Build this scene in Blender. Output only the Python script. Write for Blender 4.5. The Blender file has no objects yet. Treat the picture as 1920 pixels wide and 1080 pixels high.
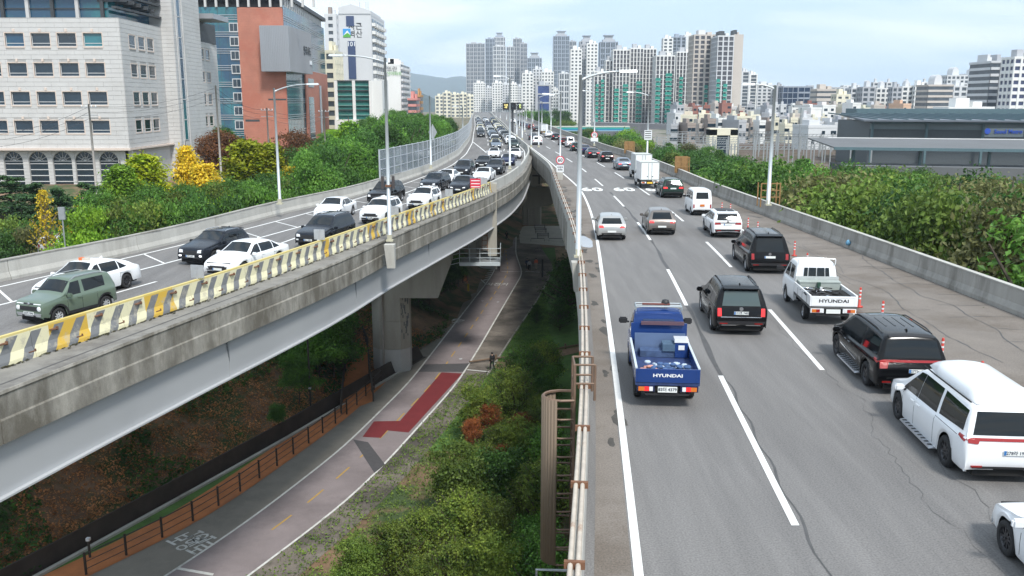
import bpy, bmesh, math, random
from mathutils import Vector, Matrix, noise
from mathutils.bvhtree import BVHTree
R = math.radians
random.seed(7)
C = bpy.context.scene.collection
SC = bpy.context.scene
# ---------------- camera ----------------
F = 1684.0; PITCH = math.atan(350.0/1684.0); CH = 8.3
cp, sp = math.cos(PITCH), math.sin(PITCH)
cd = bpy.data.cameras.new('camera'); cam = bpy.data.objects.new('camera', cd); C.objects.link(cam)
cam.location = (0, 0, CH); cam.rotation_euler = (R(90)-PITCH, 0, 0)
cd.sensor_width = 36; cd.lens = 36*F/1920; cd.clip_start = 0.3; cd.clip_end = 30000
SC.camera = cam
# ---------------- world, sun, exposure ----------------
SUN_EL, SUN_AZ = R(52), R(150)
w = bpy.data.worlds.new('World'); SC.world = w; w.use_nodes = True
nt = w.node_tree; N = nt.nodes; Lk = nt.links
for n in list(N): N.remove(n)
out = N.new('ShaderNodeOutputWorld'); bg = N.new('ShaderNodeBackground'); bg.inputs[1].default_value = 0.10
sky = N.new('ShaderNodeTexSky'); sky.sky_type = 'NISHITA'; sky.sun_disc = False
sky.sun_elevation = SUN_EL; sky.sun_rotation = SUN_AZ; sky.air_density = 1.2; sky.dust_density = 1.5; sky.ozone_density = 1.5
tc = N.new('ShaderNodeTexCoord')
mp = N.new('ShaderNodeMapping'); mp.inputs['Scale'].default_value = (1.0, 1.0, 6.5)
mp.inputs['Location'].default_value = (0.35, 0.1, 0.2)
nz = N.new('ShaderNodeTexNoise'); nz.inputs['Scale'].default_value = 2.2; nz.inputs['Detail'].default_value = 7; nz.inputs['Roughness'].default_value = .5
nz.inputs['Distortion'].default_value = .5
cr = N.new('ShaderNodeValToRGB'); cr.color_ramp.elements[0].position = .42; cr.color_ramp.elements[1].position = .60
cr.color_ramp.elements[0].color = (0.12, 0.12, 0.12, 1); cr.color_ramp.elements[1].color = (.97, .97, .97, 1)
cl = N.new('ShaderNodeRGB'); cl.outputs[0].default_value = (7.9, 8.5, 9.0, 1)     # overcast cloud brightness (before the 0.1 strength)
bl = N.new('ShaderNodeRGB'); bl.outputs[0].default_value = (4.3, 6.1, 8.2, 1)
mx0 = N.new('ShaderNodeMixRGB'); mx0.inputs[0].default_value = .72
mx = N.new('ShaderNodeMixRGB')
Lk.new(tc.outputs['Generated'], mp.inputs[0]); Lk.new(mp.outputs[0], nz.inputs['Vector']); Lk.new(nz.outputs['Fac'], cr.inputs[0])
Lk.new(sky.outputs[0], mx0.inputs[1]); Lk.new(bl.outputs[0], mx0.inputs[2])
Lk.new(cr.outputs[0], mx.inputs[0]); Lk.new(mx0.outputs[0], mx.inputs[1]); Lk.new(cl.outputs[0], mx.inputs[2])
Lk.new(mx.outputs[0], bg.inputs[0]); Lk.new(bg.outputs[0], out.inputs[0])
sd = bpy.data.lights.new('sun', 'SUN'); sd.energy = 2.7; sd.angle = R(10); sd.color = (1, .97, .92)
so = bpy.data.objects.new('sun', sd); C.objects.link(so)
# light comes from behind and right of the camera, high
sv = Vector((math.cos(SUN_EL)*.36, -math.cos(SUN_EL)*.93, math.sin(SUN_EL)))
so.rotation_euler = sv.to_track_quat('Z', 'Y').to_euler()
sky.sun_rotation = math.atan2(sv.x, sv.y)
SC.view_settings.view_transform = 'Standard'; SC.view_settings.look = 'None'
SC.view_settings.gamma = 1; SC.view_settings.exposure = 0.62; SC.view_settings.use_curve_mapping = False
SC.render.engine = 'CYCLES'
SC.cycles.max_bounces = 7; SC.cycles.diffuse_bounces = 6; SC.cycles.glossy_bounces = 3; SC.cycles.transparent_max_bounces = 8
SC.cycles.volume_bounces = 1; SC.cycles.use_denoising = True
# ---------------- projection helpers (only used to measure positions) ----------------
def ray(px, py):
    x = (px-960)/F; y = -(py-540)/F
    return x, cp + y*sp, y*cp - sp
def W(px, py, z=0.0):
    x, y, d = ray(px, py); t = (z-CH)/d
    return Vector((x*t, y*t, z))
def D(px, py, Y):
    x, y, d = ray(px, py); t = Y/y
    return Vector((x*t, Y, CH+d*t))
def PX(x, y, z):
    v = Vector((x, y, z-CH)); f = v.y*cp - v.z*sp; u = v.y*sp + v.z*cp
    return 960+F*x/f, 540-F*u/f
# ---------------- materials ----------------
MATS = {}
def M(name, col, rough=.7, metal=0., var=.12, scale=3., bump=0., col2=None, thr=(.45, .6), streak=False, coat=0., emit=0, fine=.0, spec=None, rand=0., coord='Object'):
    if name in MATS: return MATS[name]
    m = bpy.data.materials.new(name); m.use_nodes = True; t = m.node_tree; n = t.nodes; l = t.links
    b = n['Principled BSDF']; b.inputs['Roughness'].default_value = rough; b.inputs['Metallic'].default_value = metal
    if coat: b.inputs['Coat Weight'].default_value = coat; b.inputs['Coat Roughness'].default_value = .04
    if spec is not None: b.inputs['Specular IOR Level'].default_value = spec
    if emit:
        b.inputs['Emission Color'].default_value = (*col, 1); b.inputs['Emission Strength'].default_value = emit
    m.diffuse_color = (*col, 1)
    if var or col2 or fine or rand:
        co = n.new('ShaderNodeTexCoord'); src = co.outputs[coord]
        mp = n.new('ShaderNodeMapping'); l.new(src, mp.inputs[0])
        mp.inputs['Scale'].default_value = streak if isinstance(streak, tuple) else (1, 1, .18) if streak else (1, 1, 1)
        a = n.new('ShaderNodeTexNoise'); a.inputs['Scale'].default_value = scale; a.inputs['Detail'].default_value = 6; a.inputs['Roughness'].default_value = .62
        l.new(mp.outputs[0], a.inputs['Vector'])
        ramp = n.new('ShaderNodeValToRGB')
        ramp.color_ramp.elements[0].position = .3; ramp.color_ramp.elements[1].position = .7
        c0 = [max(0, c*(1-var)) for c in col]; c1 = [min(1, c*(1+var)) for c in col]
        ramp.color_ramp.elements[0].color = (*c0, 1); ramp.color_ramp.elements[1].color = (*c1, 1)
        l.new(a.outputs['Fac'], ramp.inputs[0]); res = ramp.outputs[0]
        if col2:
            b2 = n.new('ShaderNodeTexNoise'); b2.inputs['Scale'].default_value = scale*.37; b2.inputs['Detail'].default_value = 8; b2.inputs['Roughness'].default_value = .7
            l.new(mp.outputs[0], b2.inputs['Vector'])
            mr = n.new('ShaderNodeMapRange'); mr.inputs[1].default_value = thr[0]; mr.inputs[2].default_value = thr[1]
            l.new(b2.outputs['Fac'], mr.inputs[0])
            mix = n.new('ShaderNodeMixRGB'); mix.inputs[2].default_value = (*col2, 1)
            l.new(mr.outputs[0], mix.inputs[0]); l.new(res, mix.inputs[1]); res = mix.outputs[0]
        if fine:
            f = n.new('ShaderNodeTexNoise'); f.inputs['Scale'].default_value = 26; f.inputs['Detail'].default_value = 3
            l.new(src, f.inputs['Vector'])
            mr = n.new('ShaderNodeMapRange'); mr.inputs[1].default_value = .3; mr.inputs[2].default_value = .7; mr.inputs[3].default_value = 1-fine; mr.inputs[4].default_value = 1+fine
            l.new(f.outputs['Fac'], mr.inputs[0])
            mu = n.new('ShaderNodeMixRGB'); mu.blend_type = 'MULTIPLY'; mu.inputs[0].default_value = 1
            l.new(res, mu.inputs[1]); l.new(mr.outputs[0], mu.inputs[2]); res = mu.outputs[0]
        if rand:
            oi = n.new('ShaderNodeObjectInfo')
            mr = n.new('ShaderNodeMapRange'); mr.inputs[3].default_value = 1-rand; mr.inputs[4].default_value = 1+rand
            l.new(oi.outputs['Random'], mr.inputs[0])
            mu = n.new('ShaderNodeMixRGB'); mu.blend_type = 'MULTIPLY'; mu.inputs[0].default_value = 1
            l.new(res, mu.inputs[1]); l.new(mr.outputs[0], mu.inputs[2]); res = mu.outputs[0]
        l.new(res, b.inputs['Base Color'])
        if bump:
            bp = n.new('ShaderNodeBump'); bp.inputs['Strength'].default_value = bump; bp.inputs['Distance'].default_value = .05
            l.new(a.outputs['Fac'], bp.inputs['Height']); l.new(bp.outputs[0], b.inputs['Normal'])
    else:
        b.inputs['Base Color'].default_value = (*col, 1)
    MATS[name] = m
    return m
def leafM(name, c1, c2, rand=.25):
    if name in MATS: return MATS[name]
    m = bpy.data.materials.new(name); m.use_nodes = True; t = m.node_tree; n = t.nodes; l = t.links
    for x in list(n): n.remove(x)
    o = n.new('ShaderNodeOutputMaterial'); co = n.new('ShaderNodeTexCoord')
    a = n.new('ShaderNodeTexNoise'); a.inputs['Scale'].default_value = .7; a.inputs['Detail'].default_value = 5; a.inputs['Roughness'].default_value = .75
    l.new(co.outputs['Object'], a.inputs['Vector'])
    r = n.new('ShaderNodeValToRGB'); r.color_ramp.elements[0].position = .36; r.color_ramp.elements[1].position = .64
    r.color_ramp.elements[0].color = (*c1, 1); r.color_ramp.elements[1].color = (*c2, 1); l.new(a.outputs['Fac'], r.inputs[0])
    g = n.new('ShaderNodeNewGeometry')
    mr = n.new('ShaderNodeMapRange'); mr.inputs[3].default_value = 1-rand*1.3; mr.inputs[4].default_value = 1+rand*1.6
    l.new(g.outputs['Random Per Island'], mr.inputs[0])
    oi = n.new('ShaderNodeObjectInfo'); mr2 = n.new('ShaderNodeMapRange'); mr2.inputs[3].default_value = .62; mr2.inputs[4].default_value = 1.35
    l.new(oi.outputs['Random'], mr2.inputs[0])
    mm = n.new('ShaderNodeMath'); mm.operation = 'MULTIPLY'; l.new(mr.outputs[0], mm.inputs[0]); l.new(mr2.outputs[0], mm.inputs[1])
    mu = n.new('ShaderNodeMixRGB'); mu.blend_type = 'MULTIPLY'; mu.inputs[0].default_value = 1
    l.new(r.outputs[0], mu.inputs[1]); l.new(mm.outputs[0], mu.inputs[2])
    d = n.new('ShaderNodeBsdfPrincipled'); d.inputs['Roughness'].default_value = .55; d.inputs['Specular IOR Level'].default_value = .35
    tr = n.new('ShaderNodeBsdfTranslucent'); ms = n.new('ShaderNodeMixShader'); ms.inputs[0].default_value = .33
    l.new(mu.outputs[0], d.inputs['Base Color']); l.new(mu.outputs[0], tr.inputs['Color'])
    l.new(d.outputs[0], ms.inputs[1]); l.new(tr.outputs[0], ms.inputs[2]); l.new(ms.outputs[0], o.inputs['Surface'])
    MATS[name] = m
    return m
# ---------------- object helpers ----------------
def tag(o, label=None, cat=None, group=None, kind=None):
    if label: o['label'] = label
    if cat: o['category'] = cat
    if group: o['group'] = group
    if kind: o['kind'] = kind
    return o
def empty(name, loc=(0, 0, 0), rz=0, label=None, cat=None, group=None):
    o = bpy.data.objects.new(name, None); C.objects.link(o); o.empty_display_size = .3
    o.location = loc; o.rotation_euler = (0, 0, rz)
    return tag(o, label, cat, group)
class MB:
    def __init__(s): s.v = []; s.f = []; s.m = []; s.uv = None; s.sm = False
    def quad(s, a, b, c, d, mi=0):
        i = len(s.v); s.v += [tuple(a), tuple(b), tuple(c), tuple(d)]; s.f.append((i, i+1, i+2, i+3)); s.m.append(mi)
    def poly(s, pts, mi=0):
        i = len(s.v); s.v += [tuple(p) for p in pts]; s.f.append(tuple(range(i, i+len(pts)))); s.m.append(mi)
    def box(s, x0, x1, y0, y1, z0, z1, mi=0):
        i = len(s.v)
        s.v += [(x0,y0,z0),(x1,y0,z0),(x1,y1,z0),(x0,y1,z0),(x0,y0,z1),(x1,y0,z1),(x1,y1,z1),(x0,y1,z1)]
        for f in ((0,3,2,1),(4,5,6,7),(0,1,5,4),(1,2,6,5),(2,3,7,6),(3,0,4,7)): s.f.append(tuple(i+k for k in f)); s.m.append(mi)
        return s
    def cbox(s, c, d, rz=0, mi=0, mat=None):
        i = len(s.v); ca, sa = math.cos(rz), math.sin(rz)
        for z in (-1, 1):
            for x, y in ((-1,-1),(1,-1),(1,1),(-1,1)):
                p = Vector((x*d[0]/2, y*d[1]/2, z*d[2]/2))
                if mat: p = mat @ p
                s.v.append((c[0]+p.x*ca-p.y*sa, c[1]+p.x*sa+p.y*ca, c[2]+p.z))
        for f in ((0,3,2,1),(4,5,6,7),(0,1,5,4),(1,2,6,5),(2,3,7,6),(3,0,4,7)): s.f.append(tuple(i+k for k in f)); s.m.append(mi)
        return s
    def hexa(s, P, mi=0):   # 8 points, bottom 4 then top 4
        i = len(s.v); s.v += [tuple(p) for p in P]
        for f in ((0,3,2,1),(4,5,6,7),(0,1,5,4),(1,2,6,5),(2,3,7,6),(3,0,4,7)): s.f.append(tuple(i+k for k in f)); s.m.append(mi)
        return s
    def tube(s, pts, r, n=8, mi=0, cap=True, r2=None):
        pts = [Vector(p) for p in pts]; rings = []
        for k, p in enumerate(pts):
            d = (pts[min(k+1, len(pts)-1)]-pts[max(k-1, 0)]).normalized()
            u = d.cross(Vector((0, 0, 1)))
            if u.length < 1e-3: u = Vector((1, 0, 0))
            u.normalize(); q = d.cross(u)
            rr = r if r2 is None else r+(r2-r)*k/(len(pts)-1)
            i = len(s.v); rings.append(i)
            for a in range(n):
                t = 2*math.pi*a/n; s.v.append(tuple(p+u*(rr*math.cos(t))+q*(rr*math.sin(t))))
        for a, b in zip(rings, rings[1:]):
            for k in range(n): s.f.append((a+k, a+(k+1)%n, b+(k+1)%n, b+k)); s.m.append(mi)
        if cap:
            s.f.append(tuple(rings[0]+k for k in range(n))); s.m.append(mi)
            s.f.append(tuple(rings[-1]+k for k in reversed(range(n)))); s.m.append(mi)
        return s
    def lathe(s, c, prof, n=16, axis='z', mi=0):   # prof: (r, h)
        rings = []
        for r, h in prof:
            i = len(s.v); rings.append(i)
            for a in range(n):
                t = 2*math.pi*a/n; x, y = r*math.cos(t), r*math.sin(t)
                p = (x, y, h) if axis == 'z' else ((h, x, y) if axis == 'x' else (x, h, y))
                s.v.append((c[0]+p[0], c[1]+p[1], c[2]+p[2]))
        for a, b in zip(rings, rings[1:]):
            for k in range(n): s.f.append((a+k, a+(k+1)%n, b+(k+1)%n, b+k)); s.m.append(mi)
        return s
    def prism(s, pts2, z0, z1, mi=0):
        i = len(s.v); n = len(pts2)
        s.v += [(p[0], p[1], z0) for p in pts2]+[(p[0], p[1], z1) for p in pts2]
        s.f.append(tuple(i+k for k in reversed(range(n)))); s.f.append(tuple(i+n+k for k in range(n))); s.m += [mi, mi]
        for k in range(n): s.f.append((i+k, i+(k+1)%n, i+n+(k+1)%n, i+n+k)); s.m.append(mi)
        return s
    def mesh(s, name, mats, smooth=False):
        me = bpy.data.meshes.new(name); me.from_pydata(s.v, [], s.f)
        for m in (mats if isinstance(mats, (list, tuple)) else [mats]): me.materials.append(m)
        if any(s.m): me.polygons.foreach_set('material_index', s.m)
        if smooth or s.sm: me.polygons.foreach_set('use_smooth', [True]*len(s.f))
        if s.uv:
            ul = me.uv_layers.new(name='UVMap'); li = 0
            vals = []
            for f in s.f:
                for v in f: vals += list(s.uv[v])
            ul.data.foreach_set('uv', vals)
        me.validate(); me.update()
        return me
    def build(s, name, mats, parent=None, smooth=False, loc=None, rz=0, **kw):
        o = bpy.data.objects.new(name, s.mesh(name, mats, smooth)); C.objects.link(o)
        if parent: o.parent = parent
        if loc is not None: o.location = loc
        if rz: o.rotation_euler = (0, 0, rz)
        return tag(o, **kw)
def smooth_by_angle(o, ang=35):
    bm = bmesh.new(); bm.from_mesh(o.data)
    for e in bm.edges:
        if len(e.link_faces) == 2 and e.calc_face_angle(0) > R(ang): e.smooth = False
    for f in bm.faces: f.smooth = True
    bm.to_mesh(o.data); bm.free()
def newobj(name, me, parent=None, loc=(0, 0, 0), rot=(0, 0, 0), sc=(1, 1, 1)):
    o = bpy.data.objects.new(name, me); C.objects.link(o); o.parent = parent; o.location = loc; o.rotation_euler = rot; o.scale = sc
    return o
def kids(o): return list(o.children)
def copy_tree(o, parent=None):
    c = o.copy(); C.objects.link(c)
    if parent is not None: c.parent = parent
    for ch in KID.get(o.name, ()):
        copy_tree(ch, c)
    return c
KID = {}
def freeze(o):   # remember a prototype's children once, so that copies are cheap
    def rec(x):
        KID[x.name] = [k for k in ALLK.get(x.name, [])]
        for k in KID[x.name]: rec(k)
    ALLK = {}
    for x in bpy.data.objects:
        if x.parent: ALLK.setdefault(x.parent.name, []).append(x)
    rec(o)
def text(name, body, size, mat, parent=None, loc=(0, 0, 0), rot=(0, 0, 0), ext=.004, align='CENTER', bold=0.0, sx=1):
    cu = bpy.data.curves.new(name, 'FONT'); cu.body = body; cu.size = size; cu.extrude = ext; cu.align_x = align; cu.align_y = 'CENTER'
    cu.offset = bold; cu.resolution_u = 2
    o = bpy.data.objects.new(name, cu); C.objects.link(o)
    dg = bpy.context.evaluated_depsgraph_get(); me = bpy.data.meshes.new_from_object(o.evaluated_get(dg))
    bpy.data.objects.remove(o); bpy.data.curves.remove(cu)
    me.name = name; me.materials.clear(); me.materials.append(mat)
    n = newobj(name, me, parent, loc, rot, (sx, 1, 1))
    return n
# ---------------- longitudinal lines measured along the roads ----------------
class Line:
    def __init__(s, pts, z=0., sm=5, off=0.):
        P = sorted([(W(a, b, z).y, W(a, b, z).x+off) for a, b in pts])
        s.Y0, s.Y1 = P[0][0], P[-1][0]; s.P = P
        n = int(s.Y1-s.Y0)+1; s.xs = [s._lin(s.Y0+i) for i in range(n+1)]
        for _ in range(3):
            q = s.xs[:]
            for i in range(len(q)):
                k = min(sm, i, len(q)-1-i); s.xs[i] = sum(q[i-k:i+k+1])/(2*k+1)
        m0 = min(8, len(s.xs)-1)
        s.s0 = (s.xs[m0]-s.xs[0])/m0; s.s1 = (s.xs[-1]-s.xs[-1-m0])/m0
    def _lin(s, Y):
        P = s.P
        if Y <= P[0][0]: return P[0][1]
        for a, b in zip(P, P[1:]):
            if Y <= b[0]: return a[1]+(b[1]-a[1])*(Y-a[0])/(b[0]-a[0])
        return P[-1][1]
    def __call__(s, Y):
        u = Y-s.Y0
        if u <= 0: return s.xs[0]+s.s0*u
        if u >= len(s.xs)-1: return s.xs[-1]+s.s1*(u-len(s.xs)+1)
        i = int(u); return s.xs[i]+(s.xs[i+1]-s.xs[i])*(u-i)
    def head(s, Y):
        return math.atan2(s(Y+2)-s(Y-2), 4.0)
def yr(a, b, st=2.0, grow=True):
    out = [a]; y = a
    while y < b-1e-6:
        d = st if not grow else st*(1+max(0, y-80)/120.)
        y = min(b, y+d); out.append(y)
    return out
def ribbon(name, fl, fr, Ys, z, mat, parent=None, th=0.0, **kw):
    m = MB(); m.uv = []
    cols = [0, .25, .5, .75, 1] if th == 0 else [0, 1]
    s = 0; prev = None
    for Y in Ys:
        a, b = fl(Y), fr(Y); s += 0 if prev is None else Y-prev; prev = Y
        for c in cols: m.v.append((a+(b-a)*c, Y, z if not callable(z) else z(Y))); m.uv.append((c, s))
    k = len(cols)
    for i in range(len(Ys)-1):
        for j in range(k-1): m.f.append((i*k+j, i*k+j+1, (i+1)*k+j+1, (i+1)*k+j)); m.m.append(0)
    if th:
        n = len(m.v)
        for v in list(m.v): m.v.append((v[0], v[1], v[2]-th)); m.uv.append((0, 0))
        for i in range(len(Ys)-1):
            a = i*k; b = (i+1)*k
            m.f += [(a, b, n+b, n+a), (a+1, n+a+1, n+b+1, b+1), (n+a, n+b, n+b+1, n+a+1)]; m.m += [0, 0, 0]
        m.f += [(0, n, n+1, 1), (n-2, n-1, 2*n-1, 2*n-2)]; m.m += [0, 0]
    return m.build(name, mat, parent, **kw)
def sweep(name, f, Ys, prof, mat, parent=None, closed=True, smooth=False, **kw):
    """prof: (offset to the right, z) closed outline swept along x=f(Y)"""
    m = MB(); m.uv = []; k = len(prof); s = 0; pp = None
    for Y in Ys:
        h = math.atan2(f(Y+1)-f(Y-1), 2.0); nx, ny = math.cos(h), -math.sin(h)
        p = (f(Y), Y); s += 0 if pp is None else math.hypot(p[0]-pp[0], p[1]-pp[1]); pp = p
        for o, z in prof: m.v.append((p[0]+nx*o, Y+ny*o, z)); m.uv.append((Y*1.06, z))
    n = len(Ys)
    for i in range(n-1):
        for j in range(k if closed else k-1):
            j2 = (j+1) % k; m.f.append((i*k+j, (i+1)*k+j, (i+1)*k+j2, i*k+j2)); m.m.append(0)
    if closed:
        m.f.append(tuple(range(k))); m.f.append(tuple((n-1)*k+j for j in reversed(range(k)))); m.m += [0, 0]
    return m.build(name, mat, parent, smooth=smooth, **kw)
# ================= ROADS =================
ASPH = M('asphalt', (.168, .161, .155), .88, var=.14, scale=1.6, bump=.25, col2=(.125, .12, .117), thr=(.46, .70), fine=.26, streak=(1, .07, 1))
ASPHD = M('asphalt_shoulder', (.178, .155, .134), .9, var=.14, scale=.5, bump=.3, col2=(.13, .108, .088), thr=(.48, .62), fine=.26)
TAR = M('tar_seal', (.075, .073, .072), .7, var=.2, scale=2)
PAINT = M('road_paint', (.72, .72, .70), .7, var=.07, scale=6, col2=(.42, .41, .40), thr=(.60, .78))
CONC = M('concrete', (.33, .315, .285), .85, var=.16, scale=1.2, bump=.3, col2=(.13, .12, .10), thr=(.5, .68), streak=True, fine=.08)
CONCL = M('concrete_light', (.43, .42, .385), .85, var=.12, scale=.8, bump=.2, col2=(.22, .20, .17), thr=(.55, .75), streak=True, fine=.06)
CONCD = M('concrete_fascia', (.285, .27, .235), .88, var=.3, scale=1.8, bump=.35, col2=(.125, .113, .09), thr=(.42, .62), streak=(1, 1, .42), fine=.1)
STEEL = M('girder_steel', (.41, .42, .43), .45, var=.04, scale=.2, col2=(.35, .365, .39), thr=(.55, .8))
DARKU = M('deck_underside', (.42, .405, .375), .9, var=.2, scale=.5)
BR, BL = [], []
# --- right viaduct lines ---
dash1 = Line([(1540,1080),(1493,990),(1350,708),(1290,575),(1254,507),(1222,450),(1197,417),(1152,367),(1117,337),(1089,314),(1062,297),(1035,281),(1016,270),(1001,260),(974,243),(963,235),(955,228),(943,219)], 0, 6)
rw_par = Line([(1920,597),(1647,488),(1447,410),(1333,365),(1250,325),(1187,299),(1138,285),(1114,275),(1055,252),(1032,243),(1012,235),(996,228),(975,219)], 0, 6)
rw_bar = Line([(1090,1080),(1108,700),(1096,480),(1078,417),(1055,360),(1043,330),(1034,306),(998,278),(985,266),(965,252),(955,241),(947,232),(940,226),(931,219)], 1.0, 4)
rw_sol = Line([(1198,1080),(1163,760),(1140,600),(1122,460),(1110,400),(1090,355),(1053,323),(1022,300),(1000,281)], 0, 5)
rw_solf = lambda Y: rw_sol(Y) if Y < 110 else rw_sol(110)-dash1(110)+dash1(Y)+min(0, 0)
def offs(f, k): return lambda Y: f(Y)+k
Y0, YF = -30, 720
YR = yr(Y0, YF, 3)
deckR0, deckR1 = offs(rw_bar, -.05), offs(rw_par, .15)
ribbon('road_right', deckR0, deckR1, YR, 0.0, ASPH, kind='structure')
ribbon('viaduct_slab_right', offs(rw_bar, -.15), offs(rw_par, .35), YR, -.008, CONCD, th=.45, kind='structure')
# shoulder asphalt beyond the bollard line, seals and cracks
sol2 = lambda Y: dash1(Y)+6.55
ribbon('road_shoulder', offs(sol2, .35), offs(rw_par, -.02), yr(Y0, 230, 3), .004, ASPHD, kind='structure')
ribbon('road_gutter', offs(rw_bar, .2), lambda Y: rw_solf(Y)-.12, yr(Y0, 200, 3), .004, ASPHD, kind='structure')
ribbon('bollard_strip', offs(sol2, .1), offs(sol2, .45), yr(Y0, 150, 3), .007, M('dirty_edge', (.12, .075, .055), .9, var=.4, scale=3, col2=(.14, .13, .12)), kind='structure')
mk = empty('lane_marking_right'); tag(mk, kind='structure')
ribbon('solid_line', lambda Y: rw_solf(Y)-.085, lambda Y: rw_solf(Y)+.085, yr(Y0, 420, 2), .009, PAINT, mk)
ribbon('solid_line', lambda Y: sol2(Y)-.08, lambda Y: sol2(Y)+.08, yr(Y0, 420, 2), .012, PAINT, mk)
def far_end(px, py): return W(px, py).y
for k in range(22):
    ye = 26.6+17.95*k; y0 = ye-8.2
    if k == 0: y0 = 16.6
    ribbon('lane_dash', offs(dash1, -.08), offs(dash1, .08), yr(y0, ye, 2), .009, PAINT, mk)
for k in range(1, 22):
    ye = 35.6+17.95*k-17.95; y0 = ye-8.4
    ribbon('lane_dash', offs(dash1, 3.22), offs(dash1, 3.38), yr(y0, ye, 2), .009, PAINT, mk)
# tar seam that runs beside the first dashed line
ribbon('road_seam', lambda Y: dash1(Y)-.04-.05*math.sin(Y*.7), lambda Y: dash1(Y)+.10+.03*math.sin(Y*1.3), yr(26, 84, .7, False), .0065, TAR, kind='structure')
ribbon('road_crack', lambda Y: dash1(Y)+.12+.06*math.sin(Y*2.3), lambda Y: dash1(Y)+.17+.06*math.sin(Y*2.3+.3), yr(8, 26, .5, False), .0065, TAR, kind='structure')
cr_ = MB()
def crack(x, y, ang, L, w=.022):
    p = Vector((x, y)); a = ang; st = .35; n = int(L/st)
    for i in range(n):
        a += random.uniform(-.5, .5)*.6; a += (ang-a)*.25
        q = p+Vector((math.cos(a), math.sin(a)))*st; nn = Vector((-math.sin(a), math.cos(a)))*w*random.uniform(.3, 1)
        if not (dash1(q.y)+7.2 < q.x < rw_par(q.y)-.1): break
        cr_.quad((*(p-nn), .0095), (*(q-nn), .0095), (*(q+nn), .0095), (*(p+nn), .0095)); p = q
for i in range(12):
    y = random.uniform(24, 75); x = dash1(y)+random.uniform(7.5, 12); crack(x, y, random.choice([1.45, 1.6, 3.0, .1, -.2, 1.5]), random.uniform(3, 14))
for i in range(22):
    y = 28+i*2.1; crack(rw_par(y)-.12, y, math.pi+random.uniform(-.3, .3), random.uniform(1, 3.2), .03)
for s in (9.2, 10.6): 
    crack(dash1(30)+s, 28, 1.55, 40, .032)
# fine longitudinal wear cracks in the near lanes
def crack2(x, y, L, w):
    p = Vector((x, y)); n = int(L/.3)
    for i in range(n):
        a = 1.571-dash1.head(p.y)+random.uniform(-.5, .5); q = p+Vector((math.cos(a), math.sin(a)))*.3
        nn = Vector((1, 0))*w*random.uniform(.2, 1); cr_.quad((*(p-nn), .0055), (*(p+nn), .0055), (*(q+nn), .0055), (*(q-nn), .0055)); p = q
for o in (3.25, 4.0, 6.2): crack2(dash1(14)+o, 14, 26, .009)
cr_.build('road_crack', TAR, kind='structure')
# painted speed figures
for px in (1110, 1170, 1230):
    for q in (0,):
        p = W(px, 355.5); t = text('road_number', '60', 1.0, PAINT, mk, (p.x, p.y, .010), (0, 0, -dash1.head(p.y)), ext=.001, bold=.03)
        t.scale = (2.1, 4.6, 1)
# stains on the shoulder
stn = MB()
for i in range(60):
    y = random.uniform(18, 95); x = rw_bar(y)+random.uniform(.35, .9); r = random.uniform(.1, .45); pts = []
    for a in range(9): t = a*2*math.pi/9; rr = r*random.uniform(.5, 1.1); pts.append((x+rr*math.cos(t)*.6, y+rr*math.sin(t)*1.8, .0062+i*1e-5))
    stn.poly(pts)
stn.build('gutter_stain', M('damp_stain', (.06, .055, .048), .8, var=.3, scale=4), kind='stuff')
p = W(1105, 453); pd = MB(); pts = []
for a in range(16): t = a*2*math.pi/16; rr = random.uniform(.8, 1.1); pts.append((p.x-.25+.42*rr*math.cos(t), p.y+2.6*rr*math.sin(t), .009))
pd.poly(pts); pd.build('puddle', M('puddle_water', (.25, .27, .3), .05, var=0), kind='structure')
# --- right viaduct parapets ---
def parapet(name, f, Ys0, Ys1, seg, prof, mat, label, cat='parapet', group=None, gap=.03, hide=None):
    root = empty(name, (f(Ys0), Ys0, 0)); tag(root, label, cat, group)
    y = Ys0
    while y < Ys1:
        L = seg*(1+max(0, y-120)/100.); e = min(Ys1, y+L)
        o = sweep('panel', f, yr(y, e-gap, 2.5, False) if y < 120 else yr(y, e-gap, 5, False), prof, mat)
        o.parent = root; o.matrix_parent_inverse = Matrix.Translation(root.location).inverted(); y = e
    return root
parapet('concrete_parapet', rw_par, -20, 700, 9, [(0, .004), (.0, .18), (.10, .42), (.14, 1.0), (.34, 1.0), (.34, .004)], CONC, 'long weathered concrete parapet along the riverside edge of the right viaduct')
sweep('coping_line', rw_par, yr(-20, 300, 3), [(.11, 1.005), (.11, 1.05), (.37, 1.05), (.37, 1.005)], CONCL, kind='structure')
parapet('concrete_parapet', rw_bar, -12, 700, 9, [(.02, .004), (.0, .9), (-.22, .9), (-.25, -1.55), (-.1, -1.55), (-.1, -.5)], CONCL, 'pale concrete edge barrier with rusty pipes on the left edge of the right viaduct')
pip = M('painted_pipe', (.46, .40, .33), .5, var=.18, scale=3, col2=(.28, .15, .08), thr=(.58, .72))
pr = empty('pipe_run', (rw_bar(20), 20, .95)); tag(pr, 'pair of cream painted pipes clamped along the top of the right viaduct edge barrier', 'pipes')
pr.location = (0, 0, 0)
for o_ in (-.06, -.19):
    m = MB(); m.tube([(rw_bar(y)+o_, y, .98) for y in yr(-8, 100, 2, False)], .045, 8); m.build('pipe', pip, pr, smooth=True)
for i in range(30):
    y = 4+i*3.1; clampm = MB(); clampm.cbox((rw_bar(y)-.12, y, .97), (.34, .08, .13), -rw_bar.head(y)); clampm.build('pipe_clamp', M('rust', (.16, .075, .04), .85, var=.3, scale=6), pr)
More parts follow.
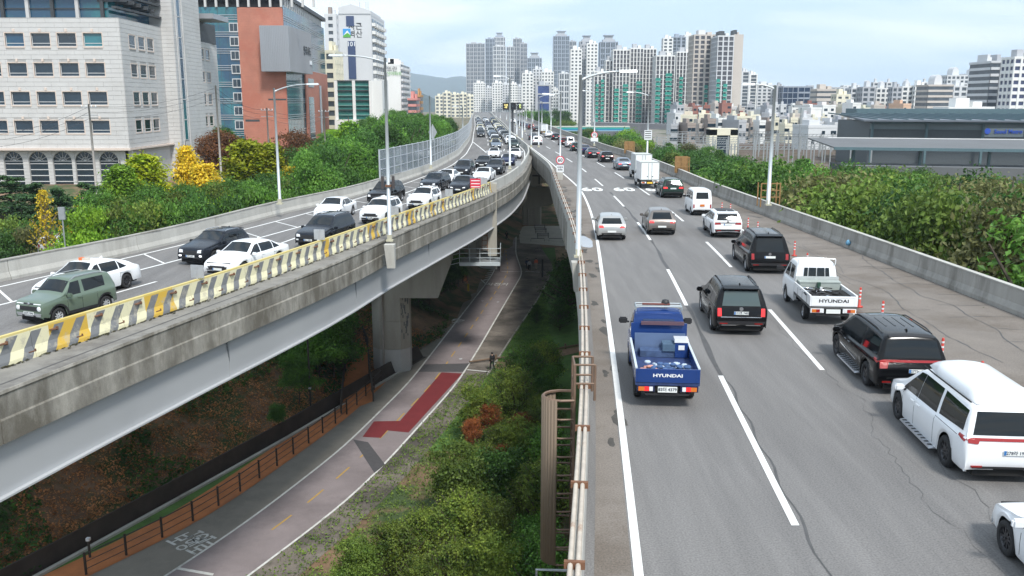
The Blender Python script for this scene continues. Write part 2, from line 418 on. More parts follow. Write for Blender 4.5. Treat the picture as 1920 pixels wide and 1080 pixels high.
# ribs on the outer face of right viaduct
rb = MB()
for i in range(60):
    y = 60+i*1.6; rb.cbox((rw_bar(y)-.30, y, -.55), (.09, .22, 1.9), -rw_bar.head(y))
rb.build('fascia_rib', CONC, kind='stuff', label='concrete ribs on the outer face of the right viaduct')
for x_ in (1.3, 6.5, 11.5):
    sweep('viaduct_girder', offs(rw_bar, x_), YR, [(-.9, -.47), (-.8, -2.6), (.8, -2.6), (.9, -.47)], DARKU, kind='structure')
# --- left viaduct lines ---
lb = Line([(0,632),(187,578),(430,507),(640,438),(756,398),(900,349.5),(952,327),(978,307.5),(992,284),(990,272),(971,257),(958,248),(945,236),(936,227),(928,219)], .95, 3)
lf = Line([(0,528),(313,463),(527,399),(640,378),(718,353),(811,321),(861,292),(881,264),(886,240),(885,230),(885,222),(887,217)], 0, 4)
lwl = Line([(0,537),(320,465),(583,398),(739,352),(845,312),(874,289),(886,267),(888,250),(891,235),(890,222),(891,217)], 0, 4)      # left white edge line
lgr = Line([(0,571),(227,515),(317,493),(460,453),(547,428),(640,405),(760,362),(892,309),(910,292)], 0, 4)   # gore right line
lwr = lambda Y: lb(Y)-.62
ldm = Line([(0,608),(210,552),(509,466),(660,403),(824,368),(910,334),(931,318),(938,300)], 0, 5)
YL = yr(-40, YF, 3)
ribbon('road_left', offs(lf, -.1), offs(lb, .02), YL, -.02, ASPH, kind='structure')
ledge = Line([(0,733),(30,720),(203,653),(467,553),(640,490),(715,452),(800,410)], 0, 4)
def ledg(Y):
    return ledge(Y) if Y < 55 else (lb(Y)+max(.45, (ledge(55)-lb(55))*(1-(Y-55)/60.)) if Y < 115 else lb(Y)+.45)
ribbon('viaduct_ledge', offs(lb, -.02), offs(ledg, 0), YL, -.012, M('ledge_concrete', (.21, .2, .18), .9, var=.2, scale=1, col2=(.12, .11, .1), thr=(.5, .65), bump=.2), kind='structure')
ribbon('viaduct_slab_left', offs(lf, -.3), offs(ledg, -.02), YL, -.03, DARKU, th=.5, kind='structure')
ribbon('ledge_groove', lambda Y: ledg(Y)-.52, lambda Y: ledg(Y)-.44, yr(10, 40, 2), -.007, TAR, kind='structure')
# debris / moss at the foot of the striped barrier
mos = MB()
for i in range(900):
    y = random.uniform(14, 80); x = lb(y)+.14+abs(random.gauss(0, .09)); r = random.uniform(.02, .08)
    mos.poly([(x+r*math.cos(a)*random.uniform(.5, 1), y+r*2*math.sin(a), -.008+random.uniform(0, .05)) for a in (0, 1.3, 2.6, 3.9, 5.2)])
mos.build('moss_and_debris', M('moss', (.05, .045, .02), .95, var=.5, scale=8), kind='stuff', label='moss and dirt gathered at the foot of the striped barrier')
# fascia, in cast lengths
parapet('concrete_fascia', ledg, -30, 700, 11, [(-.3, -.013), (.03, -.013), (.06, -.10), (.02, -.16), (.0, -.85), (.05, -.90), (.05, -1.6), (-.3, -1.6)], CONCD, 'stained concrete edge beam along the near side of the left viaduct')
def gsweep(name, f, a, b, prof, mat):
    return sweep(name, f, yr(a, b, 3), prof, mat)
gr = empty('steel_girder', (0, 0, 0)); tag(gr, 'long pale grey steel box girder under the left viaduct', 'girder')
for a, b in ((-30, 22), (22.03, 37), (37.03, 50), (50.03, 64), (64.03, 84), (84.03, 110), (110.03, 300)):
    o = gsweep('girder_section', ledg, a, b, [(-.22, -1.61), (-.30, -3.3), (-.12, -3.3), (-.12, -3.36), (-3.4, -3.36), (-3.4, -1.61)], STEEL); o.parent = gr
sp_ = MB()
for y in (22, 37, 50, 64):
    for i in range(22):
        for j in (-1, 1):
            z = -1.75-i*.07; x = ledg(y)-.215-(.08*(i*.07+.14)/1.7)
            sp_.cbox((x, y+j*.16+(i*.07)*.35, z), (.04, .08, .035), 0)
sp_.build('rivet', M('rivet', (.10, .11, .12), .5, var=0), gr, kind='stuff')
sweep('viaduct_girder', offs(lf, 2.0), YL, [(-1.6, -.55), (-1.4, -3.3), (1.4, -3.3), (1.6, -.55)], DARKU, kind='structure')
# left viaduct markings
mk2 = empty('lane_marking_left'); tag(mk2, kind='structure')
ribbon('solid_line', offs(lwl, -.08), offs(lwl, .08), yr(-20, 560, 2), -.012, PAINT, mk2)
ribbon('solid_line', lambda Y: lwr(Y)-.08, lambda Y: lwr(Y)+.08, yr(-20, 400, 2), -.012, PAINT, mk2)
YG = W(910, 292).y
ribbon('gore_line', offs(lgr, -.08), offs(lgr, .08), yr(-20, YG, 2), -.012, PAINT, mk2)
ya = W(887, 266).y
xa, xb = W(887, 266).x, W(912, 286).x; yb = W(912, 286).y
ribbon('gore_line', lambda Y: xb+(xa-xb)*(Y-yb)/(ya-yb)-.1, lambda Y: xb+(xa-xb)*(Y-yb)/(ya-yb)+.1, yr(yb, ya, 4), -.012, PAINT, mk2)
y = 20
while y < 104:
    a = Vector((lwl(y+1.6)+.1, y+1.6)); b = Vector((lgr(y-1.2)-.1, y-1.2)); n_ = Vector((0, .09))
    mm = MB(); mm.quad((*(a-n_), -.0125), (*(b-n_), -.0125), (*(b+n_), -.0125), (*(a+n_), -.0125)); mm.build('hatch_bar', PAINT, mk2); y += 4.6
for k in range(9):
    ye = 41.5+17.2*k-17.2; ribbon('lane_dash', offs(ldm, -.075), offs(ldm, .075), yr(ye-7, ye, 2), -.012, PAINT, mk2)
LA = Line([(130,560),(370,492),(510,458),(620,412),(706,383),(803,358),(832,347),(864,330),(903,312),(925,296),(931,286),(922,273),(914,266),(909,256),(907,245),(905,232),(906,222)], 0, 3)
LB = Line([(20,618),(62,607),(400,518),(570,464),(693,420),(780,391),(857,361),(901,341),(925,326),(951,309),(962,297),(965,287),(958,274),(951,266),(943,256),(938,250),(928,238),(920,228),(916,220)], 0, 3)
for fr in (.345, .66):
    fm = lambda Y, fr=fr: lf(Y)+1.0+(lb(Y)-.6-lf(Y)-1.0)*fr
    y = 175
    while y < 480:
        ribbon('lane_dash', offs(fm, -.08), offs(fm, .08), yr(y, y+8, 4), -.012, PAINT, mk2); y += 18
# far side parapet of left viaduct
parapet('concrete_parapet', lf, -30, 700, 8, [(0, -.02), (.0, .12), (-.1, .36), (-.13, .92), (-.33, .92), (-.33, -.02)], CONCL, 'pale concrete parapet along the far edge of the left viaduct')
sweep('coping_line', lf, yr(-20, 95, 3), [(-.10, .925), (-.10, .98), (-.37, .98), (-.37, .925)], CONC, kind='structure')
# striped barrier: precast lengths painted yellow and grey
def stripeM():
    m = bpy.data.materials.new('striped_paint'); m.use_nodes = True; t = m.node_tree; n = t.nodes; l = t.links; b = n['Principled BSDF']; b.inputs['Roughness'].default_value = .75
    uv = n.new('ShaderNodeUVMap'); sx = n.new('ShaderNodeSeparateXYZ'); l.new(uv.outputs[0], sx.inputs[0])
    nz = n.new('ShaderNodeTexNoise'); nz.inputs['Scale'].default_value = 3; nz.inputs['Detail'].default_value = 5; co = n.new('ShaderNodeTexCoord'); l.new(co.outputs['Object'], nz.inputs['Vector'])
    def math_(op, a, bb):
        x = n.new('ShaderNodeMath'); x.operation = op
        for i, q in enumerate((a, bb)):
            if isinstance(q, (int, float)): x.inputs[i].default_value = q
            else: l.new(q, x.inputs[i])
        return x.outputs[0]
    u = math_('ADD', sx.outputs[0], math_('MULTIPLY', sx.outputs[1], -.75))
    u = math_('ADD', u, math_('MULTIPLY', nz.outputs['Fac'], .05))
    fr = math_('FRACT', math_('MULTIPLY', u, 1/.98), 0)
    st = math_('GREATER_THAN', fr, .56)
    lo = math_('LESS_THAN', sx.outputs[1], .85); st = math_('MULTIPLY', st, lo)
    mix = n.new('ShaderNodeMixRGB'); l.new(st, mix.inputs[0]); mix.inputs[1].default_value = (.64, .60, .40, 1); mix.inputs[2].default_value = (.16, .165, .17, 1)
    # newer orange-yellow patches along the length
    nb = n.new('ShaderNodeTexNoise'); nb.noise_dimensions = '1D'; nb.inputs['Scale'].default_value = .42; nb.inputs['Detail'].default_value = 0; l.new(sx.outputs[0], nb.inputs['W'])
    pt = math_('GREATER_THAN', nb.outputs['Fac'], .63)
    tint = n.new('ShaderNodeMixRGB'); l.new(math_('MULTIPLY', pt, math_('SUBTRACT', 1, st)), tint.inputs[0]); l.new(mix.outputs[0], tint.inputs[1]); tint.inputs[2].default_value = (.56, .36, .05, 1)
    # worn, dirty paint
    n2 = n.new('ShaderNodeTexNoise'); n2.inputs['Scale'].default_value = 2.2; n2.inputs['Detail'].default_value = 9; n2.inputs['Roughness'].default_value = .75; l.new(co.outputs['Object'], n2.inputs['Vector'])
    mr = n.new('ShaderNodeMapRange'); mr.inputs[1].default_value = .53; mr.inputs[2].default_value = .66; l.new(n2.outputs['Fac'], mr.inputs[0])
    w_ = n.new('ShaderNodeMixRGB'); l.new(math_('MULTIPLY', mr.outputs[0], .75), w_.inputs[0]); l.new(tint.outputs[0], w_.inputs[1]); w_.inputs[2].default_value = (.40, .37, .29, 1)
    tp = math_('GREATER_THAN', sx.outputs[1], .885); ty = n.new('ShaderNodeMixRGB'); l.new(math_('MULTIPLY', tp, .8), ty.inputs[0]); l.new(w_.outputs[0], ty.inputs[1]); ty.inputs[2].default_value = (.58, .46, .14, 1)
    l.new(ty.outputs[0], b.inputs['Base Color']); return m
STR = stripeM()
yS = W(900, 349, .95).y
sb = empty('striped_barrier', (0, 0, 0)); tag(sb, 'low concrete barrier painted in slanting yellow and grey stripes along the left viaduct', 'barrier')
y = -30.
while y < 84:
    e = min(84, y+3.92)
    sweep('barrier_panel', lb, yr(y, e-.02, 1.0, False), [(.17, -.012), (.15, .12), (.03, .36), (.0, .95), (-.14, .95), (-.2, .3), (-.32, .12), (-.34, -.012)], STR).parent = sb; y = e
rs = M('rust', (.16, .075, .04), .85)
y = 12.
while y < 84:
    for z, q in ((.72, .0), (.2, 1.0)):
        yy = y+q; h = lb.head(yy); cla = MB(); cla.cbox((lb(yy)+.07, yy, z), (.12, .30, .035), -h); cla.cbox((lb(yy)+.12, yy+.12, z), (.07, .05, .12), -h); cla.build('bracket', rs, sb)
    y += 1.96
parapet('concrete_barrier', lb, 84, 700, 9, [(.12, -.012), (.1, .95), (-.12, .95), (-.25, .2), (-.3, -.012)], CONCL, 'plain concrete barrier that continues the striped one toward the far city')
# reflector plates standing on the striped barrier
refm = M('plate_back', (.45, .46, .47), .4, .3, var=.1)
for i, (px, py) in enumerate(((370, 515), (602, 447), (740, 398), (843, 365), (908, 343), (972, 306))):
    y = D(px, py, 1).x and 0
    # find barrier point under px
    yy = min((abs(PX(lb(q*.25), q*.25, 1)[0]-px), q*.25) for q in range(60, 520))[1]
    e = empty('marker_plate', (lb(yy)-.05, yy, .95), -lb.head(yy), 'small grey marker plate ' + ['beside the front white saloon car', 'beside the charcoal car with tall headlights', 'just right of the tall lamp pole', 'in front of the dark saloon near the bend', 'at the end of the stripes', 'at the far bend of the left barrier'][i], 'marker plate', 'marker plates on the striped barrier')
    m = MB(); m.cbox((0, 0, .32), (.62, .03, .55)); m.build('plate', refm, e)
    m = MB(); m.cbox((0, -.03, .2), (.06, .04, .75)); m.build('post', refm, e)
# noise barrier
nbm = M('barrier_glazing', (.30, .34, .38), .12, var=.1, scale=.6, spec=.6); nfr = M('barrier_frame', (.42, .45, .48), .5, .2, var=.05)
g = MATS['barrier_glazing'].node_tree.nodes['Principled BSDF']; g.inputs['Alpha'].default_value = .62
nb_ = empty('noise_barrier', (0, 0, 0)); tag(nb_, 'tall see-through noise barrier of framed grey panels curving along the far parapet', 'noise barrier')
yA = W(719, 353).y; Ys_ = []
y = yA
while y < 330: Ys_.append(y); y += 2.6
for i, y in enumerate(Ys_):
    h = -lf.head(y); f = lambda q: (lf(q)-.22)
    m = MB(); m.cbox((f(y), y, 2.35), (.14, .12, 2.8), h); m.build('post', nfr, nb_)
    if i < len(Ys_)-1:
        y2 = Ys_[i+1]; pane = MB()
        a = Vector((f(y), y+.07, 0)); b = Vector((f(y2), y2-.07, 0))
        for z0, z1 in ((.98, 1.75), (1.81, 2.7), (2.76, 3.6)):
            pm = MB(); n_ = Vector((.02, 0, 0))
            pm.hexa([a-n_+Vector((0,0,z0)), a+n_+Vector((0,0,z0)), b+n_+Vector((0,0,z0)), b-n_+Vector((0,0,z0)), a-n_+Vector((0,0,z1)), a+n_+Vector((0,0,z1)), b+n_+Vector((0,0,z1)), b-n_+Vector((0,0,z1))]); pm.build('pane', nbm, nb_)
rm = MB()
for z in (.95, 1.78, 2.73, 3.66):
    rm.tube([(lf(y)-.22, y, z) for y in Ys_], .045, 4)
rm.build('rail', nfr, nb_)

# ================= GROUND =================
GZ = -16.0
bl_l = Line([(280,1080+20),(333,1067),(467,977),(640,843),(765,720),(913,530),(928,507),(930,470),(929,427),(926,400)], GZ, 2)
bl_r = Line([(440,1100),(640,950),(723,870),(857,720),(900,650),(964,540),(980,513),(967,475),(968,438),(961,417),(955,392)], GZ, 2)
orl = Line([(60,1130),(147,1078),(333,1007),(640,790),(690,745),(845,590),(884,548),(895,520)], GZ, 3)     # fence line / left edge of grey footpath
chn = Line([(0,1100),(67,1053),(350,890),(550,787),(590,762)], GZ+1.1, 3)     # upper edge of the dark channel
crb = Line([(30,1105),(90,1073),(367,920),(550,817),(600,788)], GZ, 3)        # stone kerb
def hgt(x, y):
    z = -16.
    # left embankment above the dark channel
    if y < 400:
        c = chn(min(y, 92)) if y < 92 else chn(92)+(y-92)*.12
        d = (c-1.2)-x
        if d > 0:
            k = min(1, d/13.); z += 7.2*k*k*(3-2*k)
            if d > 30: z += 6*min(1, (d-30)/22.)*min(1, max(0, (y-60)/50.))
        # right river bank
        r = x-(rw_par(min(y, 300))+2 if y > 0 else 22)
        if r > 0: z += 4.5*min(1, r/6.)-3.5*min(1, max(0, r-60)/30.)
    z += .25*noise.noise(Vector((x*.15, y*.15, 0)))*(0 if abs(x+4) < 26 and z < -15.9 else 1)
    return z
def axis(a, b, st, far, g=1.18):
    v = [a+i*st for i in range(int((b-a)/st)+1)]; s = st; q = v[-1]; lo = []; p = v[0]; s2 = st
    while q < far: s *= g; q += s; v.append(q)
    while p > -far: s2 *= g; p -= s2; lo.append(p)
    return lo[::-1]+v
xs = [x for x in axis(-70, 70, 1.6, 6400) if abs(x) < 7600]; ys = [y for y in axis(0, 240, 2.0, 6600) if -60 < y < 7900]
gm = MB()
for y in ys:
    for x in xs: gm.v.append((x, y, hgt(x, y)))
nx = len(xs)
for j in range(len(ys)-1):
    for i in range(nx-1): gm.f.append((j*nx+i, j*nx+i+1, (j+1)*nx+i+1, (j+1)*nx+i)); gm.m.append(0)
def groundM():
    m = M('soil', (.20, .125, .075), .95, var=.35, scale=.5, bump=.6, col2=(.05, .08, .025), thr=(.44, .56), fine=.25); return m
gm.build('ground', groundM(), smooth=True, kind='structure')
PATHG = M('path_asphalt', (.22, .20, .17), .9, var=.12, scale=.5, col2=(.15, .14, .12), thr=(.5, .7), fine=.12)
BIKE = M('bike_asphalt', (.23, .195, .195), .9, var=.12, scale=.4, col2=(.155, .13, .13), thr=(.45, .65), fine=.12)
REDP = M('red_surface', (.15, .016, .019), .85, var=.1, scale=1, fine=.15)
ORG = M('clay_path', (.44, .16, .055), .95, var=.18, scale=.8, col2=(.33, .13, .055), thr=(.5, .66), fine=.15)
LAWN = M('lawn', (.07, .15, .03), .95, var=.3, scale=.7, bump=.5, col2=(.075, .065, .03), thr=(.55, .7), fine=.3)
WHT = M('path_line', (.6, .6, .57), .8, var=.15, scale=3, col2=(.36, .35, .32), thr=(.5, .7)); YEL = M('path_line_yellow', (.42, .26, .05), .8, var=.15, scale=3)
yB0, yB1 = 46, 205
ribbon('footpath', offs(orl, .0), offs(bl_l, .3), yr(40, 134, 2), GZ+.03, PATHG, kind='structure')
ribbon('bike_path', offs(bl_l, 0), offs(bl_r, 0), yr(40, yB1, 2), GZ+.034, BIKE, kind='structure')
pm_ = empty('path_marking'); tag(pm_, kind='structure')
ribbon('edge_line', offs(bl_l, -.07), offs(bl_l, .09), yr(40, yB1, 1.5), GZ+.041, WHT, pm_)
ribbon('edge_line', offs(bl_r, -.09), offs(bl_r, .07), yr(40, yB1, 1.5), GZ+.041, WHT, pm_)
mid = lambda Y: (bl_l(Y)+bl_r(Y))/2
y = 48
while y < 190:
    ribbon('centre_dash', offs(mid, -.06), offs(mid, .06), yr(y, y+1.9, 1), GZ+.041, YEL, pm_); y += 3.6
# red surfacing in a stepped shape
def qd(name, pts, z, mat, kind='structure', parent=None):
    m = MB(); m.poly([(W(a, b, GZ).x, W(a, b, GZ).y, z) for a, b in pts]); return m.build(name, mat, parent, kind=kind)
qd('red_patch', [(680,820),(714,822),(726,808),(766,812),(867,701),(828,699),(750,790),(701,791)], GZ+.045, REDP)
qd('path_joint', [(796,684),(880,682),(868,698),(784,698)], GZ+.0445, M('joint', (.07, .067, .07), .9))
qd('path_repair', [(662,825),(690,830),(722,872),(702,888)], GZ+.0445, MATS['joint'])
# brown right hand walking strip and lawn
walkR = Line([(560,1080),(700,960),(800,850),(905,720),(955,640),(1010,560),(1040,500),(1018,470),(1002,440),(985,405)], GZ, 3)
MUD = M('muddy_path', (.18, .155, .13), .9, var=.3, scale=.5, col2=(.075, .065, .055), thr=(.45, .6), fine=.2)
ribbon('walkway', offs(bl_r, .0), walkR, yr(42, 185, 2), GZ+.02, MUD, kind='structure')
lawnR = Line([(1090,1000),(1090,900),(1088,700),(1087,600),(1090,520),(1080,470),(1060,440),(1040,410)], GZ, 3)
ribbon('lawn', walkR, offs(lawnR, .5), yr(60, 150, 2), GZ+.012, LAWN, kind='structure')
qd('plaza', [(972,424),(1085,424),(1090,455),(1055,462),(975,456)], GZ+.05, M('plaza_paving', (.42, .41, .37), .9, var=.15, scale=.5))
qd('brown_lawn', [(1040,465),(1088,462),(1090,540),(1062,520),(1045,500)], GZ+.035, M('dry_grass', (.28, .20, .12), .95, var=.3, scale=1.5, col2=(.05, .06, .02), thr=(.5, .6)))
# earth cross path with timber edge
qd('earth_path', [(925,680),(1090,649),(1090,660),(1000,682),(930,694)], GZ+.055, M('earth', (.24, .16, .10), .95, var=.2))
# kerb lines beside the walkway
for f, a, b in ((walkR, 78, 96), (walkR, 98, 130)):
    sweep('path_kerb', f, yr(a, b, 2), [(-.08, GZ), (-.08, GZ+.12), (.08, GZ+.12), (.08, GZ)], CONC, kind='structure')
# orange clay walk, kerb, dark channel
ribbon('clay_path', lambda Y: orl(Y)-2.2-max(0, (Y-70)*.02), offs(orl, .25), yr(40, 92, 2), GZ+.04, ORG, kind='structure')
ribbon('grass_strip', offs(crb, .1), lambda Y: orl(Y)-2.1, yr(40, 76, 2), GZ+.03, LAWN, kind='structure')
sweep('stone_kerb', crb, yr(40, 80, 2), [(-.12, GZ), (-.12, GZ+.18), (.12, GZ+.18), (.12, GZ)], CONCL, kind='structure')
CH_ = M('black_channel', (.05, .038, .032), .75, var=.3, scale=.8, bump=.3)
m = MB()
for a, b in zip(yr(40, 84, 2)[:-1], yr(40, 84, 2)[1:]):
    for f0, z0, f1, z1 in ((lambda Y: crb(Y)-.45, GZ+.05, lambda Y: min(chn(Y), crb(Y)-.6), GZ+1.1),):
        m.quad((f0(a), a, z0), (f0(b), b, z0), (f1(b), b, z1), (f1(a), a, z1)); m.quad((f1(a), a, z1), (f1(b), b, z1), (f1(b)-.3, b, z1-.1), (f1(a)-.3, a, z1-.1))
        m.quad((f0(a), a, z0), (f0(a)+.6, a, GZ+.02), (f0(b)+.6, b, GZ+.02), (f0(b), b, z0))
m.build('channel_lining', CH_, kind='structure')
# raised clay ramp that climbs behind the first pier
p0 = [W(676, 756, GZ), W(640, 770, GZ)]
m = MB(); A = [(700,752,GZ+.06),(692,700,GZ+.5),(690,655,GZ+1.2),(680,630,GZ+1.8)]; B = [(640,775,GZ+.06),(645,715,GZ+.5),(652,660,GZ+1.2),(655,630,GZ+1.8)]
for i in range(3):
    m.quad(W(*A[i]), W(*B[i]), W(*B[i+1]), W(*A[i+1]))
m.build('clay_ramp', ORG, kind='structure')
for S_, lab in ((A, 'right'), (B, 'left')):
    e = empty('ramp_railing', (0, 0, 0)); tag(e, 'dark timber railing on the %s side of the orange ramp' % lab, 'railing', 'railings of the orange ramp')
    P = [W(*q) for q in S_]
    for k in range(3):
        mm = MB(); mm.tube([p+Vector((0, 0, .35+.35*k)) for p in P], .05, 5); mm.build('rail', M('dark_timber', (.05, .042, .035), .8, var=.2), e)
    for a, b in zip(P, P[1:]):
        for t in (0, .33, .66):
            q = a.lerp(b, t); mm = MB(); mm.cbox((q.x, q.y, q.z+.55), (.11, .11, 1.15)); mm.build('post', MATS['dark_timber'], e)
# far orange slope and posts (beyond pier one)
m = MB(); pts = [(770,612,GZ+.2),(880,540,GZ+.1),(872,505,GZ+1.2),(770,560,GZ+2.2)]; m.quad(*[W(*q) for q in pts]); m.build('clay_slope', ORG, kind='structure')
m = MB(); pts = [(770,560,GZ+2.2),(872,505,GZ+1.2),(850,500,GZ+3.2),(760,535,GZ+4)]; m.quad(*[W(*q) for q in pts]); m.build('hedge_slope', M('hedge_ground', (.03, .04, .015), .95, var=.4), kind='structure')
# ================= VEHICLES =================
def paint(name, col, metal=.0, rough=.32):
    dk = sum(col) < .3
    return M('paint_'+name, col, .16 if dk else rough, metal, var=.03, scale=.8, coat=0 if dk else .5, spec=.28 if dk else None)
PW = paint('white', (.78, .79, .80)); PK = paint('black', (.004, .0042, .005)); PG = paint('sage', (.125, .17, .125), .2)
PDG = paint('charcoal', (.020, .024, .032), .2); PSL = paint('silver', (.42, .42, .41), .5); PBR = paint('taupe', (.17, .15, .135), .4)
PNV = paint('navy', (.018, .024, .075), .3); PGN = paint('dark_green', (.02, .04, .032), .3); PGB = paint('blue_grey', (.17, .21, .26), .5)
PRD = paint('maroon', (.10, .012, .014), .3); PBT = paint('blue_truck', (.016, .045, .17)); PTX = paint('cream', (.70, .64, .38))
GLS = M('car_glass', (.006, .009, .011), .05, var=0, spec=.45); GLG = M('car_glass_green', (.05, .075, .075), .08, var=0, spec=.7)
RUB = M('tyre_rubber', (.018, .018, .019), .85, var=.2, scale=8); RIM = M('rim_silver', (.42, .43, .45), .3, .8, var=0); RIMD = M('rim_dark', (.06, .06, .065), .35, .6, var=0)
BLK = M('black_plastic', (.02, .02, .022), .55, var=.1); CHR = M('chrome', (.62, .63, .65), .15, 1, var=0); UND = M('underbody', (.01, .01, .01), .95, var=0)
RED = M('tail_lamp', (.30, .008, .008), .2, var=0, coat=.6); REDL = M('tail_lamp_lit', (.75, .02, .02), .25, var=0, coat=.6, emit=.5); ORA = M('indicator', (.6, .16, .02), .25, var=0, coat=.5)
WLN = M('white_lens', (.75, .77, .78), .12, var=0, coat=.8); HLL = M('headlamp_lit', (.9, .93, .95), .1, var=0, emit=1.4); PLT = M('number_plate', (.72, .74, .72), .4, var=.03); PTXT = M('plate_ink', (.02, .03, .06), .5, var=0)
PLB = M('plate_blue', (.03, .16, .42), .4, var=0); PLY = M('plate_yellow', (.75, .48, .06), .4, var=0); SKIDM = M('skid_plate', (.46, .47, .49), .35, .5, var=0)
def chaikin(P, k=2):
    for _ in range(k):
        Q = [P[0]]
        for a, b in zip(P, P[1:]):
            Q += [(a[0]*.75+b[0]*.25, a[1]*.75+b[1]*.25), (a[0]*.25+b[0]*.75, a[1]*.25+b[1]*.75)]
        Q.append(P[-1]); P = Q
    return P
def dens(P, st):
    Q = [P[0]]
    for a, b in zip(P, P[1:]):
        n = max(1, int(math.hypot(b[0]-a[0], b[1]-a[1])/st))
        for i in range(1, n+1): Q.append((a[0]+(b[0]-a[0])*i/n, a[1]+(b[1]-a[1])*i/n))
    return Q
def interp(P, x):
    if x <= P[0][0]: return P[0][1]
    for a, b in zip(P, P[1:]):
        if x <= b[0]: return a[1]+(b[1]-a[1])*(x-a[0])/max(1e-6, b[0]-a[0])
    return P[-1][1]
def loft(sp, st=.07, arches=True):
    L, Wd = sp['L'], sp['W']; h = L/2
    prof = [(a, b+.07 if b < .33 else b) for a, b in sp['prof']]; prof = dens(chaikin(prof, 2), st)
    belt = sp['belt']; sill = sp.get('sill', .26); rw = sp['rw']; wy = sp['wheels']; Ra = rw+.075
    tum = sp.get('tumble', .34); fr, fa = sp.get('front_round', (.8, .16)); rr, ra = sp.get('rear_round', (.38, .10)); crown = sp.get('crown', .035)
    rows = []
    for y, zt in prof:
        pl = 1.
        d = h-y
        if d < fr: pl -= fa*(1-d/fr)**2
        d = h+y
        if d < rr: pl -= ra*(1-max(0, d)/rr)**2
        w = Wd/2*pl; zb = interp(belt, y); zs = sill
        if arches:
            for a in wy:
                q = Ra*Ra-(y-a)**2
                if q > 0: zs = max(zs, rw+math.sqrt(q))
        e_ = min(h-y, h+y)
        if e_ < .4: zs += .10*(1-max(0, e_)/.4)
        if y < wy[0] or y > wy[1]: zs = max(zs, .31)
        zs = min(zs, zt-.05); zb = min(zb, zt-.03); g = max(0, zt-zb); k = min(1, g/.35)
        wr = w*.965-g*tum
        mid = .5*(zs+zb)
        tgt = [(w*.955, zs), (w*.985, zs+.05), (w*1.0, max(zs+.08, min(mid, sp.get('midz', .62)))), (w*.995, zb-.12), (w*.965, zb-.012), (w*.957-(0 if k < .2 else .012), zb+.004),
               (w*.955+(wr-w*.955)*.5, zb+g*.5), (wr+.01, zt-.075*k-.01), (wr-.035, zt-.028*k-.004), (wr-.10, zt-.008*k), (wr*.72, zt+crown*.25), (wr*.38, zt+crown*.7), (0, zt+crown)]
        n = len(tgt); pts = []
        for i, (x, z) in enumerate(tgt): pts.append((x, y, max(zs, min(z, zt-(n-1-i)*.004+crown))))
        rows.append(pts)
    m = MB(); n = len(rows[0]); full = 2*n-1
    for pts in rows:
        for p in pts: m.v.append(p)
        for p in reversed(pts[:-1]): m.v.append((-p[0], p[1], p[2]))
    for i in range(len(rows)-1):
        for j in range(full-1): m.f.append((i*full+j, (i+1)*full+j, (i+1)*full+j+1, i*full+j+1)); m.m.append(0)
    return m
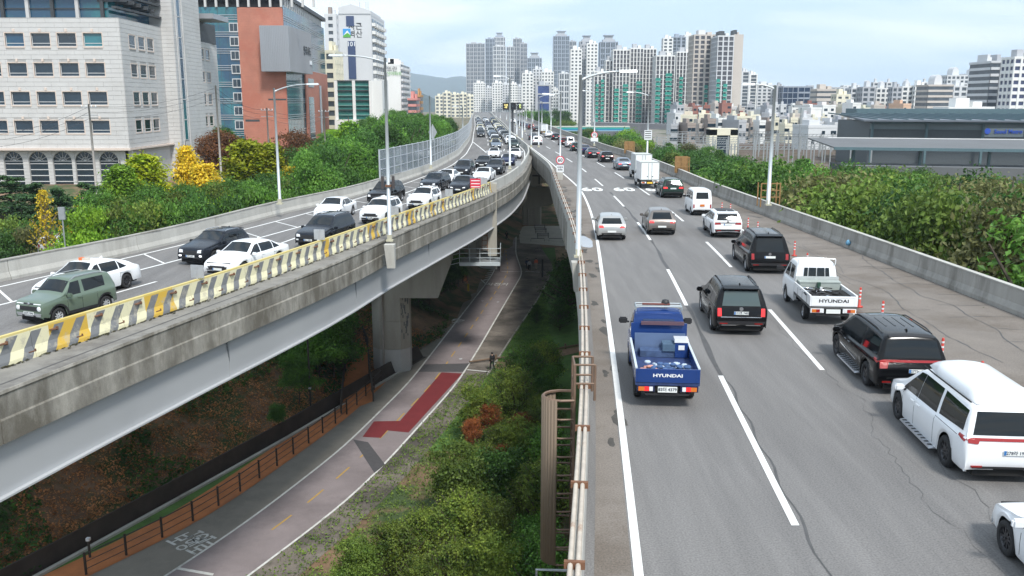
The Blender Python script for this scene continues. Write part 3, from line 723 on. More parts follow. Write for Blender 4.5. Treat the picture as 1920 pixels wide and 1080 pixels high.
class Car:
    def __init__(s, sp, body_paint, name='car'):
        s.sp = sp; s.root = empty(name); s.paint = body_paint
        m = loft(sp, sp.get('st', .07)); s.body = m.build('body', body_paint, s.root); smooth_by_angle(s.body, 42)
        bm = bmesh.new(); bm.from_mesh(s.body.data); s.bvh = BVHTree.FromBMesh(bm); bm.free()
        L, Wd = sp['L'], sp['W']
        u = MB(); u.box(-Wd/2+.27, Wd/2-.27, -L/2+.12, L/2-.12, .19, min(.72, interp(sp['belt'], 0)-.2)); u.build('underbody', UND, s.root)
    def hit(s, side, a, b):
        if side == 'rear': o, d = Vector((a, -9, b)), Vector((0, 1, 0))
        elif side == 'front': o, d = Vector((a, 9, b)), Vector((0, -1, 0))
        elif side == 'left': o, d = Vector((-5, a, b)), Vector((1, 0, 0))
        elif side == 'right': o, d = Vector((5, a, b)), Vector((-1, 0, 0))
        else: o, d = Vector((a, b, 6)), Vector((0, 0, -1))
        r = s.bvh.ray_cast(o, d)
        return r[0], d
    def patch(s, name, side, Q, mat, nu=6, nv=4, off=.008, parent=None, skirt=.012, label=None, loft=None):
        """Q: 4 corners (a,b) in the side's plane, bl br tr tl"""
        m = MB(); ok = {}
        for j in range(nv+1):
            for i in range(nu+1):
                u, v = i/nu, j/nv
                a = (Q[0][0]*(1-u)+Q[1][0]*u)*(1-v)+(Q[3][0]*(1-u)+Q[2][0]*u)*v
                b = (Q[0][1]*(1-u)+Q[1][1]*u)*(1-v)+(Q[3][1]*(1-u)+Q[2][1]*u)*v
                p, d = s.hit(side, a, b)
                if p is None: continue
                ok[(i, j)] = len(m.v); m.v.append(tuple(p-d*off))
        D_ = {'rear': (0, 1, 0), 'front': (0, -1, 0), 'left': (1, 0, 0), 'right': (-1, 0, 0), 'top': (0, 0, -1)}[side]
        cnt = {}
        for j in range(nv):
            for i in range(nu):
                k = [(i, j), (i+1, j), (i+1, j+1), (i, j+1)]
                if all(q in ok for q in k):
                    f = tuple(ok[q] for q in k); m.f.append(f); m.m.append(0)
                    for a, b in zip(f, f[1:]+f[:1]): cnt[(a, b)] = 1
        n0 = len(m.v); idx = {}
        for (a, b) in list(cnt):
            if (b, a) not in cnt:
                for q in (a, b):
                    if q not in idx:
                        idx[q] = len(m.v); v = m.v[q]; m.v.append((v[0]+D_[0]*(skirt+off), v[1]+D_[1]*(skirt+off), v[2]+D_[2]*(skirt+off)))
                m.f.append((b, a, idx[a], idx[b])); m.m.append(0)
        if not m.f: return None
        o = m.build(name, mat, parent or s.root); smooth_by_angle(o, 50)
        if label: o['label'] = label
        return o
    def both(s, name, side, Q, mat, **k):
        if side in ('rear', 'front', 'top'):
            s.patch(name, side, Q, mat, **k); s.patch(name, side, [(-q[0], q[1]) for q in Q], mat, **k)
        else:
            s.patch(name, 'left', Q, mat, **k); s.patch(name, 'right', Q, mat, **k)
    def wheels(s, rim=RIM, sp=5, tw=.21, inset=.02):
        rw = s.sp['rw']; x = s.sp['W']/2-tw/2-inset
        key = (round(rw, 2), rim.name, sp)
        if key not in WM:
            t = MB(); t.lathe((0, 0, 0), [(rw*.62, -tw/2), (rw*.9, -tw/2), (rw, -tw*.36), (rw, tw*.36), (rw*.9, tw/2), (rw*.66, tw/2), (rw*.62, tw*.42), (rw*.6, -tw*.2), (rw*.62, -tw/2)], 22, 'x')
            r_ = MB(); r_.lathe((0, 0, 0), [(.03, tw*.28), (rw*.16, tw*.32), (rw*.17, tw*.2)], 12, 'x'); r_.lathe((0, 0, 0), [(rw*.56, tw*.2), (rw*.64, tw*.46), (rw*.66, tw*.3)], 22, 'x')
            for k in range(sp):
                a = 2*math.pi*k/sp; u = Vector((0, math.cos(a), math.sin(a))); v = Vector((0, -math.sin(a), math.cos(a)))
                wq = rw*.13 if sp < 8 else rw*.07
                P = []
                for xx in (tw*.14, tw*.34):
                    for q, ww in ((rw*.08, wq), (rw*.6, wq*.75)):
                        for sg in (-1, 1): P.append(u*q+v*(sg*ww)+Vector((xx, 0, 0)))
                r_.hexa([P[0], P[1], P[3], P[2], P[4], P[5], P[7], P[6]])
            d_ = MB(); d_.lathe((0, 0, 0), [(.001, tw*.05), (rw*.6, tw*.05)], 18, 'x')
            WM[key] = (t.mesh('tyre', RUB, True), r_.mesh('rim', rim), d_.mesh('brake_disc', UND))
        me = WM[key]
        for y in s.sp['wheels']:
            for sg in (-1, 1):
                w_ = newobj('wheel', me[0], s.root, (sg*x, y, rw), (0, 0, 0 if sg > 0 else math.pi))
                newobj('rim', me[1], w_); newobj('brake_disc', me[2], w_)
    def mirror(s, y, z, x=None, mat=None, sc=1):
        for sg in (-1, 1):
            x_ = x or s.sp['W']/2-.02
            m = MB(); m.cbox((sg*(x_+.13*sc), y, z+.03), (.24*sc, .12, .17*sc)); o = m.build('mirror', mat or s.paint, s.root)
            bm = bmesh.new(); bm.from_mesh(o.data); bmesh.ops.bevel(bm, geom=bm.edges[:], offset=.035, segments=2, affect='EDGES'); bm.to_mesh(o.data); bm.free()
            m = MB(); m.box(min(sg*(x_-.05), sg*(x_+.06)), max(sg*(x_-.05), sg*(x_+.06)), y-.03, y+.04, z-.05, z); m.build('stalk', BLK, o)
    def plate(s, side, z, txt, bg=PLT, y=None, x=0, w=.52, blue=True, hgt=.11):
        p, d = s.hit(side, x, z)
        yy = (p.y if p else 0) if y is None else y; sg = -1 if side == 'rear' else 1
        m = MB(); m.box(x-w/2, x+w/2, yy+sg*.03-.006, yy+sg*.03+.006, z-hgt/2, z+hgt/2); o = m.build('number_plate', bg, s.root)
        if txt: text('plate_text', txt, hgt*.92, PTXT, o, (x+(.03 if blue else 0), yy+sg*.038, z-.002), (R(90), 0, 0 if sg < 0 else math.pi), .001, bold=.002)
        if blue:
            m = MB(); xx = x-sg*0-(w/2-.03)*(1 if sg < 0 else -1); m.box(xx-.025, xx+.025, yy+sg*.038-.002, yy+sg*.038+.002, z-hgt/2+.005, z+hgt/2-.005); m.build('plate_band', PLB, o)
    def rails(s, y0, y1, x, z, mat=BLK):
        for sg in (-1, 1):
            pts = []
            for i in range(7):
                y = y0+(y1-y0)*i/6; p, d = s.hit('top', sg*x, y); pts.append((sg*x, y, (p.z if p else z)+(.0 if i in (0, 6) else .055)))
            m = MB(); m.tube(pts, .022, 6); m.build('roof_rail', mat, s.root, smooth=True)
    def fin(s, y):
        p, d = s.hit('top', 0, y)
        m = MB(); m.hexa([(-.03, y-.09, p.z-.01), (.03, y-.09, p.z-.01), (.02, y+.09, p.z-.01), (-.02, y+.09, p.z-.01), (-.008, y-.09, p.z+.065), (.008, y-.09, p.z+.065), (.006, y-.04, p.z+.06), (-.006, y-.04, p.z+.06)]); m.build('antenna', s.paint, s.root)
    def seams(s, ys, z0, z1):
        for y in ys:
            for side in ('left', 'right'):
                s.patch('door_seam', side, [(y-.007, z0), (y+.007, z0), (y+.007, z1), (y-.007, z1)], UND, nu=1, nv=6, off=.002, skirt=0)
    def handles(s, ys, z, mat=None):
        for y in ys:
            for side in ('left', 'right'): s.patch('door_handle', side, [(y-.10, z-.015), (y+.10, z-.015), (y+.10, z+.018), (y-.10, z+.018)], mat or s.paint, nu=2, nv=1, off=.03)
    def side_glass(s, P, mat=GLS, **k):
        for Q in P: s.both('side_window', 'left', Q, mat, nu=5, nv=4, off=.005, **k)
WM = {}
def spec(L, Wd, prof, belt, rw, wheels, **k):
    d = dict(L=L, W=Wd, prof=prof, belt=belt, rw=rw, wheels=wheels); d.update(k); return d
def suv(name, pt, L=4.9, Wd=1.95, H=1.76, lit=False, rails=True, plate='152조 4082', chrome=True, tail='vertical', glass=GLS, rim=RIM, clad=True, det=2):
    h = L/2
    sp = spec(L, Wd, [(-h+.04, .30), (-h, .5), (-h+.02, .78), (-h+.10, 1.08), (-h+.34, H-.16), (-h+.42, H-.03), (-h+1.2, H), (.05, H), (h-2.1, H-.07), (h-1.30, 1.12), (h-.95, 1.06), (h-.2, .94), (h-.02, .84), (h, .6), (h-.03, .28)],
              [(-h, 1.05), (-h+.8, 1.04), (h-1.2, .98), (h, .86)], .37, (-h+.98, h-.93), st=.07 if det > 1 else .14)
    c = Car(sp, pt, name)
    zt = H-.13
    c.patch('windshield', 'top', [(-.74, h-1.42), (.74, h-1.42), (.60, h-2.06), (-.60, h-2.06)], GLS, 6, 4)
    c.patch('rear_window', 'rear', [(-.68, 1.10), (.68, 1.10), (.58, zt-.02), (-.58, zt-.02)], glass, 6, 4)
    if det > 1:
        m = MB(); m.hexa([(-.62, -h+.22, H-.09), (.62, -h+.22, H-.09), (.66, -h+.5, H-.02), (-.66, -h+.5, H-.02), (-.60, -h+.22, H-.05), (.60, -h+.22, H-.05), (.64, -h+.5, H+.01), (-.64, -h+.5, H+.01)]); m.build('spoiler', pt, c.root)
    c.side_glass([[(h-1.42, 1.02), (.22, 1.04), (.22, zt), (h-2.05, zt-.02)], [(.14, 1.04), (-.92, 1.06), (-.92, zt), (.14, zt)], [(-1.0, 1.06), (-h+.48, 1.12), (-h+.62, zt-.02), (-1.0, zt)]])
    if clad and det > 1:
        c.both('sill_cladding', 'left', [(-h+1.45, .27), (h-1.4, .27), (h-1.4, .42), (-h+1.45, .42)], BLK, nu=8, nv=2, off=.012)
    c.patch('rear_bumper', 'rear', [(-Wd/2+.2, .38), (Wd/2-.2, .38), (Wd/2-.12, .56), (-Wd/2+.12, .56)], BLK, 8, 3, off=.02)
    c.patch('front_bumper', 'front', [(-Wd/2+.28, .38), (Wd/2-.28, .38), (Wd/2-.28, .50), (-Wd/2+.28, .50)], BLK, 8, 2, off=.02)
    c.patch('grille', 'front', [(-.52, .58), (.52, .58), (.6, .80), (-.6, .80)], BLK, 6, 3, off=.012)
    if chrome:
        c.patch('bumper_trim', 'rear', [(-.7, .40), (.7, .40), (.68, .435), (-.68, .435)], CHR, 8, 1, off=.035)
        c.patch('trim_strip', 'rear', [(-.72, .70), (.72, .70), (.72, .725), (-.72, .725)], CHR, 8, 1, off=.02)
        c.patch('bumper_trim', 'front', [(-.62, .36), (.62, .36), (.66, .40), (-.66, .40)], CHR, 8, 1, off=.035)
    if tail == 'vertical': c.both('tail_light', 'rear', [(Wd/2-.28, .74), (Wd/2-.14, .74), (Wd/2-.14, 1.02), (Wd/2-.27, 1.02)], REDL if lit else RED, nu=3, nv=4, off=.02)
    else: c.both('tail_light', 'rear', [(Wd/2-.5, .86), (Wd/2-.12, .84), (Wd/2-.12, .99), (Wd/2-.45, .99)], REDL if lit else RED, nu=4, nv=3, off=.02)
    c.both('headlight', 'front', [(Wd/2-.48, .70), (Wd/2-.24, .70), (Wd/2-.24, .86), (Wd/2-.44, .84)], WLN, nu=4, nv=3, off=.014)
    if det > 1:
        c.both('reflector', 'rear', [(Wd/2-.5, .46), (Wd/2-.22, .46), (Wd/2-.22, .50), (Wd/2-.5, .50)], RED, nu=3, nv=1, off=.035)
        c.both('fog_light', 'front', [(Wd/2-.36, .50), (Wd/2-.22, .50), (Wd/2-.22, .58), (Wd/2-.36, .58)], HLL if lit else WLN, nu=2, nv=2, off=.02)
        c.handles((-.05, -1.2), .92); c.seams((.18, -.98, h-1.45), .36, 1.0); c.fin(-h+.75)
        c.plate('rear', .86, plate); c.plate('front', .52, plate)
        m = MB(); p, d = c.hit('rear', 0, 1.0); m.lathe((0, p.y-.0, 1.0), [(.001, -.02), (.07, -.02), (.08, 0)], 14, 'y'); m.build('badge', CHR, c.root)
    else:
        c.plate('rear', .86, '', w=.5, blue=False); c.plate('front', .52, '', blue=False)
    c.mirror(h-1.55, 1.02)
    if rails: c.rails(-h+.7, h-2.2, .62, H, CHR if chrome and det > 1 and pt is not PK else BLK)
    c.wheels(rim)
    return c
def sedan(name, pt, L=4.85, Wd=1.86, H=1.45, det=2, plate='31하 2749', lit=False, fast=False, rim=RIM, fr=(.85, .17)):
    h = L/2
    sp = spec(L, Wd, [(-h+.06, .30), (-h, .5), (-h+.03, .80), (-h+.10, .98 if not fast else .95), (-h+.45, 1.04), (-h+(1.0 if not fast else .75), H-.30 if not fast else H-.22), (-h+1.5, H-.04), (-h+2.1, H), (.35, H), (h-2.05, H-.08), (h-1.35, .98), (h-.9, .92), (h-.35, .80), (h-.08, .66), (h, .5), (h-.06, .22)],
              [(-h, .95), (-h+.8, .96), (h-1.2, .90), (h-.3, .70), (h, .62)], .335, (-h+1.05, h-.90), st=.07 if det > 1 else .14, sill=.22, midz=.55, tumble=.42, front_round=fr)
    c = Car(sp, pt, name); zt = H-.10
    c.patch('windshield', 'top', [(-.72, h-1.45), (.72, h-1.45), (.56, h-2.08), (-.56, h-2.08)], GLS, 6, 4)
    c.patch('rear_window', 'top', [(-.62, -h+(.72 if not fast else .5)), (.62, -h+(.72 if not fast else .5)), (.52, -h+1.42), (-.52, -h+1.42)], GLS, 6, 4)
    c.side_glass([[(h-1.45, .95), (.15, .96), (.15, zt), (h-2.1, zt-.03)], [(.08, .96), (-.95, .98), (-.95, zt-.02), (.08, zt)], [(-1.02, .98), (-h+.95, 1.02), (-h+1.35, zt-.12), (-1.02, zt-.03)]])
    c.both('tail_light', 'rear', [(Wd/2-.5, .76), (Wd/2-.12, .74), (Wd/2-.12, .88), (Wd/2-.48, .88)], REDL if lit else RED, nu=4, nv=3, off=.02)
    c.both('headlight', 'front', [(Wd/2-.52, .55), (Wd/2-.24, .56), (Wd/2-.26, .66), (Wd/2-.48, .62)], WLN, nu=4, nv=2, off=.014)
    c.patch('grille', 'front', [(-.46, .34), (.46, .34), (.56, .58), (-.56, .58)], BLK, 6, 3, off=.012)
    c.patch('rear_bumper', 'rear', [(-.62, .38), (.62, .38), (.66, .50), (-.66, .50)], BLK, 6, 2, off=.015)
    c.patch('front_bumper', 'front', [(-.6, .36), (.6, .36), (.62, .42), (-.62, .42)], BLK, 6, 2, off=.02)
    if det > 1:
        c.handles((.0, -1.05), .84); c.seams((.12, -.98, h-1.5), .32, .93); c.plate('rear', .62, plate); c.plate('front', .42, plate); c.fin(-h+1.55)
        c.patch('bumper_trim', 'front', [(-.58, .37), (.58, .37), (.58, .39), (-.58, .39)], CHR, 8, 1, off=.03)
    else:
        c.plate('rear', .62, '', blue=False); c.plate('front', .42, '', blue=False)
    c.mirror(h-1.6, .94); c.wheels(rim, 10 if det > 1 else 5)
    return c
def hatch(name, pt, L=4.3, Wd=1.8, H=1.48, det=2, plate='', lit=True):
    h = L/2
    sp = spec(L, Wd, [(-h+.05, .30), (-h, .5), (-h+.03, .82), (-h+.16, 1.02), (-h+.55, H-.12), (-h+.7, H-.03), (-h+1.5, H), (.1, H), (h-1.95, H-.08), (h-1.2, 1.0), (h-.8, .93), (h-.2, .82), (h-.02, .7), (h, .5), (h-.04, .22)],
              [(-h, .98), (-h+.8, .98), (h-1.2, .92), (h, .76)], .325, (-h+.85, h-.85), st=.08, sill=.24, midz=.55, tumble=.40)
    c = Car(sp, pt, name); zt = H-.11
    c.patch('windshield', 'top', [(-.68, h-1.3), (.68, h-1.3), (.54, h-1.95), (-.54, h-1.95)], GLS, 6, 4)
    c.patch('rear_window', 'rear', [(-.62, 1.03), (.62, 1.03), (.52, zt-.03), (-.52, zt-.03)], GLS, 6, 4)
    c.side_glass([[(h-1.32, .95), (.05, .97), (.05, zt), (h-1.98, zt-.03)], [(-.03, .97), (-1.25, 1.0), (-1.1, zt), (-.03, zt)]])
    c.both('tail_light', 'rear', [(Wd/2-.42, .80), (Wd/2-.12, .80), (Wd/2-.13, .94), (Wd/2-.38, .94)], REDL if lit else RED, nu=4, nv=3, off=.02)
    c.both('headlight', 'front', [(Wd/2-.48, .60), (Wd/2-.23, .62), (Wd/2-.24, .72), (Wd/2-.44, .69)], WLN, nu=4, nv=2, off=.014)
    c.patch('grille', 'front', [(-.5, .38), (.5, .38), (.55, .55), (-.55, .55)], BLK, 6, 2, off=.012)
    c.patch('rear_bumper', 'rear', [(-.58, .38), (.58, .38), (.62, .48), (-.62, .48)], BLK, 6, 2, off=.015)
    c.plate('rear', .58, plate, blue=False); c.plate('front', .42, '', blue=False)
    c.handles((-.05, -1.05), .86); c.fin(-h+.85); c.mirror(h-1.5, .96); c.wheels(RIM, 5)
    return c
def minivan(name, pt, hi=False, plate='', rim=RIMD):
    L, Wd, H = 5.15, 1.99, 1.76; h = L/2
    sp = spec(L, Wd, [(-h+.05, .28), (-h, .5), (-h+.01, .82), (-h+.07, 1.10), (-h+.26, H-.14), (-h+.36, H-.03), (-h+1.2, H), (.3, H), (h-1.75, H-.08), (h-1.05, 1.16), (h-.7, 1.06), (h-.15, .90), (h-.01, .78), (h, .55), (h-.03, .24)],
              [(-h, 1.10), (-h+.6, 1.04), (.3, .98), (h-1, .96), (h, .82)], .365, (-h+1.08, h-.92), st=.06, sill=.22, tumble=.32, rear_round=(.3, .06))
    c = Car(sp, pt, name); zt = H-.14
    c.patch('windshield', 'top', [(-.78, h-1.12), (.78, h-1.12), (.64, h-1.78), (-.64, h-1.78)], GLS, 6, 4)
    c.patch('rear_window', 'rear', [(-.80, 1.14), (.80, 1.14), (.68, zt), (-.68, zt)], GLS, 8, 4)
    c.side_glass([[(h-1.2, 1.0), (.42, 1.02), (.42, zt), (h-1.85, zt-.03)], [(.40, 1.02), (-.78, 1.05), (-.70, zt), (.40, zt)], [(-.92, 1.08), (-h+.32, 1.16), (-h+.42, zt-.03), (-.84, zt)]])
    c.patch('tail_light', 'rear', [(-Wd/2+.06, 1.02), (Wd/2-.06, 1.02), (Wd/2-.06, 1.085), (-Wd/2+.06, 1.085)], RED, 12, 2, off=.018)
    c.both('tail_light', 'rear', [(Wd/2-.30, .84 if not hi else .95), (Wd/2-.09, .84 if not hi else .97), (Wd/2-.08, 1.05), (Wd/2-.34, 1.05)], RED, nu=4, nv=3, off=.02)
    c.both('tail_light', 'left', [(-h+.10, .98), (-h+.42, 1.03), (-h+.42, 1.08), (-h+.06, 1.09)], RED, nu=3, nv=2, off=.012)
    c.patch('rear_bumper', 'rear', [(-Wd/2+.24, .33), (Wd/2-.24, .33), (Wd/2-.2, .44), (-Wd/2+.2, .44)], BLK, 8, 2, off=.02)
    c.patch('bumper_trim', 'rear', [(-.7, .335), (.7, .335), (.66, .375), (-.66, .375)], SKIDM if hi else CHR, 8, 1, off=.04)
    if not hi:
        c.patch('trim_strip', 'rear', [(-.7, .55), (.7, .55), (.7, .57), (-.7, .57)], CHR, 8, 1, off=.02)
    c.both('reflector', 'rear', [(Wd/2-.42, .42), (Wd/2-.18, .42), (Wd/2-.18, .46), (Wd/2-.42, .46)], RED, nu=3, nv=1, off=.03)
    c.both('headlight', 'front', [(Wd/2-.5, .66), (Wd/2-.24, .66), (Wd/2-.25, .80), (Wd/2-.46, .78)], WLN, nu=4, nv=2, off=.014)
    c.patch('grille', 'front', [(-.5, .5), (.5, .5), (.55, .75), (-.55, .75)], BLK, 6, 3)
    c.plate('rear', .78, plate, x=.16 if not hi else 0.1); c.seams((.46, -.8, h-1.3), .32, 1.0); c.handles((.62, .22), .88, CHR if not hi else None)
    c.patch('door_rail', 'left', [(-h+.5, 1.0), (-.8, .985), (-.8, .995), (-h+.5, 1.01)], UND, 5, 1, off=.003)
    if not hi:
        c.patch('trim_strip', 'left', [(h-1.5, .62), (-.6, .52), (-.6, .55), (h-1.5, .66)], CHR, 8, 1, off=.012)
        c.patch('spoiler', 'top', [(-.62, -h+.30), (.62, -h+.30), (.62, -h+.42), (-.62, -h+.42)], BLK, 6, 1, off=.03)
        c.patch('sunroof', 'top', [(-.45, .1), (.45, .1), (.45, .75), (-.45, .75)], GLS, 3, 3, off=.006)
        for k in range(4):
            c.patch('roof_rib', 'top', [(-.42+k*.26, -1.3), (-.38+k*.26, -1.3), (-.38+k*.26, -.2), (-.42+k*.26, -.2)], pt, 1, 3, off=.012)
    for sg in (-1, 1):   # side steps
        m = MB(); m.hexa([(sg*.94, -.95, .20), (sg*1.10, -.95, .20), (sg*1.10, 1.05, .20), (sg*.94, 1.05, .20), (sg*.94, -.95, .25), (sg*1.09, -.9, .25), (sg*1.09, 1.0, .25), (sg*.94, 1.05, .25)] if sg > 0 else [(-1.10, -.95, .20), (-.94, -.95, .20), (-.94, 1.05, .20), (-1.10, 1.05, .20), (-1.09, -.9, .25), (-.94, -.95, .25), (-.94, 1.05, .25), (-1.09, 1.0, .25)])
        o = m.build('side_step', SKIDM, c.root)
        for k in range(9):
            m = MB(); m.cbox((sg*1.03, -.8+k*.21, .255), (.10, .06, .012)); m.build('step_tread', BLK, o)
    if hi:
        s2 = dict(sp); hh = 4.1/2
        m = MB(); rows = []
        for i in range(25):
            t = i/24; y = -h+.42+t*3.05; e = min(1, (t*9)**.6 if t < .11 else 1)*min(1, (((1-t)*4.2)**.5)); zr = .30*e; w_ = .68*(1-.22*max(0, t-.72)/.28)*(1-.06*max(0, .1-t)/.1)
            rows.append([(-w_, y, H-.03), (-w_+.05, y, H-.01+zr*.55), (-w_+.16, y, H-.01+zr*.88), (-w_*.45, y, H+zr*.99), (0, y, H+.01+zr*1.03), (w_*.45, y, H+zr*.99), (w_-.16, y, H-.01+zr*.88), (w_-.05, y, H-.01+zr*.55), (w_, y, H-.03)])
        for r_ in rows: m.v += r_
        for i in range(24):
            for j in range(8): m.f.append((i*9+j, i*9+j+1, (i+1)*9+j+1, (i+1)*9+j)); m.m.append(0)
        m.f.append(tuple(range(9))); m.m.append(0)
        o = m.build('raised_roof', pt, c.root); smooth_by_angle(o, 50)
        gsk = MB()
        for sg in (-1, 1): gsk.tube([(sg*.73, -h+.5, H-.005), (sg*.735, 0, H-.005), (sg*.70, .75, H-.01)], .018, 5)
        gsk.build('roof_gasket', UND, c.root)
    else: c.rails(-h+.7, .75, .70, H, BLK); c.fin(-h+.8)
    c.mirror(h-1.35, 1.0, mat=None); c.wheels(rim, 5 if not hi else 10); return c
def mini_suv(name, pt):
    L, Wd, H = 3.6, 1.6, 1.6; h = L/2
    sp = spec(L, Wd, [(-h+.04, .30), (-h, .5), (-h+.01, .85), (-h+.05, 1.05), (-h+.22, H-.10), (-h+.32, H-.02), (-h+1, H), (.2, H), (h-1.45, H-.06), (h-.98, 1.08), (h-.8, 1.02), (h-.15, .94), (h-.01, .84), (h, .6), (h-.03, .26)],
              [(-h, .98), (h-.8, .98), (h, .88)], .31, (-h+.62, h-.66), st=.055, tumble=.24, front_round=(.4, .16), rear_round=(.3, .12), sill=.27)
    c = Car(sp, pt, name); zt = H-.12
    c.patch('windshield', 'top', [(-.64, h-1.02), (.64, h-1.02), (.56, h-1.42), (-.56, h-1.42)], GLS, 6, 4)
    c.patch('rear_window', 'rear', [(-.52, 1.08), (.52, 1.08), (.48, zt), (-.48, zt)], GLS, 6, 4)
    c.side_glass([[(h-1.08, .99), (.02, .99), (.0, zt), (h-1.42, zt-.02)], [(-.16, 1.02), (-1.2, 1.08), (-1.2, zt), (-.14, zt)]])
    for y in sp['wheels']:
        for side in ('left', 'right'):
            for k in range(9):
                a0, a1 = math.pi*k/9, math.pi*(k+1)/9; r0, r1 = .39, .47
                Q = [(y+r0*math.cos(a0), .31+r0*math.sin(a0)), (y+r0*math.cos(a1), .31+r0*math.sin(a1)), (y+r1*math.cos(a1), .31+r1*math.sin(a1)), (y+r1*math.cos(a0), .31+r1*math.sin(a0))]
                c.patch('arch_cladding', side, Q, BLK, 1, 1, off=.02)
    c.both('sill_cladding', 'left', [(-.72, .28), (.7, .28), (.7, .40), (-.72, .40)], BLK, nu=6, nv=2, off=.012)
    c.patch('grille', 'front', [(-.44, .60), (.44, .60), (.44, .76), (-.44, .76)], BLK, 6, 3, off=.014)
    for sg in (-1, 1):
        p, d = c.hit('front', sg*.53, .68)
        m = MB(); m.lathe((sg*.53, p.y, .68), [(.001, .03), (.07, .03), (.09, .02), (.10, -.02)], 18, 'y'); m.build('headlight', WLN, c.root, smooth=True)
        c.patch('running_light', 'front', [(sg*.26, .845), (sg*.6, .845), (sg*.6, .87), (sg*.26, .87)], WLN, 3, 1, off=.02)
    c.patch('trim_strip', 'front', [(-.25, .83), (.25, .83), (.25, .88), (-.25, .88)], BLK, 4, 1, off=.012)
    c.patch('front_bumper', 'front', [(-.56, .32), (.56, .32), (.62, .50), (-.62, .50)], SKIDM, 8, 3, off=.03)
    c.patch('lower_intake', 'front', [(-.34, .36), (.34, .36), (.34, .43), (-.34, .43)], BLK, 6, 1, off=.04)
    c.patch('tail_light', 'rear', [(-.6, .92), (.6, .92), (.6, .98), (-.6, .98)], RED, 6, 1)
    m = MB(); p, d = c.hit('front', 0, .85); m.lathe((0, p.y, .85), [(.001, .03), (.05, .03), (.06, 0)], 14, 'y'); m.build('badge', CHR, c.root)
    c.plate('front', .50, '225머 7846', blue=False); c.handles((.12,), .86); c.seams((.0, -.75, h-1.1), .4, .98)
    c.mirror(h-1.12, 1.0); c.rails(-h+.45, .35, .56, H, M('rail_grey', (.35, .36, .37), .4, .5, var=0)); c.wheels(M('rim_white', (.55, .56, .57), .4, .3, var=0), 8)
    return c
def microvan(name, pt):
    L, Wd, H = 3.6, 1.5, 1.92; h = L/2
    sp = spec(L, Wd, [(-h+.04, .30), (-h, .5), (-h+.01, .95), (-h+.10, 1.25), (-h+.2, H-.12), (-h+.32, H-.02), (-h+1, H), (.5, H), (h-.95, H-.08), (h-.42, 1.2), (h-.22, 1.05), (h-.06, .9), (h, .6), (h-.03, .28)],
              [(-h, 1.15), (h-.5, 1.1), (h, .95)], .28, (-h+.75, h-.75), st=.08, tumble=.12, front_round=(.4, .12), rear_round=(.3, .1))
    c = Car(sp, pt, name)
    c.patch('windshield', 'front', [(-.6, 1.18), (.6, 1.18), (.56, H-.16), (-.56, H-.16)], GLS)
    c.patch('rear_window', 'rear', [(-.46, 1.25), (.46, 1.25), (.42, H-.2), (-.42, H-.2)], GLS)
    c.side_glass([[(h-.55, 1.16), (.3, 1.18), (.3, H-.16), (h-.95, H-.18)], [(.2, 1.18), (-.6, 1.18), (-.6, H-.16), (.2, H-.16)], [(-.7, 1.18), (-1.45, 1.2), (-1.4, H-.18), (-.7, H-.16)]])
    c.both('tail_light', 'rear', [(.56, .58), (.66, .58), (.66, .86), (.56, .86)], RED, nu=2, nv=3); c.both('headlight', 'front', [(.4, .62), (.64, .62), (.64, .8), (.4, .8)], WLN)
    c.patch('rear_bumper', 'rear', [(-.64, .34), (.64, .34), (.64, .46), (-.64, .46)], BLK, off=.02); c.plate('rear', .78, '', bg=ORA, w=.33, blue=False, hgt=.16)
    c.mirror(h-.7, 1.18, mat=BLK); c.wheels(RIM, 5); return c
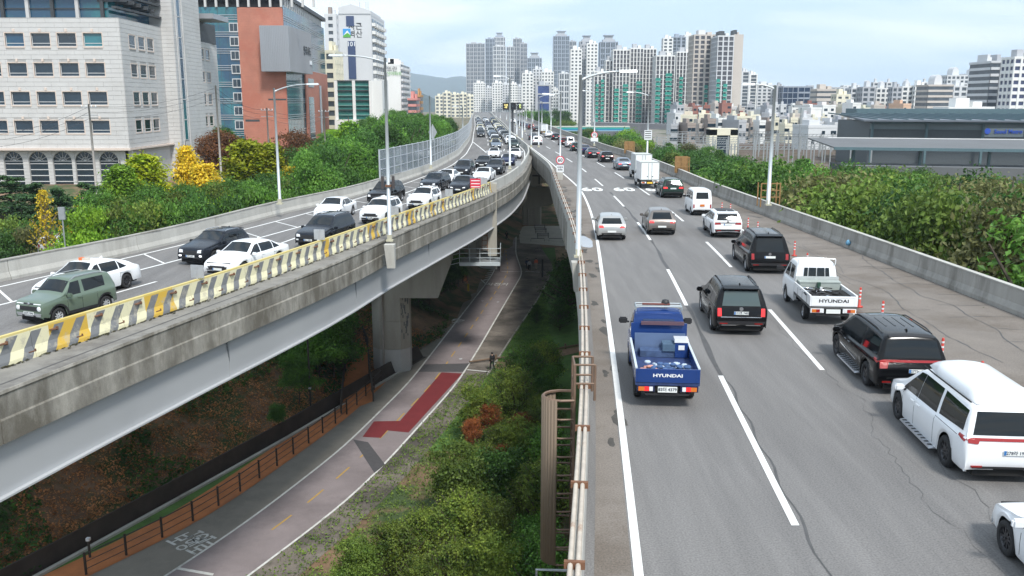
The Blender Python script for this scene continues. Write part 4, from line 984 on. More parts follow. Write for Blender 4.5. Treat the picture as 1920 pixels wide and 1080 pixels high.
def truck(name, pt, kind, plate='', box=None, letter=None):
    """one tonne cab-over truck; kind: 'crew', 'single', 'box'"""
    L, Wd = 5.1, 1.74; h = L/2; H = 1.97
    cl_ = {'crew': 2.35, 'single': 1.75, 'box': 1.7}[kind]; yb = h-cl_      # back of the cab
    sp = spec(L, Wd, [(yb, .42), (yb-.01, .9), (yb+.0, 1.2), (yb+.10, H-.14), (yb+.22, H-.03), (yb+.6, H), (h-1.25, H), (h-.95, H-.07), (h-.32, 1.22), (h-.16, 1.08), (h-.03, .9), (h, .6), (h-.03, .34)],
              [(yb, 1.15), (h-.5, 1.12), (h, .98)], .33, (-h+1.15, h-.78), st=.07, sill=.36, tumble=.15, front_round=(.4, .1), rear_round=(.01, .0), midz=.8)
    c = Car(sp, pt, name)
    c.body.name = 'cab'
    for o in list(c.root.children):
        if o.name.startswith('underbody'): bpy.data.objects.remove(o)
    m = MB(); m.box(-.62, .62, yb+.08, h-.15, .34, 1.0); m.box(-.36, .36, -h+.08, yb+.1, .42, .66); m.box(-.75, .75, yb-.1, yb+.08, .45, .7); m.build('chassis', UND, c.root)
    bk = MB(); bk.box(-Wd/2+.05, Wd/2-.05, yb+.02, yb+.06, .5, 1.22); bk.build('cab_back', pt, c.root)
    m = MB(); m.hexa([(-.80, yb+.03, 1.2), (.80, yb+.03, 1.2), (.80, yb+.1, 1.2), (-.80, yb+.1, 1.2), (-.69, yb+.12, H-.08), (.69, yb+.12, H-.08), (.69, yb+.2, H-.08), (-.69, yb+.2, H-.08)]); m.build('cab_back_panel', pt, c.root)
    c.patch('windshield', 'front', [(-.7, 1.2), (.7, 1.2), (.62, H-.18), (-.62, H-.18)], GLS)
    if kind == 'crew': c.side_glass([[(h-.5, 1.18), (h-1.22, 1.2), (h-1.22, H-.22), (h-.98, H-.22)], [(h-1.34, 1.2), (h-1.98, 1.22), (h-1.98, H-.24), (h-1.34, H-.22)]])
    else: c.side_glass([[(h-.5, 1.18), (h-1.42, 1.2), (h-1.42, H-.22), (h-.98, H-.22)]])
    if kind == 'crew':
        for x0, x1 in ((-.50, -.36), (-.31, -.02), (.03, .32), (.37, .51)): c.patch('rear_window', 'rear', [(x0, 1.34), (x1, 1.34), (x1*.95, H-.24), (x0*.95, H-.24)], GLS, 2, 3, off=.012 if 0 else .05)
    elif kind == 'single':
        c.patch('rear_window', 'rear', [(-.5, 1.34), (.5, 1.34), (.47, H-.24), (-.47, H-.24)], M('truck_rear_glass', (.02, .04, .10), .08, var=0, spec=.7), 3, 3, off=.05)
    zf = .78; hw = Wd/2+.0
    if kind == 'crew' or kind == 'single':
        fl = MB(); fl.box(-hw, hw, -h+.02, yb-.08, zf-.1, zf); fl.build('bed_floor', M('bed_floor', (.10, .10, .10), .8, .1, var=.3, scale=3) if kind == 'crew' else M('bed_floor_blue', (.02, .04, .12), .7, var=.4, scale=4), c.root)
        for sg in (-1, 1):
            m = MB(); x0, x1 = sorted((sg*(hw-.04), sg*hw)); m.box(x0, x1, -h+.06, yb-.10, zf+.003, zf+.36); o = m.build('side_gate', pt, c.root)
            m = MB(); x0, x1 = sorted((sg*(hw-.05), sg*(hw+.012))); m.box(x0, x1, -h+.06, yb-.1, zf+.363, zf+.395); m.build('gate_cap', pt if kind == 'crew' else M('cap_pale', (.5, .56, .6), .5, var=.1), o)
            for k in range(3):
                y = -h+.5+k*.75; m = MB(); x0, x1 = sorted((sg*(hw+.002), sg*(hw+.02))); m.box(x0, x1, y-.02, y+.02, zf-.02, zf+.3); m.build('gate_hinge', CHR, o)
        m = MB(); m.box(-hw, hw, -h, -h+.045, zf-.01, zf+.37); o = m.build('tail_gate', pt, c.root)
        for sg in (-1, 1): m = MB(); m.box(sg*(hw-.08)-.03, sg*(hw-.08)+.03, -h-.012, -h-.002, zf, zf+.36); m.build('gate_latch', pt, o)
        if kind == 'crew':
            m = MB(); m.box(-hw+.09, hw-.09, -h-.008, -h-.002, zf+.02, zf+.05); m.build('gate_rib', pt, o); m = MB(); m.box(-hw+.09, hw-.09, -h-.008, -h-.002, zf+.31, zf+.34); m.build('gate_rib', pt, o)
        if letter: text('lettering', letter, .17 if kind == 'crew' else .125, BLK if kind == 'crew' else WLN, o, (0, -h-.008, zf+.19), (R(90), 0, 0), .002, sx=1.45, bold=.004)
        m = MB(); m.box(-hw+.02, hw-.02, yb-.12, yb-.06, zf+.003, zf+.86 if kind == 'single' else zf+.62); m.build('headboard', pt if kind == 'single' else M('grey_board', (.40, .42, .42), .6, var=.1), c.root)
    if kind == 'crew':
        m = MB(); m.box(-.76, .80, yb-.62, yb-.16, zf+.005, zf+.46); o = m.build('tool_chest', M('chest_grey', (.36, .40, .37), .5, .2, var=.08), c.root)
        m = MB(); m.box(-.78, .82, yb-.64, yb-.14, zf+.463, zf+.50); m.build('chest_lid', MATS['chest_grey'], o)
        m = MB(); m.box(-.12, .0, yb-.76, yb-.66, zf+.005, zf+.5); m.build('bottle_crate', M('dark_green_plastic', (.02, .06, .04), .5, var=0), c.root)
        m = MB(); m.box(-.05, .04, yb-.9, yb-.79, zf+.005, zf+.34); m.build('white_canister', WLN, c.root)
        for k in range(16):
            x = random.uniform(-.7, .6); y = random.uniform(-h+.2, yb-1.0); m = MB(); a = random.uniform(0, 3.1)
            m.tube([(x+.35*math.cos(t*.7+a)*(1-t*.03), y+.2*math.sin(t*.7+a), zf+.30+.03*math.sin(t)) for t in range(7)], random.uniform(.018, .035), 5); m.build('hose', random.choice([BLK, BLK, UND, CHR]), c.root, smooth=True)
        m = MB(); m.box(-.80, .80, -h+.1, yb-1.0, zf+.02, zf+.26); m.build('load', UND, c.root)
        m = MB(); m.tube([(-.72, yb+.02, H+.07), (-.70, yb+.05, H+.13), (.70, yb+.05, H+.13), (.72, yb+.02, H+.07)], .022, 6); m.tube([(-.72, yb+.05, H-.1), (-.72, yb+.03, H+.1)], .022, 6); m.tube([(.72, yb+.05, H-.1), (.72, yb+.03, H+.1)], .022, 6); m.build('guard_rail', pt, c.root)
    if kind == 'single':
        m = MB()
        for x in (-.7, .7): m.tube([(x, yb+.15, H+.0), (x, yb+.15, H+.13), (x, h-1.1, H+.13), (x, h-1.1, H)], .02, 6)
        for y in (yb+.15, (yb+h-1.1)/2, h-1.1): m.tube([(-.7, y, H+.13), (.7, y, H+.13)], .02, 6)
        m.build('roof_rack', M('rack_grey', (.3, .34, .36), .5, .4, var=0), c.root, kind='stuff')
        m = MB(); m.box(-.5, .35, yb+.3, yb+.36, H+.15, H+.2); m.build('plank', M('plank_red', (.16, .05, .04), .8), c.root)
        m = MB(); m.lathe((.22, yb+.42, H+.2), [(.01, -.12), (.11, -.09), (.13, 0), (.1, .09), (.01, .11)], 10, 'z'); m.build('black_bundle', BLK, c.root, smooth=True)
        # steep blue rack boards against the cab
        m = MB(); m.box(-.74, .78, yb-.36, yb-.30, zf+.01, zf+.60); m.build('board', M('board_blue', (.10, .15, .26), .5, var=.1, scale=2), c.root)
        m = MB(); m.box(-.55, .75, yb-.22, yb-.14, zf+.83, zf+.93); m.build('beam', M('beam_brown', (.10, .055, .075), .7), c.root)
        m = MB(); m.box(-.60, .50, yb-.9, yb-.42, zf+.01, zf+.2); m.build('tarpaulin', M('tarp_blue', (.05, .085, .17), .6, var=.3, scale=6, bump=.5), c.root)
        m = MB(); m.box(.06, .42, yb-.95, yb-.45, zf+.21, zf+.42); m.build('blue_box', M('box_teal', (.07, .12, .18), .5), c.root)
        m = MB(); m.box(.42, .80, yb-.95, yb-.55, zf+.02, zf+.48); o = m.build('cool_box', PBT, c.root); m = MB(); m.box(.40, .81, yb-.97, yb-.53, zf+.483, zf+.58); m.build('cool_box_lid', WLN, o)
        m = MB(); m.box(.52, .70, yb-.965, yb-.952, zf+.26, zf+.40); m.build('cool_box_handle', WLN, o)
        for col, pos, n_, rr in ((M('sack_pink', (.5, .25, .2), .9, var=.4, scale=9), (-.45, -h+.32), 26, .13), (M('sack_pale', (.42, .5, .6), .8, var=.3, scale=7), (.1, -h+.75), 40, .17), (M('rag_blue', (.05, .10, .22), .9, var=.4, scale=6), (.0, -h+.45), 60, .2)):
            m = MB()
            for k in range(n_):
                x = pos[0]+random.uniform(-.4, .4)*(1 if n_ < 30 else 1.6); y = pos[1]+random.uniform(-.12, .12)*(1 if n_ < 30 else 2); z = zf+random.uniform(.1, .34); r_ = rr*random.uniform(.3, .6)
                m.lathe((max(-.75, min(.75, x)), y, z), [(.01, -r_*.5), (r_*.8, -r_*.35), (r_, 0), (r_*.7, r_*.35), (.01, r_*.45)], 7, 'z')
            m.build('load', col, c.root, kind='stuff', smooth=True)
    if kind == 'box':
        bz = 2.55 if box is None else box; bw = Wd/2+.03
        m = MB(); m.box(-bw, bw, -h, yb-.05, .86, bz); m.build('cargo_box', PW if box is None else M('cargo_grey', (.52, .54, .54), .45, var=.04), c.root)
        fr_ = MB(); 
        for x in (-bw, bw-.05): fr_.box(x, x+.05, -h-.02, -h+.0, .88, bz+.02)
        fr_.box(-bw, bw, -h-.025, -h-.005, bz-.05, bz+.03); fr_.box(-bw, bw, -h-.025, -h-.005, .84, .90); fr_.build('door_frame', M('box_frame', (.36, .40, .38), .5, .2, var=0), c.root)
        for x0, x1 in ((-bw+.06, -.015), (.015, bw-.06)):
            m = MB(); m.box(x0, x1, -h-.014, -h-.004, .92, bz-.06); o = m.build('cargo_door', PW, c.root)
            xx = x0+.32 if x0 < 0 else x1-.32
            m = MB(); m.tube([(xx*.32, -h-.035, .92), (xx*.32, -h-.035, bz-.08)], .016, 5); m.build('lock_bar', M('lock_green', (.10, .22, .18), .5), o)
        for x in (-.25, .25): m = MB(); m.box(x-.05, x+.05, -h-.04, -h-.016, 1.16, 1.22); m.build('door_handle', BLK, c.root)
    for sg in (-1, 1):
        x0, x1 = sorted((sg*(hw-.52), sg*(hw-.04)))
        m = MB(); m.box(x0, x1, -h-.03, -h+.06, .52, .68); o = m.build('light_housing', pt if kind != 'single' else PNV, c.root)
        seq = [(ORA, .0, .4), (RED if kind != 'single' else REDL, .4, .72), (WLN, .74, .98)] if 1 else []
        for mt, a, b in seq:
            xa, xb = (sg*(hw-.08-a*.4), sg*(hw-.08-b*.4)); m = MB(); m.box(min(xa, xb), max(xa, xb), -h-.045, -h-.032, .54, .66); m.build('tail_light', mt, o)
    m = MB(); m.box(-.6, .6, -h+.02, -h+.07, .40, .46); m.build('under_guard', BLK, c.root)
    m = MB(); m.box(-.26, .26, -h-.03, -h-.015, .50, .66); o = m.build('number_plate', PLT if kind != 'box' else PLY, c.root)
    if plate: text('plate_text', plate, .12, PTXT, o, (0, -h-.036, .58), (R(90), 0, 0), .001, bold=.002)
    c.mirror(h-.42, 1.35, x=.88, mat=BLK, sc=1.15)
    if kind == 'box' or 1: c.both('headlight', 'front', [(.5, .62), (.78, .62), (.78, .84), (.5, .84)], WLN)
    c.wheels(RIM if kind == 'crew' else RIMD, 8, tw=.2); return c
# ---- placing ----
def put(c, px, py, line, side='rear', label='', cat='car', group=None, z=0., dx=0., turn=0., own=None):
    """px,py: where the rear (or front) bumper centre stands on the road in the photograph"""
    p = W(px, py, z); hd = line.head(p.y); L = c.sp['L'] if isinstance(c, Car) else own
    r = c.root if isinstance(c, Car) else c
    rz = -hd+turn
    d = Vector((math.sin(-rz), math.cos(-rz), 0))
    if side == 'rear': pos = p+d*(L/2)
    else: pos = p+d*(L/2); rz += math.pi
    r.location = pos; r.rotation_euler = (0, 0, rz); tag(r, label, cat, group); return r
GR_, GL_ = 'vehicles driving away on the right viaduct', 'vehicles queueing toward the camera on the left viaduct'
def putR(c, px, py, label, cat='car', **k): return put(c, px, py, dash1, 'rear', label, cat, GR_, 0.004, **k)
def putL(c, px, py, label, cat='car', **k): return put(c, px, py, k.pop('line', LB), 'front', label, cat, GL_, -.02, **k)
putR(truck('flatbed_truck', PBT, 'single', plate='83더 4379', letter='HYUNDAI'), 1250, 768, 'battered blue flatbed truck with roof rack, carrying a cool box and sacks', 'truck')
putR(suv('sport_utility_car', PK, chrome=True, plate='152조 7482', lit=True, glass=GLG, rails=True), 1388, 631, 'black sport utility car with lit vertical tail lights, ahead of the blue truck')
putR(truck('flatbed_truck', PW, 'crew', plate='', letter='HYUNDAI'), 1560, 612, 'white crew cab truck with a grey tool chest in its open bed', 'truck')
putR(minivan('minivan', PK, plate='277노 4029'), 1706, 745, 'black minivan with a full width red light bar and side steps', 'minivan')
putR(minivan('minivan', PW, hi=True, plate='278라 1929', rim=RIMD), 1888, 912, 'white raised roof minivan with silver side steps at the right frame edge', 'minivan')
s_ = sedan('saloon_car', PW, L=4.95, plate='', rim=RIMD, fr=(.9, .2))
pw = W(1897, 1047); hd = dash1.head(pw.y); s_.root.location = (pw.x+.80+math.sin(hd)*-1.55, pw.y-1.5, .004); s_.root.rotation_euler = (0, 0, -hd); tag(s_.root, 'white saloon car cut off by the bottom right corner of the frame', 'car', GR_)
putR(suv('sport_utility_car', PK, L=5.35, Wd=2.05, H=1.92, chrome=False, plate='', tail='vertical'), 1442, 515, 'large black sport utility car with silver wheels ahead of the white crew cab truck')
xo = suv('crossover', PW, L=4.55, Wd=1.85, H=1.6, chrome=False, rails=False, tail='wide', plate='')
xo.patch('roof_panel', 'top', [(-.56, -2.0), (.56, -2.0), (.54, .2), (-.54, .2)], BLK, 6, 8, off=.006)
xo.patch('tail_light', 'rear', [(-.75, .93), (.75, .93), (.75, .98), (-.75, .98)], BLK, 8, 1, off=.02)
putR(xo, 1364, 447, 'white crossover with black roof and spoiler, behind the small white van')
putR(hatch('hatchback', PSL), 1147, 452, 'silver hatchback in the lane nearest the central edge barrier')
putR(hatch('hatchback', PBR, L=4.4, Wd=1.83, H=1.56), 1241, 442, 'taupe hatchback in the middle lane beside the silver one')
putR(microvan('van', PW), 1316, 405, 'small white van with a yellow number plate', 'van')
putR(suv('sport_utility_car', PGN, L=4.6, H=1.65, chrome=False, tail='wide', det=1, lit=True), 1262, 372, 'dark green sport utility car right behind the white box truck')
putR(truck('box_truck', PW, 'box'), 1218, 354, 'white box truck with green lock bars, the nearer of the two', 'truck')
putR(truck('box_truck', PW, 'box', box=2.75), 1206, 338, 'taller white box truck half hidden behind the other box truck', 'truck')
putR(sedan('saloon_car', PGB, det=1, lit=True), 1172, 320, 'blue grey saloon car ahead of the box trucks')
putR(hatch('hatchback', PK), 1139, 305, 'small black hatchback with bright red tail lights')
putR(sedan('saloon_car', PDG, det=1, lit=True), 1114, 297, 'dark saloon car with a lit red brake light in its rear window')
protoD = {}
def lite(kind, pt):
    """one low detail car of its kind; every far car is a copy of it"""
    k = (kind, pt.name)
    if k not in protoD:
        c = {'sedan': lambda: sedan('saloon_car', pt, det=1), 'suv': lambda: suv('sport_utility_car', pt, det=1, chrome=False, L=4.7, H=1.68), 'hatch': lambda: hatch('hatchback', pt, det=1), 'van': lambda: microvan('van', pt)}[kind]()
        # far cars: one mesh
        obs = [o for o in bpy.data.objects if o.type == 'MESH' and (o.parent is c.root or (o.parent and o.parent.parent is c.root))]
        m = MB(); mats = []
        bpy.context.view_layer.update()
        for o in obs:
            mw = o.matrix_world; i0 = len(m.v)
            for v in o.data.vertices: m.v.append(tuple(mw @ v.co))
            for pgn in o.data.polygons:
                mt = o.data.materials[pgn.material_index]
                if mt not in mats: mats.append(mt)
                m.f.append(tuple(i0+q for q in pgn.vertices)); m.m.append(mats.index(mt))
        L = c.sp['L']
        for o in obs: bpy.data.objects.remove(o)
        nm = c.root.name.split('.')[0]; bpy.data.objects.remove(c.root)
        protoD[k] = (m.mesh(nm+'_far', mats, False), L, nm)
    return protoD[k]
NM = {PW.name: 'white', PK.name: 'black', PDG.name: 'charcoal', PNV.name: 'navy', PGN.name: 'dark green', PSL.name: 'silver', PBR.name: 'brown', PTX.name: 'cream', PGB.name: 'blue grey', PRD.name: 'maroon'}
def putlite(kind, pt, p, line, rear, label, group, z):
    me, L, nm = lite(kind, pt); o = newobj(nm, me); hd = line.head(p.y); d = Vector((math.sin(hd), math.cos(hd), 0)); o.location = p+d*(L/2); o.location.z = z
    o.rotation_euler = (0, 0, -hd+(0 if rear else math.pi)); tag(o, label, 'car', group); return o
for px, py, k, pt, lab in ((1098, 290, 'sedan', PNV, 'dark blue saloon car just beyond the lamp pole'), (1082, 284, 'hatch', PGN, 'dark green hatchback behind the small white van ahead'), (1070, 277, 'van', PW, 'white van far ahead in the right hand lane'), (1058, 273, 'hatch', PRD, 'maroon hatchback beside the far white van'),
    (1043, 263, 'hatch', PDG, 'charcoal hatchback ahead of the maroon one'), (1030, 258, 'sedan', PW, 'white saloon car ahead of the charcoal hatchback'), (1008, 272, 'suv', PW, 'white sport utility car alone in the lane beside the viaduct gap'), (1000, 263, 'sedan', PDG, 'charcoal saloon car just ahead of the lone white one'),
    (1006, 247, 'sedan', PK, 'black saloon car under the far lamp poles'), (996, 243, 'suv', PRD, 'maroon car in the far dark cluster'), (988, 240, 'sedan', PNV, 'navy car in the far dark cluster'), (979, 237, 'sedan', PK, 'black car in the far dark cluster'), (972, 234, 'hatch', PDG, 'charcoal car in the far dark cluster'), (962, 231, 'suv', PW, 'white car furthest along the right viaduct')):
    putlite(k, pt, W(px, py), dash1, True, lab, GR_, .004)
bt = truck('box_truck', PTX, 'box'); putR(bt, 1021, 252, 'far cream box truck beside the blue bridge', 'truck')
# left viaduct, toward the camera
putL(mini_suv('mini_car', PG), 57, 611, 'sage green mini sport utility car nearest on the left viaduct')
tx = sedan('taxi', PW, L=4.9, H=1.47, fast=True, plate='', rim=RIMD); putL(tx, 88, 572, 'white taxi with an orange roof light beside the sage green car', 'taxi', line=LA)
o = MB(); o.box(-.22, .22, .0, .16, 1.49, 1.60); t_ = o.build('roof_light', M('taxi_lamp', (.55, .5, .42), .4), tx.root); o = MB(); o.box(.06, .24, -.005, .165, 1.495, 1.62); o.build('light_cap', M('taxi_orange', (.7, .17, .05), .4), t_)
putL(suv('sport_utility_car', PDG, L=4.2, Wd=1.8, H=1.56, plate='23허 5187', lit=True), 358, 499, 'charcoal sport utility car beside the white saloon, near the hatched lines', line=LA)
putL(sedan('saloon_car', PW, L=5.0, Wd=1.88, H=1.47, plate=''), 408, 521, 'white saloon car with black grille behind the marker plate')
putL(suv('sport_utility_car', PDG, L=4.8, Wd=1.9, H=1.7, plate='364나 2905'), 578, 467, 'charcoal sport utility car with tall headlights and silver bumper trim')
putL(sedan('saloon_car', PW, H=1.45, plate='', det=1), 608, 415, 'white saloon car on the far lane behind the charcoal car', line=LA)
putL(suv('sport_utility_car', PW, L=4.3, Wd=1.82, H=1.62, chrome=False, plate='17우 5290'), 694, 422, 'white sport utility car directly behind the tall lamp pole')
putL(suv('sport_utility_car', PK, L=4.5, det=1, chrome=False), 706, 385, 'black sport utility car mostly hidden by the tall lamp pole', line=LA)
putL(suv('sport_utility_car', PW, L=4.1, Wd=1.8, H=1.6, chrome=False, plate=''), 780, 395, 'white compact sport utility car between two marker plates')
putL(suv('sport_utility_car', PDG, L=4.6, Wd=1.87, H=1.66, lit=True, chrome=False, plate=''), 802, 361, 'charcoal sport utility car next to the noise barrier', line=LA)
putL(sedan('saloon_car', PW, det=1), 830, 348, 'white saloon car peeping out between charcoal cars', line=LA)
putL(sedan('saloon_car', PDG, L=4.9, Wd=1.88, H=1.5, plate='', det=2), 858, 364, 'charcoal saloon car with a bright headlight strip near the barrier bend')
putL(suv('sport_utility_car', PDG, L=4.7, det=1, chrome=False), 864, 332, 'charcoal car behind the hidden white saloon', line=LA)
putL(sedan('saloon_car', PW, det=1, L=4.7), 901, 343, 'white saloon car right beside the red warning sign')
for px, py, k, pt, ln, lab in ((925, 328, 'suv', PDG, LB, 'big charcoal van-like car in front of the narrow bend'), (903, 315, 'sedan', PK, LA, 'black car left of the big charcoal one'), (951, 311, 'sedan', PNV, LB, 'navy car close to the bend of the plain barrier'),
    (925, 297, 'sedan', PW, LA, 'white car left of the thin lamp pole'), (965, 298, 'sedan', PW, LB, 'white car right of the thin lamp pole')):
    putlite(k, pt, W(px, py), ln, False, lab, GL_, -.02)
cols = [PW, PDG, PW, PK, PSL, PNV, PGB, PDG, PW, PGN, PBR, PTX]; rnd = random.Random(11)
lanes = (('left', .175), ('middle', .50), ('right', .83)); NUMS = 'first second third fourth fifth sixth seventh eighth ninth tenth eleventh twelfth thirteenth fourteenth fifteenth sixteenth seventeenth eighteenth nineteenth twentieth'.split()+[d+'-'+q for d in ('twenty', 'thirty', 'forty', 'fifty') for q in 'first second third fourth fifth sixth seventh eighth ninth tenth'.split()]
for li, (ln, fr) in enumerate(lanes):
    class LL: pass
    fL = lambda Y, fr=fr: lf(Y)+1.0+(lb(Y)-.6-lf(Y)-1.0)*fr
    Lo = Line.__new__(Line); Lo.__class__ = type('LX', (), {'head': lambda s, Y, f=fL: math.atan2(f(Y+3)-f(Y-3), 6.)})
    y = (214, 163, 160)[li]; i = 0
    while y < 470 and i < 28:
        pt = rnd.choice(cols); k = rnd.choice(['sedan', 'suv', 'sedan', 'suv', 'hatch', 'van'] if pt is PW else ['sedan', 'suv', 'suv'])
        putlite(k, pt, Vector((fL(y), y, 0)), Lo, False, '%s car, %s in the %s far queue' % (NM[pt.name], NUMS[i], ln), GL_, -.02)
        y += rnd.uniform(6.8, 10.5); i += 1
# ================= BUILDINGS =================
STN = M('stone_cladding', (.54, .53, .515), .8, var=.05, scale=.6, col2=(.47, .455, .435), thr=(.5, .75), fine=.03); STJ = M('stone_joint', (.38, .37, .355), .9, var=.1)
STF = M('stone_frame', (.62, .52, .45), .8, var=.05); GBL = M('window_pane', (.015, .03, .045), .08, var=.3, scale=.25, spec=.8); WFR = M('window_frame', (.6, .6, .6), .5, var=0)
GTE = M('teal_glass', (.03, .16, .19), .1, var=.35, scale=.18, spec=.7, col2=(.02, .07, .13), thr=(.45, .55)); BRK = M('red_brick', (.43, .175, .12), .85, var=.10, scale=.5, col2=(.42, .15, .10), thr=(.5, .6), fine=.12)
DKR = M('roof_dark', (.05, .055, .06), .6, var=.15); MTL = M('metal_cladding', (.34, .35, .37), .4, .35, var=.05, scale=.3, streak=True); GWH = M('render_white', (.72, .72, .70), .75, var=.04, scale=.2, col2=(.60, .59, .57), thr=(.55, .8), streak=True)
def local(root, p0, p1):
    """frame along a wall: u along p0->p1, n outward (right hand side of the direction)"""
    d = Vector((p1[0]-p0[0], p1[1]-p0[1])); L = d.length; d /= L; n = Vector((d.y, -d.x)); return Vector(p0), d, n, L
def fbox(m, fr, u0, u1, n0, n1, z0, z1, mi=0):
    o, d, n, L = fr
    P = [(*(o+d*u+n*k), z) for z in (z0, z1) for u, k in ((u0, n0), (u1, n0), (u1, n1), (u0, n1))]
    m.hexa(P, mi)
def facade(root, p0, p1, z0, z1, ops, mat, th=.35, panel=(2.3, .58), pmat=None, pn='stone', seed=1, joint=None):
    """wall with real openings: ops = (u0,u1,z0,z1,kind); returns frame"""
    fr = local(root, p0, p1); L = fr[3]; us = sorted({0, L} | {u for q in ops for u in q[:2]}); zs = sorted({z0, z1} | {z for q in ops for z in q[2:4]})
    wm = MB(); pm = MB()
    for a, b in zip(us, us[1:]):
        run = None
        for c, d in zip(zs, zs[1:]):
            if any(q[0]-1e-6 <= a and b <= q[1]+1e-6 and q[2]-1e-6 <= c and d <= q[3]+1e-6 for q in ops): continue
            fbox(wm, fr, a, b, -th, 0, c, d)
    if pmat:
        rnd = random.Random(seed); z = z0; r = 0
        while z < z1-.05:
            h = min(panel[1], z1-z); u = -panel[0]*(.5 if r % 2 else 0)
            while u < L:
                a, b = max(0, u), min(L, u+panel[0])
                if b-a > .1:
                    cuts = [(a, b)]
                    for q in ops:
                        if q[2] < z+h-.02 and q[3] > z+.02:
                            nc = []
                            for x0, x1 in cuts:
                                if q[1] <= x0 or q[0] >= x1: nc.append((x0, x1)); continue
                                if q[0] > x0+.05: nc.append((x0, q[0]))
                                if q[1] < x1-.05: nc.append((q[1], x1))
                            cuts = nc
                    for x0, x1 in cuts: 
                        if x1-x0 > .06: fbox(pm, fr, x0+.012, x1-.012, .002, .035+rnd.uniform(-.008, .008), z+.025, z+h-.012)
                u += panel[0]
            z += panel[1]; r += 1
        pm.build('%s_panel' % pn, pmat, root, kind='stuff')
    wm.build('wall', joint or mat, root)
    return fr
def window(root, fr, u0, u1, z0, z1, pane=None, bars=(), hb=(), depth=-.22, fmat=None, sill=None, name='window', surround=None):
    m = MB(); t = .06
    for a, b, c, d in ((u0, u1, z0, z0+t), (u0, u1, z1-t, z1), (u0, u0+t, z0+t, z1-t), (u1-t, u1, z0+t, z1-t)): fbox(m, fr, a, b, depth-.04, depth+.04, c, d)
    for f in bars: u = u0+(u1-u0)*f; fbox(m, fr, u-.03, u+.03, depth-.03, depth+.03, z0+t, z1-t)
    for f in hb: z = z0+(z1-z0)*f; fbox(m, fr, u0+t, u1-t, depth-.035, depth+.035, z-.035, z+.035)
    w_ = m.build(name, fmat or WFR, root)
    m = MB(); fbox(m, fr, u0+t, u1-t, depth-.02, depth-.005, z0+t, z1-t); m.build('pane', pane or GBL, w_)
    if surround:
        m = MB(); s = .12
        for a, b, c, d in ((u0-s, u1+s, z0-s-.06, z0), (u0-s, u1+s, z1, z1+s), (u0-s, u0, z0, z1), (u1, u1+s, z0, z1)): fbox(m, fr, a, b, -.06, .06, c, d)
        m.build('surround', surround, w_)
    return w_
def core(root, x0, x1, y0, y1, z0, z1, mat, name='core'):
    m = MB(); m.box(x0, x1, y0, y1, z0, z1); return m.build(name, mat, root)
INT = M('dark_interior', (.012, .013, .015), .9, var=.1)
# ---- stone office block ----
b = empty('office_building'); tag(b, 'pale stone clad office block with arched ground floor at the left frame edge', 'building')
zt = 19.; zb_ = 2.1; rows = [D(960, y, 122).z for y in (62, 89, 118, 144.5, 172, 198.5, 226, 250)]
rz = [(D(100, y1, 122).z, D(100, y0, 122).z) for y0, y1 in ((62, 87), (118, 143), (172, 197), (226, 250))]
X0, X1 = -84., -51.4
ops = []
c0 = D(17, 140, 122).x
for (za, zc) in rz:
    k = -4
    while k < 4:
        u = c0+k*3.42-X0
        if u > .5: ops.append((u, u+2.45, za, zc, 'w'))
        k += 1
fr = facade(b, (X0, 122), (X1, 122), zb_, zt, ops, STN, pmat=STN, joint=STJ)
for q in ops:
    window(b, fr, *q[:4], hb=(.24,), surround=STF, pane=GBL if q[2] < 14 or q[0] % 2 < 1.2 else GTE)  # some top-floor panes coloured teal to stand in for reflections
    m = MB(); um = (q[0]+q[1])/2; fbox(m, fr, um-.14, um+.14, .036, .12, q[3]+.16, q[3]+.55); m.build('keystone', STF, b)
ops2 = []
for (za, zc) in rz:
    for a, w2 in ((2.9, 2.3), (6.3, 2.4), (9.7, 2.5)): ops2.append((a, a+w2, za, zc, 'w'))
fr2 = facade(b, (X1, 122), (X1-.6, 138), zb_, zt, ops2, STN, pmat=STN, joint=STJ, seed=2)
for q in ops2: window(b, fr2, *q[:4], hb=(.24,), surround=STF, depth=-.03)
core(b, X0, X1-.8, 123.4, 138, -4, zt-.3, INT); core(b, X0, -54.6, 138.02, 167, -4, zt-.9, INT)
m = MB(); m.box(-56, -53.3, 166.5, 167, -4, 18.2); m.build('end_wall', STN, b)
# pylon with vertical strip window
opp = [(1.9, 3.5, 2.5, 30, 'w')]
fr3 = facade(b, (-50.2, 138), (-50.6, 151), -3, 42, opp, STN, pmat=STN, joint=STJ, seed=3)
for k in range(9): window(b, fr3, 1.9, 3.5, 2.5+k*3.05, 2.5+(k+1)*3.05-.02, depth=.03, pane=GTE)
for u in (1.1, 4.2): m = MB(); fbox(m, fr3, u, u+.35, .04, .14, -3, 42); m.build('pilaster', STN, b)
facade(b, (-54.6, 138), (-50.2, 138), -3, 42, [], STN, pmat=STN, joint=STJ, seed=4)
core(b, -54.5, -50.8, 138.3, 151, -3, 41.9, STJ, 'pylon_core')
ops4 = []
for (za, zc) in rz:
    for a in (5.2, 8.7): ops4.append((a, a+2.3, za, zc, 'w'))
fr4 = facade(b, (-52.4, 151), (-53.2, 167), -3, 18.2, ops4, STN, pmat=STN, joint=STJ, seed=5)
for q in ops4: window(b, fr4, *q[:4], hb=(.24,), surround=STF, depth=-.03)
